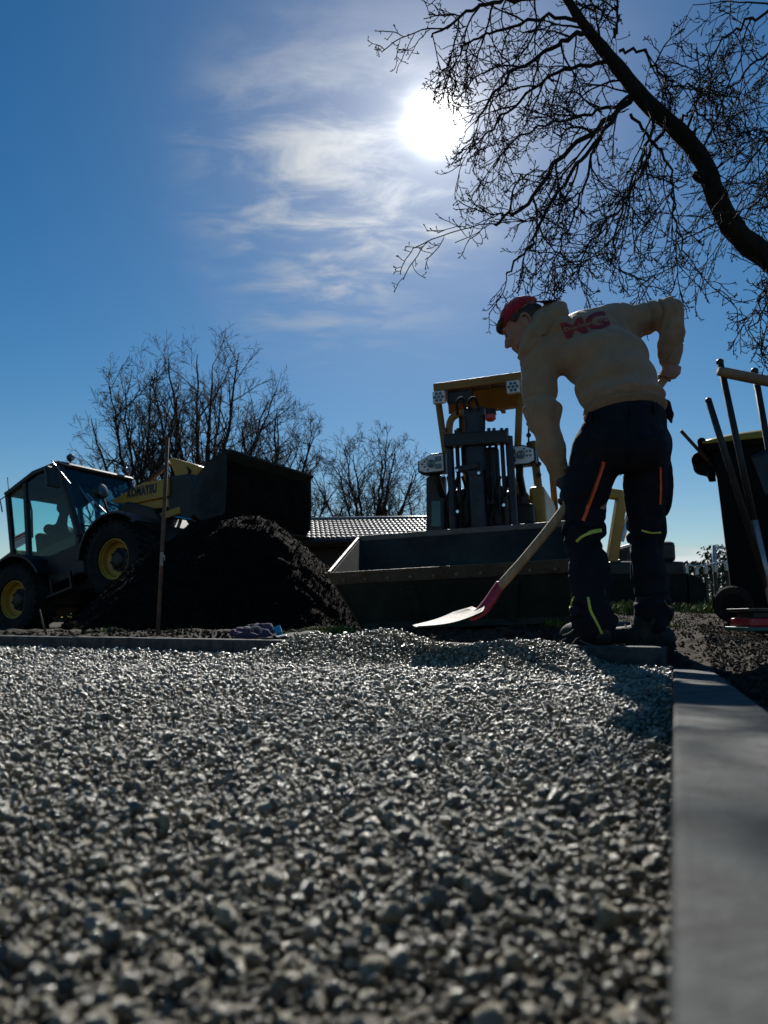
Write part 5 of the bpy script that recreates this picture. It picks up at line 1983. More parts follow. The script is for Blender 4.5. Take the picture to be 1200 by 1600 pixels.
def vnormals(V, F):
    a = np.cross(V[F[:, 2]] - V[F[:, 0]], V[F[:, 3]] - V[F[:, 1]])
    Nn = np.zeros_like(V)
    for k in range(4):
        np.add.at(Nn, F[:, k], a)
    return Nn / np.maximum(np.linalg.norm(Nn, axis=1), 1e-12)[:, None]


def nv(v):
    v = np.array(v, float)
    return v / np.linalg.norm(v)


def A(px, py, Y):
    return np.array(at(px, py, Y))


# ------------------------------------------------------------------ the worker
J = dict(
    pelvis=A(976, 672, 3.00), waist=A(974, 632, 3.02), chest=A(938, 565, 3.13), upper=A(915, 522, 3.20), neck=A(868, 515, 3.24),
    ls=A(846, 562, 3.17), le=A(850, 655, 3.10), lw=A(874, 745, 3.10), lh=A(881, 778, 3.12),
    rs=A(972, 510, 3.22), re=A(1045, 488, 3.12), rw=A(1046, 572, 3.16), rh=A(1046, 592, 3.19),
    lhip=A(938, 692, 3.00), lk=A(914, 838, 3.06), la=A(927, 975, 3.00),
    rhip=A(1008, 690, 3.03), rk=A(1010, 835, 3.08), ra=A(1018, 962, 3.06),
)
HAND_T = A(1050, 578, 3.19)         # upper end of the shovel handle
HAND_B = A(776, 922, 3.02)          # where the handle enters the socket
H_AX = nv(HAND_B - HAND_T)


def on_handle(px):
    t = (px - 1050) / (776 - 1050)
    return HAND_T + (HAND_B - HAND_T) * t


# head frame
HF = nv((-0.80, 0.36, -0.48))
HU = np.array((-0.42, 0.12, 0.90))
HU = nv(HU - HF * (HU @ HF))
HS = np.cross(HF, HU)                # to the worker's right
HL = -HS                             # to the worker's left: the side we see
HC_ = A(818, 510, 3.235)


def hp(f, l, u):
    return HC_ + HF * f + HL * l + HU * u


def grip(Fd, c, ax, palm, r, k=0.004, s=1.0):
    """a hand closed round a bar: palm, four fingers of unequal length and a thumb"""
    ax, palm = nv(ax), nv(palm)
    palm = nv(palm - ax * (palm @ ax))
    side = np.cross(ax, palm)
    Fd.ell(c + palm * (r + 0.016 * s), (0.014 * s, 0.032 * s, 0.042 * s), (palm, side, ax), 0.008)
    for i, (o, rr_, sp) in enumerate(((-0.031, 0.0085, 200), (-0.010, 0.0092, 225), (0.011, 0.0088, 215), (0.031, 0.0076, 185))):
        pts, rad = [], []
        for j in range(6):
            a = R(25 + sp * j / 5)
            rad_ = r + rr_ * s + 0.001
            pts.append(c + ax * (o * s) + (palm * math.cos(a) + side * math.sin(a)) * rad_)
            rad.append(rr_ * s * (1 - 0.05 * j))
        Fd.chain(pts, rad, k)
    pts, rad = [], []
    for j in range(4):
        a = R(-30 - 38 * j)
        pts.append(c + ax * (-0.040 * s + 0.012 * j * s) + (palm * math.cos(a) + side * math.sin(a)) * (r + 0.011 * s))
        rad.append((0.0115 - 0.0008 * j) * s)
    Fd.chain(pts, rad, k)


lo = np.array([0.42, 2.78, -0.12])
hi = np.array([1.36, 3.46, 1.62])
body = Field(lo, hi, 0.005)
body.chain([J['pelvis'], J['waist'], J['chest'], J['upper'], J['neck']], [0.10, 0.085, 0.10, 0.09, 0.055], 0.04)
body.chain([J['neck'], hp(-0.03, 0, -0.10), hp(-0.02, 0, -0.04)], [0.058, 0.055, 0.055], 0.02)
for s in 'lr':
    sl_ = 0.15 if s == 'l' else 0.15
    body.chain([J['upper'], J[s + 's']], [0.09, 0.07], 0.04)
    body.chain([J[s + 's'], J[s + 'e'], J[s + 'w']], [0.055, 0.042, 0.027], 0.02)
    body.chain([J['pelvis'], J[s + 'hip']], [0.095, 0.085], 0.03)
    body.chain([J[s + 'hip'], J[s + 'k'], J[s + 'a']], [0.085, 0.055, 0.04], 0.03)
# skull, face
body.ell(hp(-0.012, 0, 0.018), (0.098, 0.076, 0.098), (HF, HL, HU), 0.01)
body.ell(hp(0.030, 0, -0.045), (0.062, 0.058, 0.070), (HF, HL, HU), 0.03)
body.ell(hp(0.066, 0, -0.088), (0.024, 0.026, 0.020), (HF, HL, HU), 0.02)          # chin
body.chain([hp(0.052, 0.052, -0.075), hp(-0.01, 0.064, -0.05)], [0.016, 0.018], 0.025)   # jaw line
body.chain([hp(0.052, -0.052, -0.075), hp(-0.01, -0.064, -0.05)], [0.016, 0.018], 0.025)
body.chain([hp(0.084, 0.014, 0.022), hp(0.078, 0.044, 0.022)], [0.010, 0.010], 0.012)    # brow
body.chain([hp(0.084, -0.014, 0.022), hp(0.078, -0.044, 0.022)], [0.010, 0.010], 0.012)
for q in (1, -1):
    body.ell(hp(0.088, q * 0.031, 0.001), (0.014, 0.018, 0.013), (HF, HL, HU), 0.008, cut=True)   # eye sockets
    body.ell(hp(0.074, q * 0.031, 0.001), (0.0125, 0.0125, 0.0125), (HF, HL, HU), 0.004)          # eyeballs under the lids
    body.ell(hp(0.060, q * 0.044, -0.030), (0.022, 0.018, 0.016), (HF, HL, HU), 0.02)             # cheekbones
body.chain([hp(0.084, 0, 0.006), hp(0.098, 0, -0.016), hp(0.110, 0, -0.034)], [0.009, 0.010, 0.0115], 0.010)   # nose
body.ell(hp(0.098, 0.011, -0.038), (0.009, 0.007, 0.007), (HF, HL, HU), 0.006)
body.ell(hp(0.098, -0.011, -0.038), (0.009, 0.007, 0.007), (HF, HL, HU), 0.006)
body.chain([hp(0.082, -0.020, -0.062), hp(0.090, 0, -0.060), hp(0.082, 0.020, -0.062)], [0.006, 0.008, 0.006], 0.006)   # lips
body.chain([hp(0.080, -0.018, -0.073), hp(0.087, 0, -0.073), hp(0.080, 0.018, -0.073)], [0.006, 0.008, 0.006], 0.006)
for q in (1, -1):        # ears
    ec = hp(-0.022, q * 0.078, -0.012)
    pts = [ec + HF * (0.018 * math.cos(a) - 0.004) + HU * (0.030 * math.sin(a)) + HL * q * (0.006 + 0.004 * math.sin(a)) for a in np.linspace(R(-80), R(250), 12)]
    body.chain(pts, [0.006] * 12, 0.004)
    body.ell(ec, (0.014, 0.006, 0.024), (HF, HL, HU), 0.004)
# hands
palm_r = nv(A(1075, 560, 3.05) - A(1046, 585, 3.19))
grip(body, on_handle(1044), H_AX, palm_r, 0.019)
body.chain([J['rw'], on_handle(1044) + palm_r * 0.034], [0.027, 0.024], 0.015)
palm_l = nv(A(895, 740, 3.02) - A(881, 790, 3.12))
grip(body, on_handle(884), H_AX, palm_l, 0.019)
body.chain([J['lw'], on_handle(884) + palm_l * 0.034], [0.027, 0.024], 0.015)
# feet
LT = J['la'] + np.array((-0.055, 0.17, -0.10))
RT = J['ra'] + np.array((-0.15, 0.06, -0.10))
body.chain([J['la'], J['la'] + np.array((0.01, -0.02, -0.06)), LT], [0.04, 0.04, 0.03], 0.03)
body.chain([J['ra'], J['ra'] + np.array((0.02, 0.0, -0.06)), RT], [0.04, 0.04, 0.03], 0.03)
V, F = body.mesh()
V = relax(V, F, 1, 0.4)
worker_loc = Vector((float(J['pelvis'][0]), 3.0, 0.0))
worker = mesh_np('person', V, F, M['skin'])
tag(worker, 'person in a tan hoodie, dark work trousers and backwards red cap bending to shovel', 'person')


def cloth(Fd, nm, mm, parent, fold=None, it=2, smooth=True):
    V, F = Fd.mesh()
    V = relax(V, F, it, 0.5)
    if fold is not None:
        Nn = vnormals(V, F)
        V = V + Nn * fold(V)[:, None]
        V = relax(V, F, 1, 0.3)
    return mesh_np(nm, V, F, mm, parent, smooth), V, F


def seg_t(V, a, b):
    ab = b - a
    return np.clip(((V - a) @ ab) / (ab @ ab), -0.3, 1.3)


def seg_d(V, a, b):
    t = np.clip(seg_t(V, a, b), 0, 1)
    return np.linalg.norm(V - a - t[:, None] * (b - a), axis=1)


# hoodie ------------------------------------------------------------
hd = Field((0.42, 2.80, 0.72), (1.38, 3.50, 1.62), 0.0055)
lat = nv((1.0, 0.25, 0.0))
spine = nv(J['upper'] - J['pelvis'])
dep = nv(np.cross(lat, spine))
lat2 = np.cross(spine, dep)
for c, rx, ry, rz in ((A(975, 628, 3.02), 0.172, 0.128, 0.10), (A(962, 596, 3.06), 0.186, 0.140, 0.12), (A(944, 562, 3.11), 0.205, 0.150, 0.12), (A(925, 530, 3.17), 0.200, 0.135, 0.11)):
    hd.ell(c, (rx, ry, rz), (lat2, dep, spine), 0.05)
hd.cone(J['ls'], J['rs'], 0.088, 0.092, 0.06)
hd.cone(A(915, 512, 3.17), A(965, 500, 3.19), 0.075, 0.075, 0.05)
hd.chain([J['ls'], A(842, 605, 3.14), J['le'] + np.array((0, 0, 0.0)), A(862, 702, 3.09), A(873, 735, 3.09)], [0.092, 0.073, 0.066, 0.055, 0.041], 0.03)
hd.chain([J['rs'], A(1008, 497, 3.18), J['re'], A(1048, 520, 3.12), A(1047, 548, 3.15), A(1046, 562, 3.16)], [0.082, 0.064, 0.058, 0.052, 0.048, 0.045], 0.025)
# hood bunched behind the neck
hd.chain([A(826, 548, 3.16), A(836, 524, 3.14), A(852, 502, 3.15), A(872, 492, 3.17)], [0.030, 0.036, 0.044, 0.046], 0.006)
hd.chain([A(818, 540, 3.20), A(828, 515, 3.17), A(842, 495, 3.17), A(860, 484, 3.20)], [0.022, 0.024, 0.028, 0.032], 0.005)
hd.ell(A(866, 498, 3.17), (0.060, 0.065, 0.046), None, 0.008)
hd.ell(A(858, 520, 3.20), (0.085, 0.07, 0.07), None, 0.03)
# gap between the arm and the flank
hd.ell(A(887, 650, 3.05), (0.018, 0.3, 0.055), None, 0.02, cut=True)
# hem
hem_p = A(976, 642, 3.02)
hem_n = nv(A(985, 720, 3.0) - A(975, 640, 3.02))
zplane = hem_p + hem_n * 0.02


def crease(c, seed, w=0.13):
    """narrow valleys with soft shoulders along the wandering zero lines of a stretched noise"""
    n = vn(c, seed)
    return -np.exp(-(n / w) ** 2) + 0.45 * np.exp(-((np.abs(n) - 2.2 * w) / (1.3 * w)) ** 2)


def hoodie_fold(V):
    f = np.zeros(len(V))
    # drag folds over the back running from the left hip up to the right shoulder
    u = (V @ nv((0.80, 0.1, 0.58)))
    w = (V @ nv((-0.58, 0.1, 0.80)))
    ax = np.stack([u * 3.2, w * 10.5 + 0.9 * vn(V * 6.0, 71), V[:, 1] * 2.0], -1)
    dt = np.linalg.norm(V - A(945, 598, 2.95), axis=1)
    f += 0.013 * crease(ax, 72) * np.exp(-(dt / 0.20) ** 2)
    ax2 = np.stack([u * 5.0 + 3, w * 19 + 1.2 * vn(V * 8.0, 70), V[:, 1] * 3.0], -1)
    f += 0.005 * crease(ax2, 69, 0.18) * np.exp(-(dt / 0.24) ** 2)
    # cloth bloused over the hem band
    dh = (V - hem_p) @ hem_n
    hz = np.stack([V[:, 0] * 6 + 0.6 * vn(V * 9, 73), dh * 24, V[:, 1] * 4], -1)
    f += 0.010 * crease(hz, 68, 0.16) * np.exp(-((dh + 0.06) / 0.055) ** 2)
    f += 0.010 * np.exp(-((dh + 0.055) / 0.03) ** 2)
    # sleeve creases, gathered at the elbows and cuffs
    for n_, (a, b, am, c0) in enumerate(((J['ls'], J['le'], 0.0045, 0.95), (J['le'], J['lw'], 0.005, 0.25), (J['rs'], J['re'], 0.011, 0.85), (J['re'], J['rw'], 0.010, 0.4))):
        d = seg_d(V, a, b)
        t = seg_t(V, a, b)
        L_ = np.linalg.norm(b - a)
        wgt = np.exp(-(np.maximum(d - 0.08, 0) / 0.03) ** 2) * (0.25 + np.exp(-((t - c0) / 0.30) ** 2))
        c_ = np.stack([t * L_ * 12 + V[:, 0] * 10 + 1.0 * vn(V * 9, 74 + n_), V[:, 0] * 6, V[:, 1] * 8], -1)
        f += am * crease(c_, 176 + n_, 0.15) * wgt
    # slack cloth over the shoulders, catching the light
    w2 = (V @ nv((0.25, 0.2, 0.95)))
    c2 = np.stack([V[:, 0] * 5, w2 * 14 + 1.0 * vn(V * 7, 77), V[:, 1] * 3], -1)
    ds = np.linalg.norm(V - A(925, 500, 3.15), axis=1)
    f += 0.011 * crease(c2, 78, 0.16) * np.exp(-(ds / 0.15) ** 2)
    # the hood: a rolled edge standing off the back, its rim folded once
    D = V - np.array((0, 0, CAM_Z))
    dep_ = D[:, 1] * CP + D[:, 2] * SP
    PX = np.stack([600 + FPX * D[:, 0] / dep_, 800 - FPX * (D[:, 2] * CP - D[:, 1] * SP) / dep_], -1)
    front = 1 - sstep(V[:, 1], 3.15, 3.21)

    def line_d(pl):
        best = np.full(len(V), 1e9)
        side = np.zeros(len(V))
        for p_, q_ in zip(pl[:-1], pl[1:]):
            p_, q_ = np.array(p_, float), np.array(q_, float)
            e_ = q_ - p_
            t_ = np.clip(((PX - p_) @ e_) / (e_ @ e_), 0, 1)
            r_ = PX - p_ - t_[:, None] * e_
            dd = np.linalg.norm(r_, axis=1)
            cr_ = e_[0] * r_[:, 1] - e_[1] * r_[:, 0]
            m_ = dd < best
            best = np.where(m_, dd, best)
            side = np.where(m_, cr_, side)
        return best, side
    d1, s1 = line_d([(818, 556), (838, 540), (860, 524), (880, 510), (891, 496), (888, 482)])
    f += front * np.where(s1 < 0, 0.020 * (1 - np.exp(-(d1 / 4.5) ** 2)) * np.exp(-(d1 / 34) ** 2), 0) - front * 0.009 * np.exp(-(d1 / 2.6) ** 2)
    d2, s2 = line_d([(824, 548), (836, 524), (848, 503), (853, 488)])
    f -= front * 0.010 * np.exp(-(d2 / 2.2) ** 2)
    # armhole seams
    for sh_, el_ in ((J['ls'], J['le']), (J['rs'], J['re'])):
        t = seg_t(V, sh_, el_)
        d = seg_d(V, sh_, el_)
        f -= 0.004 * np.exp(-((t - 0.10) / 0.025) ** 2) * (d < 0.16)
    f += 0.002 * fbm(V * 18, 2, 75)
    return f


hoodie, HV, HFc = cloth(hd, 'hoodie', M['hoodie'], worker, hoodie_fold)
# open the bottom: drop what lies beyond the hem and the cuffs (sleeve ends stay, the trousers sit below)
# hem band and cuffs as ribbed knit
hb = Field((0.70, 2.80, 0.72), (1.30, 3.30, 1.15), 0.005)
hb.ell(A(977, 640, 3.02), (0.186, 0.143, 0.075), (lat2, dep, spine), 0.01)
hb.halfcut(A(976, 651, 3.02) + hem_n * 0.012, hem_n)
hb.halfcut(A(976, 651, 3.02) - hem_n * 0.055, -hem_n)
cloth(hb, 'hem_band', M['rib_knit'], hoodie, lambda V: 0.0012 * np.sin(np.arctan2((V - J['waist']) @ dep, (V - J['waist']) @ lat2) * 90), 1)
cf = Field((1.05, 2.95, 1.00), (1.35, 3.35, 1.35), 0.004)
cf.cone(A(1046, 552, 3.15), A(1046, 570, 3.165), 0.050, 0.040, 0.01)
cf.halfcut(A(1046, 567, 3.16), (0, 0, -1))
cloth(cf, 'cuff', M['rib_knit'], hoodie, None, 1)
cf = Field((0.55, 2.9, 0.55), (0.85, 3.3, 0.85), 0.004)
cf.cone(A(870, 728, 3.09), A(876, 748, 3.10), 0.045, 0.037, 0.01)
cloth(cf, 'cuff', M['rib_knit'], hoodie, None, 1)

# printed letters on the back, laid onto the cloth
dgx = bpy.context.evaluated_depsgraph_get()
bvh = BVHTree.FromPolygons(HV.tolist(), HFc.tolist())


def print_on_back(body_, px0, py0, px1, py1, h_px, mm, nm, lift, bold=0.0, shear=0.0, space=1.0):
    me = text_mesh(body_, 1.0, bold, shear, space)
    bm = bmesh.new()
    bm.from_mesh(me)
    for _ in range(3):
        bmesh.ops.triangulate(bm, faces=bm.faces)
        lng = [e for e in bm.edges if e.calc_length() > 0.12]
        if lng:
            bmesh.ops.subdivide_edges(bm, edges=lng, cuts=1)
    xs = [v.co.x for v in bm.verts]
    ys = [v.co.y for v in bm.verts]
    x0, x1, y0, y1 = min(xs), max(xs), min(ys), max(ys)
    ex = np.array((px1 - px0, py1 - py0), float)
    ey = np.array((ex[1], -ex[0])) / np.linalg.norm(ex) * h_px
    ey = ey + ex / np.linalg.norm(ex) * h_px * -0.12
    o = Vector((0, 0, CAM_Z))
    for v in bm.verts:
        a = (v.co.x - x0) / (x1 - x0)
        b = (v.co.y - y0) / (y1 - y0) - 0.5
        p = np.array((px0, py0)) + ex * a + ey * b
        d = ray(*p).normalized()
        loc, nn, _, _ = bvh.ray_cast(o, d)
        if loc is None:
            loc, nn = at(p[0], p[1], 3.1), -d
        if nn.dot(d) > 0:
            nn = -nn
        v.co = loc + nn * lift
    me2 = bpy.data.meshes.new(nm)
    bm.to_mesh(me2)
    bm.free()
    return link(nm, me2, mm, hoodie)


print_on_back('MG', 880, 518, 949, 497, 27, M['red_print'], 'lettering', 0.0025, 0.045, 0.0, 0.98)
print_on_back('Dienstleistung', 883, 517, 949, 499, 8, M['handle_wood'], 'lettering', 0.0045, 0.012)

# trousers ----------------------------------------------------------
tr_ = Field((0.66, 2.76, -0.06), (1.34, 3.34, 1.05), 0.0055)
tr_.ell(A(977, 662, 3.02), (0.180, 0.140, 0.10), (lat2, dep, spine), 0.04)
tr_.ell(A(975, 690, 3.01), (0.195, 0.150, 0.11), (lat, np.array((-0.25, 1, 0)), (0, 0, 1)), 0.04)
tr_.ell(A(985, 702, 2.95), (0.155, 0.11, 0.10), None, 0.04)
tr_.chain([A(934, 705, 3.01), A(916, 765, 3.04), A(913, 835, 3.06), A(921, 900, 3.03), A(927, 962, 3.00), A(928, 985, 3.00)], [0.108, 0.092, 0.076, 0.077, 0.081, 0.078], 0.03)
tr_.chain([A(1010, 705, 3.04), A(1010, 765, 3.06), A(1009, 832, 3.08), A(1015, 900, 3.07), A(1021, 955, 3.06), A(1022, 972, 3.06)], [0.100, 0.087, 0.072, 0.068, 0.066, 0.064], 0.03)


def trouser_fold(V):
    f = 0.0035 * fbm(V * 13, 3, 81)
    for n_, (a, b, c0) in enumerate(((J['lhip'], J['lk'], 1.0), (J['lk'], J['la'], 0.9), (J['rhip'], J['rk'], 1.0), (J['rk'], J['ra'], 0.9))):
        d = seg_d(V, a, b)
        t = seg_t(V, a, b)
        L_ = np.linalg.norm(b - a)
        wgt = np.exp(-(np.maximum(d - 0.09, 0) / 0.04) ** 2) * (0.35 + np.exp(-((t - c0) / 0.25) ** 2))
        c_ = np.stack([t * L_ * 13 + V[:, 0] * 8 + 1.2 * vn(V * 8, 82 + n_), V[:, 0] * 4, V[:, 1] * 6], -1)
        f += 0.011 * crease(c_, 86 + n_, 0.16) * wgt
    return f


trousers, TV, TF = cloth(tr_, 'trousers', M['trousers'], worker, trouser_fold)
tb = BVHTree.FromPolygons(TV.tolist(), TF.tolist())


def strip_on(bv, pxs, w_px, mm, nm, parent, lift=0.003, sub=10, thick=0.002):
    """a narrow band sewn onto cloth along a line of photo points"""
    o = Vector((0, 0, CAM_Z))
    P, _ = resample([Vector((p[0], p[1], 0)) for p in pxs], [1] * len(pxs), sub)
    L_, R_ = [], []
    for i, p in enumerate(P):
        d = (P[min(i + 1, sub)] - P[max(i - 1, 0)])
        n_ = Vector((-d.y, d.x, 0)).normalized() * (w_px / 2)
        for sgn, lst in ((-1, L_), (1, R_)):
            q = p + n_ * sgn
            dr = ray(q.x, q.y).normalized()
            loc, nn, _, _ = bv.ray_cast(o, dr)
            if loc is None or loc.y > 3.3:
                q2 = p
                dr = ray(q2.x, q2.y).normalized()
                loc, nn, _, _ = bv.ray_cast(o, dr)
                if loc is None:
                    loc, nn = at(p.x, p.y, 3.0), -dr
            if nn.dot(dr) > 0:
                nn = -nn
            lst.append(loc + nn * lift)
    n = len(L_)
    vs = L_ + R_
    fs = [(i, i + 1, n + i + 1, n + i) for i in range(n - 1)]
    ob = MB().add(vs, fs).build(nm, mm, parent)
    sd = ob.modifiers.new('thick', 'SOLIDIFY')
    sd.thickness = thick
    sd.offset = 0
    return ob


strip_on(tb, [(944, 721), (933, 752), (921, 785), (911, 814)], 5.5, M['zip'], 'zip', trousers, 0.004)
strip_on(tb, [(941, 724), (929, 757), (918, 788), (909, 812)], 1.2, M['black_print'], 'zip_gap', trousers, 0.0055)
strip_on(tb, [(1031, 729), (1032, 752), (1031, 788)], 3.0, M['zip'], 'zip', trousers, 0.004)
strip_on(tb, [(906, 650), (913, 651), (920, 653)], 4.5, M['zip'], 'tag', trousers, 0.012)
strip_on(tb, [(901, 846), (910, 838), (924, 832), (939, 829)], 4.0, M['piping'], 'piping', trousers, 0.004)
strip_on(tb, [(1003, 829), (1017, 832), (1032, 832)], 2.6, M['piping'], 'piping', trousers, 0.004)
strip_on(tb, [(919, 934), (924, 955), (935, 978), (940, 990)], 3.6, M['piping'], 'piping', trousers, 0.004)
strip_on(tb, [(898, 932), (890, 950), (887, 966)], 2.0, M['piping'], 'piping', trousers, 0.003)
strip_on(tb, [(923, 645), (924, 660)], 6, M['pocket'], 'belt_loop', trousers, 0.006, 4, 0.004)
strip_on(tb, [(985, 634), (986, 650)], 6, M['pocket'], 'belt_loop', trousers, 0.006, 4, 0.004)
strip_on(tb, [(1022, 630), (1024, 646)], 6, M['pocket'], 'belt_loop', trousers, 0.006, 4, 0.004)
# seams
strip_on(tb, [(982, 652), (985, 690), (978, 730), (968, 744)], 1.6, M['pocket'], 'seam', trousers, 0.003)
strip_on(tb, [(930, 672), (950, 682), (970, 686)], 1.6, M['pocket'], 'seam', trousers, 0.003)
strip_on(tb, [(1000, 684), (1022, 680), (1042, 672)], 1.6, M['pocket'], 'seam', trousers, 0.003)
# cargo pocket standing off the right thigh, tool flap at the right hip
pk = Field((1.00, 2.9, 0.35), (1.34, 3.3, 0.85), 0.005)
pk.ell(A(1037, 742, 3.06), (0.030, 0.065, 0.085), None, 0.01)
pk.ell(A(1037, 775, 3.06), (0.029, 0.062, 0.085), None, 0.03)
cloth(pk, 'cargo_pocket', M['pocket'], trousers, lambda V: 0.004 * fbm(V * 14, 3, 84), 1)
fq_ = [A(1044, 632, 3.05), A(1050, 640, 3.05), A(1051, 662, 3.03), A(1046, 655, 3.0), A(1043, 650, 3.0)]
pf = Field((1.08, 2.9, 0.85), (1.30, 3.2, 1.06), 0.004)
pf.chain([A(1040, 632, 3.04), A(1046, 648, 3.03), A(1049, 660, 3.02)], [0.022, 0.016, 0.005], 0.01)
cloth(pf, 'pocket_flap', M['pocket'], trousers, None, 1)
kp = Field((0.66, 2.8, 0.25), (0.95, 3.3, 0.66), 0.005)
kp.ell(A(899, 800, 3.08), (0.045, 0.06, 0.085), None, 0.02)
cloth(kp, 'thigh_pocket', M['pocket'], trousers, lambda V: 0.004 * fbm(V * 14, 3, 85), 1)

# boots ---------------------------------------------------------------
def boot(ank, toe_dir, nm='boot'):
    t = nv((toe_dir[0], toe_dir[1], 0))
    sd = np.array((-t[1], t[0], 0))
    g = np.array((ank[0], ank[1], 0.0))
    gz_ = float(ground_h(np.array([g[0]]), np.array([g[1]]))[0]) + 0.0
    z = np.array((0, 0, 1.0))
    lo_ = g + np.array((-0.3, -0.3, gz_ - 0.05))
    B = Field(lo_, g + np.array((0.3, 0.3, 0.26)), 0.0045)
    b0 = g + z * gz_
    B.chain([b0 + z * 0.20, b0 + z * 0.12 + t * 0.01, b0 + z * 0.06 + t * 0.02], [0.060, 0.056, 0.050], 0.02)
    B.ell(b0 - t * 0.035 + z * 0.045, (0.055, 0.045, 0.05), (t, sd, z), 0.02)
    B.ell(b0 + t * 0.085 + z * 0.05, (0.10, 0.048, 0.045), (t, sd, z), 0.03)
    B.ell(b0 + t * 0.16 + z * 0.04, (0.055, 0.048, 0.040), (t, sd, z), 0.02)
    B.halfcut(b0 + z * 0.018, (0, 0, -1))
    o, _, _ = cloth(B, nm, M['boot'], worker, lambda V: 0.0015 * fbm(V * 30, 2, 91), 1)
    S = Field(lo_, g + np.array((0.3, 0.3, 0.15)), 0.0045)
    S.ell(b0 + t * 0.06 + z * 0.015, (0.150, 0.054, 0.05), (t, sd, z), 0.01)
    S.halfcut(b0 + z * 0.030, (0, 0, 1))
    S.halfcut(b0 + z * -0.004, (0, 0, -1))
    cloth(S, 'sole', M['rubber'], o, None, 0)
    b = MB()
    for k in range(5):
        c = b0 + t * (0.055 + 0.022 * k) + z * (0.125 - 0.016 * k)
        b.tube([c - sd * 0.035 - z * 0.012, c + z * 0.006 + t * 0.006, c + sd * 0.035 - z * 0.012], 0.0035, 5)
    b.build('lace', M['black_cloth'], o)
    return o


boot(J['la'], (-0.30, 0.95))
boot(J['ra'], (-0.93, 0.36))

# cap worn backwards, hair ------------------------------------------------
cp_ = Field(HC_ - 0.22, HC_ + 0.22, 0.004)
cp_.ell(hp(-0.014, 0, 0.036), (0.110, 0.089, 0.099), (HF, HL, HU), 0.01)
cut_n = nv(HU * -0.96 + HF * -0.20)
cp_.halfcut(hp(0.02, 0, 0.044), cut_n)
cap, CV, CF_ = cloth(cp_, 'cap', M['cap'], worker, lambda V: 0.0012 * fbm(V * 30, 2, 95), 1)
b = MB()
for k in range(6):
    a0 = math.pi * k / 6
    pts = []
    for ph in np.linspace(R(5), R(88), 9):
        q = hp(-0.014 + 0.1115 * math.cos(ph) * math.cos(a0 * 2), 0.0905 * math.cos(ph) * math.sin(a0 * 2), 0.036 + 0.1005 * math.sin(ph))
        if (q - hp(0.02, 0, 0.044)) @ cut_n < -0.004:
            pts.append(Vector(q))
    if len(pts) > 2:
        b.tube(pts, 0.0018, 5)
b.ball(hp(-0.014, 0, 0.137), 0.008, 8, 6)
b.build('cap_seam', M['cap'], cap)
# brim pointing back over the hood
bv_, bf_ = [], []
n1, n2 = 12, 6
brim_c = hp(-0.098, 0, 0.040)
BDIR = nv((0.95, -0.25, 0.03))
BUP = nv(np.array((0, 0, 1.0)) - BDIR * BDIR[2])
for i in range(n1 + 1):
    for j in range(n2 + 1):
        a = -1 + 2 * i / n1
        t = j / n2
        l_ = 0.078 * a
        back = 0.085 * math.sqrt(max(0.0, 1 - 0.75 * a * a)) * t + 0.03 * (1 - abs(a))
        bv_.append(brim_c + HL * l_ + BDIR * back + BUP * (0.014 * (1 - a * a) - 0.004 * t))
for i in range(n1):
    for j in range(n2):
        q = i * (n2 + 1) + j
        bf_.append((q, q + 1, q + n2 + 2, q + n2 + 1))
br = MB().add(bv_, bf_).build('brim', M['cap_brim'], cap, smooth=True)
sd_ = br.modifiers.new('thick', 'SOLIDIFY')
sd_.thickness = 0.005
hr = Field(HC_ - 0.2, HC_ + 0.2, 0.004)
hr.ell(hp(-0.022, 0, 0.012), (0.096, 0.082, 0.075), (HF, HL, HU), 0.008)
hr.halfcut(hp(-0.010, 0, 0.0), HF)
hr.halfcut(hp(0, 0, 0.060), HU)
hr.ell(hp(0.012, 0.072, 0.034), (0.020, 0.012, 0.026), (HF, HL, HU), 0.008)
hr.ell(hp(0.012, -0.072, 0.034), (0.020, 0.012, 0.026), (HF, HL, HU), 0.008)
for k in range(9):      # fringe pushed out under the cap's front
    l_ = -0.06 + 0.015 * k
    f_ = 0.092 * math.sqrt(max(0.05, 1 - (l_ / 0.085) ** 2))
    hr.chain([hp(f_ - 0.004, l_, 0.066), hp(f_ + 0.010, l_ + 0.004, 0.054), hp(f_ + 0.014, l_ + random.uniform(-0.006, 0.006), 0.040)], [0.012, 0.010, 0.005], 0.006)
cloth(hr, 'hair', M['hair'], worker, lambda V: 0.002 * fbm(V * 70, 2, 97), 1)
for q in (1, -1):
    pts = [Vector(hp(0.092 - 0.006 * abs(t) * 3, q * (0.016 + 0.032 * t), 0.027 + 0.006 * math.sin(t * 3))) for t in np.linspace(0, 1, 6)]
    MB().tube(pts, [0.003, 0.0042, 0.0042, 0.004, 0.003, 0.0015], 6).build('eyebrow', M['hair'], worker)
    pts = [Vector(hp(0.0872 - 0.004 * (2 * t - 1) ** 2, q * (0.020 + 0.022 * t), -0.002 - 0.002 * math.sin(t * 3.1))) for t in np.linspace(0, 1, 6)]
    MB().tube(pts, 0.0016, 5).build('eyelash', M['hair'], worker)
# glove on the lower hand
gl = Field(on_handle(884) - 0.16, on_handle(884) + 0.16, 0.0035)
grip(gl, on_handle(884), H_AX, palm_l, 0.019, 0.004, 1.14)
gl.chain([J['lw'], on_handle(884) + palm_l * 0.034], [0.034, 0.031], 0.015)
cloth(gl, 'glove', M['glove'], worker, None, 1)

# ------------------------------------------------------------------ shovel
shv = empty('shovel', tuple(HAND_B))
tag(shv, 'long-handled shovel with wooden shaft, red socket and bare steel blade', 'shovel')


def spart(mb, nm, mm, **k):
    o = mb.build(nm, mm, None, **k)
    o.parent = shv
    o.matrix_parent_inverse = Matrix.Translation(-Vector(HAND_B))
    return o


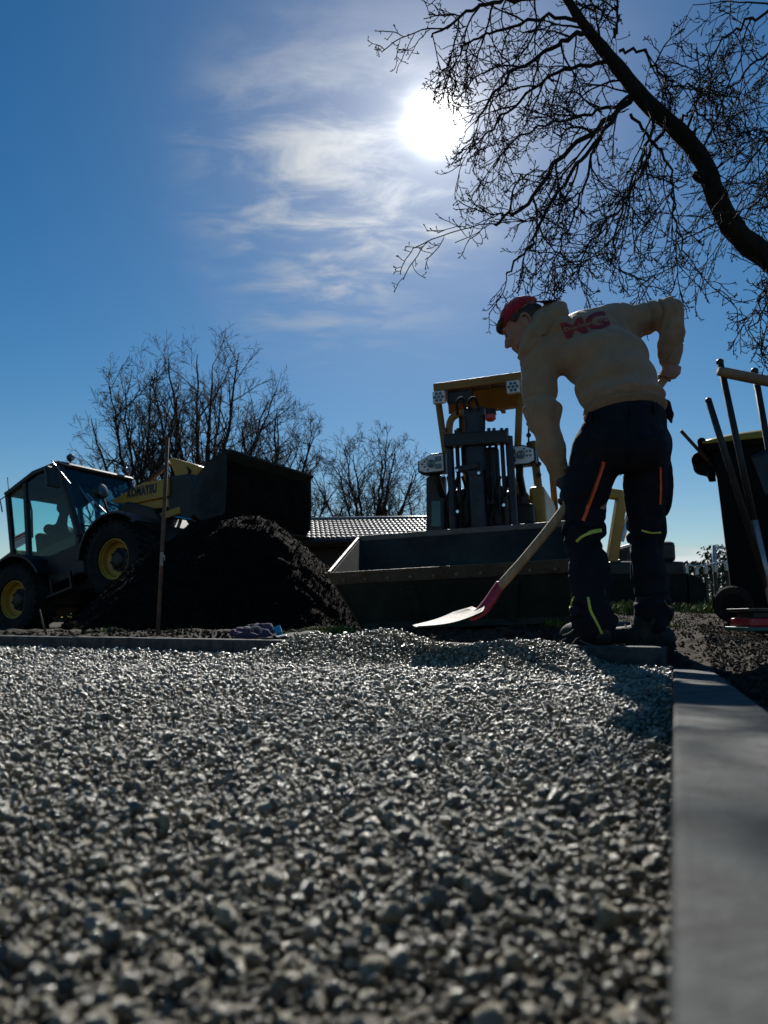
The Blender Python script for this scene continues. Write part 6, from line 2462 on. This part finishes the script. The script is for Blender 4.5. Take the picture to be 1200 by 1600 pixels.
P = [Vector(HAND_T + (HAND_B - HAND_T) * t) for t in np.linspace(-0.02, 1.0, 26)]
for i, p in enumerate(P):        # ash shafts bow a little
    t = i / 25
    p.z -= 0.030 * math.sin(max(0, (t - 0.45) / 0.55) * math.pi) * 0.6
rad = [0.017 + 0.0035 * math.sin(i / 25 * math.pi) + (0.002 if i > 22 else 0) for i in range(26)]
spart(MB().tube(P, rad, 16), 'shaft', M['handle_wood'], smooth=True)
S0 = Vector(HAND_B)
S1 = Vector(A(757, 950, 2.99))
S2 = Vector(A(735, 966, 2.96))
Pp, rr_ = resample([S0 - (S1 - S0).normalized() * 0.03, S0, S1, S2], [0.021, 0.0215, 0.024, 0.014], 12)
spart(MB().tube(Pp, rr_, 14), 'socket', M['socket_red'], smooth=True)
TIP = Vector(A(650, 981, 2.86))
bd = (TIP - S2).normalized()
bs = bd.cross(Vector((0, 0, 1))).normalized()
bu = bs.cross(bd)
LB = (TIP - S1).length * 1.0
vs, fs = [], []
n1, n2 = 16, 10
base_p = S1.lerp(S2, 0.35)
LB = (TIP - base_p).length
bd = (TIP - base_p).normalized()
bs = bd.cross(Vector((0, 0, 1))).normalized()
bu = bs.cross(bd)
for i in range(n1 + 1):
    t = i / n1
    hw = 0.112 * (min(1, 0.42 + t * 3.2)) * (1.0 if t < 0.62 else math.sqrt(max(0.0, 1 - ((t - 0.62) / 0.385) ** 2)) * 0.98 + 0.02)
    for j in range(n2 + 1):
        a = -1 + 2 * j / n2
        dish = 0.010 * (a * a) * (1 - 0.55 * t) + 0.02 * (1 - t) ** 2 * 0.5
        vs.append(base_p + bd * (LB * t) + bs * (hw * a) + bu * (dish - 0.012 * math.sin(t * math.pi)))
for i in range(n1):
    for j in range(n2):
        q = i * (n2 + 1) + j
        fs.append((q, q + 1, q + n2 + 2, q + n2 + 1))
bl = spart(MB().add(vs, fs), 'blade', M['blade'], smooth=True)
sd_ = bl.modifiers.new('thick', 'SOLIDIFY')
sd_.thickness = 0.003
# painted upper part of the blade
k = 5 * (n2 + 1)
up_v = [Vector(v) + bu * 0.0025 for v in vs[:k + n2 + 1]] + [Vector(v) - bu * 0.0045 for v in vs[:k + n2 + 1]]
m_ = k + n2 + 1
up_f = [f for f in fs if max(f) < m_]
spart(MB().add(up_v, up_f + [tuple(i + m_ for i in f[::-1]) for f in up_f]), 'blade_paint', M['socket_red'], smooth=True)

# ------------------------------------------------------------------ the loader's driver, seated in the cab
dr = Field((-0.75, -0.5, 0), (1.2, 0.5, 1.9), 0.013)
s0 = np.array((sx - 0.02, 0.0, sz + 0.08))
ch = s0 + np.array((0.02, 0, 0.40))
hdv = s0 + np.array((0.20, -0.02, 0.70))
dr.lo = s0 + np.array((-0.5, -0.5, -0.6))
dr.chain([s0, ch], [0.15, 0.16], 0.05)
dr.chain([ch, hdv], [0.10, 0.06], 0.04)
dr.ell(hdv + np.array((0.02, 0, 0.05)), (0.105, 0.085, 0.125), None, 0.02)
dr.ell(hdv + np.array((0.12, 0, 0.03)), (0.025, 0.014, 0.02), None, 0.01)
for s_ in (-1, 1):
    sh_ = ch + np.array((0.0, s_ * 0.19, 0.06))
    dr.chain([ch, sh_], [0.13, 0.075], 0.04)
    el = sh_ + np.array((0.22, s_ * 0.05, -0.20))
    hn = np.array((cw.x - 0.02, s_ * 0.15, cw.z + 0.03))
    dr.chain([sh_, el, hn], [0.065, 0.05, 0.033], 0.03)
    dr.ell(hn, (0.045, 0.035, 0.035), None, 0.02)
    hip = s0 + np.array((0.02, s_ * 0.09, -0.02))
    kn = s0 + np.array((0.46, s_ * 0.13, 0.02))
    ft2 = s0 + np.array((0.58, s_ * 0.13, -0.36))
    dr.chain([hip, kn, ft2, ft2 + np.array((0.14, 0, -0.02))], [0.09, 0.065, 0.045, 0.035], 0.03)
V, F = dr.mesh()
V = relax(V, F, 1)
driver = mesh_np('person', V, F, M['black_cloth'])  # skin and clothes alike coloured black, the cab's shade put into the colour
driver.matrix_world = ML
tag(driver, 'driver seated in the loader cab, coloured black as a silhouette, leaning to the wheel', 'person')
hv = Field(hdv - 0.25, hdv + 0.25, 0.01)
hv.ell(hdv + np.array((0.0, 0, 0.08)), (0.115, 0.095, 0.11), None, 0.02)
hv.halfcut(hdv + np.array((0, 0, 0.05)), (0.3, 0, -1))
V, F = hv.mesh()
mesh_np('hair', V, F, M['hair'], driver)

# ================================================================== THINGS AROUND
# ------------------------------------------------------------------ wheeled bin
BIN_Y = 4.25
bo = at(1160, 962, BIN_Y)
MBn = (Matrix.Translation((bo.x + 0.22, BIN_Y + 0.02, 0.075)) @ Matrix.Rotation(R(-25), 4, 'Z') @ Matrix.Rotation(R(-0.5), 4, 'Y'))
bin_ = empty('wheelie_bin', M=MBn)
tag(bin_, 'dark grey wheeled bin with a yellow lid and tools leaning on it', 'bin')
b = MB()
secs = [(-0.235, 0.24, -0.20, 0.20, 0.04), (-0.245, 0.26, -0.22, 0.22, 0.30), (-0.27, 0.31, -0.26, 0.26, 0.90), (-0.29, 0.33, -0.28, 0.28, 0.97), (-0.29, 0.33, -0.28, 0.28, 1.0)]
vs, fs = [], []
for x0, x1, y0, y1, z in secs:
    c_ = 0.05
    vs += [(x0 + c_, y0, z), (x1 - c_, y0, z), (x1, y0 + c_, z), (x1, y1 - c_, z), (x1 - c_, y1, z), (x0 + c_, y1, z), (x0, y1 - c_, z), (x0, y0 + c_, z)]
for i in range(len(secs) - 1):
    for k_ in range(8):
        fs.append((i * 8 + k_, i * 8 + (k_ + 1) % 8, (i + 1) * 8 + (k_ + 1) % 8, (i + 1) * 8 + k_))
fs += [tuple(range(7, -1, -1)), tuple((len(secs) - 1) * 8 + k_ for k_ in range(8))]
b.add(vs, fs).build('body', M['bin'], bin_, 0.008)
b = MB()
b.box((-0.31, -0.30, 0.985), (0.35, 0.30, 1.025)).build('rim', M['bin'], bin_, 0.012)
# lid, slightly domed, hinged at the handle side
vs, fs = [], []
n1, n2 = 12, 8
for i in range(n1 + 1):
    for j in range(n2 + 1):
        u_, v_ = i / n1, j / n2
        z = 1.032 + 0.075 * math.sin(math.pi * min(1, u_ * 0.9 + 0.08)) ** 0.6 * (1 - (2 * v_ - 1) ** 4) ** 0.8
        vs.append((-0.33 + 0.70 * u_, -0.31 + 0.62 * v_, z))
for i in range(n1):
    for j in range(n2):
        q = i * (n2 + 1) + j
        fs.append((q, q + n2 + 1, q + n2 + 2, q + 1))
lid = MB().add(vs, fs).build('lid', M['bin_lid'], bin_, smooth=True)
sd_ = lid.modifiers.new('thick', 'SOLIDIFY')
sd_.thickness = 0.012
b = MB()
prof = [(-0.29, 0.99), (-0.34, 1.008)] + [(-0.352 + 0.048 * math.cos(a_), 0.96 + 0.048 * math.sin(a_)) for a_ in np.linspace(R(80), R(255), 10)] + [(-0.325, 0.90), (-0.315, 0.865), (-0.275, 0.865)]
for y0_, y1_ in ((-0.17, -0.06), (0.0, 0.10)):
    b.prism(prof, 1, y0_, y1_)
b.tube([(-0.365, -0.18, 0.955), (-0.365, 0.12, 0.955)], 0.02, 10)
b.build('handle', M['bin'], bin_, 0.008)
MB().tube([(-0.335, -0.25, 1.05), (-0.335, 0.25, 1.05)], 0.024, 10).build('hinge', M['bin'], lid, smooth=True)
for y_ in (-0.24, 0.24):
    w_ = MB().lathe([(0.02, -0.03), (0.095, -0.03), (0.105, -0.015), (0.105, 0.015), (0.095, 0.03), (0.02, 0.03)], (-0.235, y_, 0.105), (0, 1, 0), 26).build('wheel', M['rubber'], bin_)
    MB().lathe([(0.06, -0.034), (0.055, 0.034)], (-0.235, y_, 0.105), (0, 1, 0), 18).build('hub', M['bin'], w_)
MB().tube([(-0.235, -0.22, 0.105), (-0.235, 0.22, 0.105)], 0.012, 8).build('axle', M['steel'], bin_)
# a thin bar sticking out of the bin's handle
p0, p1 = at(1064, 673, 4.15), at(1094, 706, 4.2)
o = MB().tube([p0, p1, p1 + (p1 - p0) * 0.8], [0.010, 0.010, 0.010], 8).build('iron_bar', M['rust'], None, smooth=True)
tag(o, 'short thin iron bar poking out at the bin handle', 'bar')

# tools leaning on the bin
TY = 3.72
p0, p1 = at(1107, 626, TY), at(1128, 692, TY)
p2 = p0 + (p1 - p0) * 6.3
p2.z = max(p2.z, 0.05)
st = empty('broom', (p2.x, p2.y, p2.z))
tag(st, 'shortest dark tool handle at the left end of those on the bin', 'tool')


def rel(mb, nm, mm, par, **k):
    o = mb.build(nm, mm, None, **k)
    o.parent = par
    o.matrix_parent_inverse = Matrix.Translation(-par.location)
    return o


pz = p1 + (p1 - p0) * ((p1.z - 0.1) / (p0.z - p1.z))
st.location = pz
rel(MB().tube([p0 - (p1 - p0).normalized() * 0.0, p1, pz], 0.0165, 12), 'shaft', M['dark_metal'], st, smooth=True)
rel(MB().ball(p0, 0.0175, 10, 8), 'end_cap', M['black_paint'], st, smooth=True)
rel(MB().box((pz.x - 0.16, pz.y - 0.03, pz.z - 0.06), (pz.x + 0.16, pz.y + 0.03, pz.z + 0.01)), 'head', M['old_wood'], st, bevel=0.008)

# two-shaft frame tied by a round wooden crossbar
fr_o = at(1200, 930, TY)
frm = empty('crossbar_frame', (fr_o.x, TY, 0.12))
tag(frm, 'dark two-legged tool frame with a thick round wooden crossbar on the bin', 'tool')
q0, q1 = at(1125, 566, TY), at(1150, 682, TY)
d = (q1 - q0)
q2 = q0 + d * ((q0.z - 0.36) / -d.z)
q3 = q0 + d * ((q0.z - 0.08) / -d.z)
rel(MB().tube([q0, q2], 0.0165, 12), 'leg', M['dark_metal'], frm, smooth=True)
rel(MB().tube([q2 + (q0 - q2) * 0.22, q2 + (q3 - q2) * 0.9], 0.019, 12), 'sleeve', M['tube_grey'], frm, smooth=True)
rel(MB().ball(q0, 0.02, 10, 8), 'end_cap', M['black_paint'], frm, smooth=True)
e0, e1 = at(1179, 580, TY + 0.02), at(1197, 680, TY + 0.02)
d = e1 - e0
e2 = e0 + d * ((e0.z - 0.08) / -d.z)
rel(MB().tube([e0, e2], 0.0165, 12), 'leg', M['dark_metal'], frm, smooth=True)
rel(MB().ball(e0, 0.02, 10, 8), 'end_cap', M['black_paint'], frm, smooth=True)
c0, c1 = at(1122, 580, TY - 0.045), at(1300, 616, TY - 0.06)
n_ = 14
rel(MB().tube([c0.lerp(c1, i / n_) for i in range(n_ + 1)], [0.022] + [0.0275] * (n_ - 1) + [0.024], 16), 'crossbar', M['bar_wood'], frm, smooth=True)

# upturned steel spade beside them
g0 = at(1174, 713, 3.55)
spd = empty('spade', (at(1215, 950, 3.55).x, 3.55, 0.1))
tag(spd, 'bare steel spade blade turned up beside the bin at the picture edge', 'spade')
vs, fs = [], []
tl, trr = at(1173, 713, 3.55), at(1262, 690, 3.55)
bl_c, br_c = at(1196, 775, 3.52), at(1250, 778, 3.52)
for i in range(9):
    t = i / 8
    L_ = tl.lerp(bl_c, t)
    R_ = trr.lerp(br_c, t)
    for j in range(7):
        a = j / 6
        p = L_.lerp(R_, a)
        p.y += 0.03 * math.sin(a * math.pi)
        p.z += 0.02 * math.sin(a * math.pi) * (1 - t)
        vs.append(p)
for i in range(8):
    for j in range(6):
        q = i * 7 + j
        fs.append((q, q + 1, q + 8, q + 7))
o = rel(MB().add(vs, fs), 'blade', M['dark_metal'], spd, smooth=True)
sd_ = o.modifiers.new('thick', 'SOLIDIFY')
sd_.thickness = 0.004
m0, m1 = bl_c.lerp(br_c, 0.5), at(1240, 965, 3.5)
rel(MB().tube([m0, m1], 0.018, 12), 'shaft', M['handle_wood'], spd, smooth=True)

# red-sided base in front of the bin
rb = at(1168, 966, 3.45)
base_e = empty('plate_base', (rb.x + 0.12, 3.45, 0.03))
tag(base_e, 'low red sled with a dark deck on the soil in front of the bin', 'sled')
tl = at(1138, 952, 3.45)
zt = tl.z
x0 = tl.x * 3.62 / 3.45
rel(MB().box((x0 - 0.01, 3.40, zt - 0.012), (x0 + 0.62, 3.62, zt + 0.004)), 'deck', M['dark_metal'], base_e, bevel=0.003)
rel(MB().box((x0 + 0.03, 3.44, zt - 0.04), (x0 + 0.60, 3.60, zt - 0.0125)), 'spacer', M['black_paint'], base_e, bevel=0.003)
rel(MB().box((x0 + 0.0, 3.41, zt - 0.080), (x0 + 0.61, 3.61, zt - 0.0405)), 'side', M['plastic_red'], base_e, bevel=0.008)
rel(MB().box((x0 - 0.02, 3.39, zt - 0.10), (x0 + 0.64, 3.63, zt - 0.0805)), 'runner', M['green_paint'], base_e, bevel=0.004)

# ------------------------------------------------------------------ stakes on the left
p0, p1 = at(246, 1000, 4.35), at(262, 684, 4.35)
p0.z = -0.1
stk = empty('survey_stake', (p0.x, p0.y, 0))
tag(stk, 'tall thin rusty stake standing behind the long kerb', 'stake')
b = MB()
b.tube([p0, p0.lerp(p1, 0.5), p1], [0.0125, 0.012, 0.0115], 8)
rel(b, 'rod', M['rust'], stk, smooth=True)
t0 = at(252, 868, 4.33)
rel(MB().box((t0.x - 0.007, 4.33, t0.z - 0.06), (t0.x + 0.010, 4.334, t0.z + 0.02)), 'label_tape', M['pale_cloth'], stk)
rel(MB().tube([at(250, 872, 4.35), at(257, 872, 4.35)], 0.016, 8), 'clip', M['dark_metal'], stk)
o = MB().tube([at(74, 996, 4.7), at(67, 975, 4.7), at(62, 952, 4.7)], [0.008, 0.006, 0.004], 6).build('twig', M['stick'], None, smooth=True)
tag(o, 'thin dry twig sticking up in front of the rear loader wheel', 'twig')

# ------------------------------------------------------------------ clothing bundle and boards left on the soil
jb = hit(402, 1000, 0.0)
cxj, cyj = at(402, 990, 4.05).x, 4.15
Bd = Field((cxj - 0.3, cyj - 0.25, -0.06), (cxj + 0.35, cyj + 0.25, 0.2), 0.006)
def jp(px, py, dy=0.0):
    return A(px, py, cyj + dy)
Bd.chain([jp(370, 996), jp(392, 992, -0.03), jp(412, 994, -0.03), jp(418, 997)], [0.022, 0.030, 0.034, 0.018], 0.02)
Bd.chain([jp(378, 986, 0.06), jp(398, 984, 0.08), jp(420, 984, 0.06), jp(430, 987, 0.03)], [0.025, 0.034, 0.030, 0.016], 0.02)
Bd.chain([jp(366, 990, 0.03), jp(374, 993)], [0.02, 0.02], 0.02)
Bd.ell(jp(399, 986, -0.05), (0.030, 0.05, 0.022), None, 0.008, cut=True)
V, F = Bd.mesh()
V = relax(V, F, 2)
V = V + vnormals(V, F) * (0.014 * fbm(V * 24, 3, 88))[:, None]
jkt = mesh_np('jacket', V, F, M['purple_cloth'])
tag(jkt, 'crumpled purple jacket lying on the soil behind the long kerb', 'jacket')
cl = Field((cxj - 0.15, cyj - 0.2, -0.03), (cxj + 0.15, cyj + 0.1, 0.15), 0.004)
pts = [jp(399, 988, -0.05) + np.array((0.034 * math.cos(a), 0, 0.028 * math.sin(a))) for a in np.linspace(R(-10), R(190), 10)]
cl.chain(pts, [0.007] * 10, 0.004)
V, F = cl.mesh()
mesh_np('collar', V, F, M['pale_cloth'], jkt)
q = jp(386, 981, 0.0)
wf = Field(q - 0.06, q + 0.06, 0.004)
wf.ell(q, (0.022, 0.02, 0.008), None, 0.01)
V, F = wf.mesh()
mesh_np('lining', V, F, M['pale_cloth'], jkt)
q = at(436, 983, 4.1)
b = MB()
b.add([at(427, 980, 4.12), at(437, 976, 4.12), at(440, 987, 4.06), at(431, 990, 4.06)], [(0, 1, 2, 3)])
o = b.build('packet', M['cyan_cloth'])
sd_ = o.modifiers.new('thick', 'SOLIDIFY')
sd_.thickness = 0.02
tag(o, 'small bright cyan packet lying against the purple jacket', 'packet')
o = MB().bar(at(424, 999, 4.0), at(470, 990, 4.12), 0.16, 0.014).bar(at(424, 996, 4.0), at(424, 999, 4.0), 0.15, 0.006).build('plastic_board', M['black_cloth'], None, 0.004)
tag(o, 'flat black plastic board lying on the soil beside the purple jacket', 'board')
o = MB().bar(at(452, 997, 3.95), at(486, 987, 4.15), 0.07, 0.012).build('plank', M['old_wood'], None, 0.003)
tag(o, 'short dark plank propped next to the gravel mound', 'plank')
o = MB().bar(at(455, 984, 4.3), at(468, 991, 4.3), 0.02, 0.012).build('offcut', M['old_wood'], None, 0.003)
tag(o, 'thin dark offcut of wood leaning across the plank', 'offcut')
o = MB().bar(at(428, 997, 3.93), at(446, 993, 3.96), 0.05, 0.012).build('tin_lid', M['steel'], None, 0.004)
tag(o, 'small pale metal strip in front of the purple jacket', 'strip')
o = MB().box((at(487, 990, 4.2).x, 4.15, 0.0), (at(497, 990, 4.2).x, 4.3, at(492, 987, 4.2).z)).build('block', M['concrete'], None, 0.006)
tag(o, 'small concrete block on the soil just left of the big bucket', 'block')

# pebble by the right foot, dry stalks round the left boot
q = at(972, 984, 3.25)
Sf = Field(np.array(q) - 0.12, np.array(q) + 0.12, 0.005)
Sf.ell(np.array(q), (0.055, 0.05, 0.03), None, 0.01)
Sf.ell(np.array(q) + np.array((0.03, 0.0, 0.006)), (0.04, 0.04, 0.026), None, 0.02)
V, F = Sf.mesh()
V = relax(V, F, 1)
V = V + vnormals(V, F) * (0.006 * fbm(V * 22, 3, 92))[:, None]
o = mesh_np('stone', V, F, M['concrete'])
tag(o, 'pale stone on the ground between the worker\'s boots', 'stone')
random.seed(5)
for i, (pa, pm, pb_) in enumerate((((879, 993), (888, 990), (896, 984)), ((893, 1008), (900, 999), (906, 995)), ((905, 1000), (918, 1006), (935, 1010)), ((872, 1006), (880, 1000), (884, 998)), ((1038, 938), (1047, 950), (1056, 947)))):
    pts = [at(*pa, 2.86), at(*pm, 2.86), at(*pb_, 2.88)]
    pts, rr_ = resample(pts, [0.003, 0.0028, 0.0015], 8)
    o = MB().tube(pts, rr_, 5).build('dry_stalk', M['stick'], None, smooth=True)
    tag(o, ('dry stalk slanting up beside the left trouser cuff, highest of the stalks', 'dry stalk rising from the gravel at the left boot heel',
            'long dry stalk lying in front of the left boot', 'short dry stalk farthest left of the boots, by the bucket',
            'bent dry stalk behind the right boot, towards the bin')[i], 'stalk', 'dry stalks around the boots')
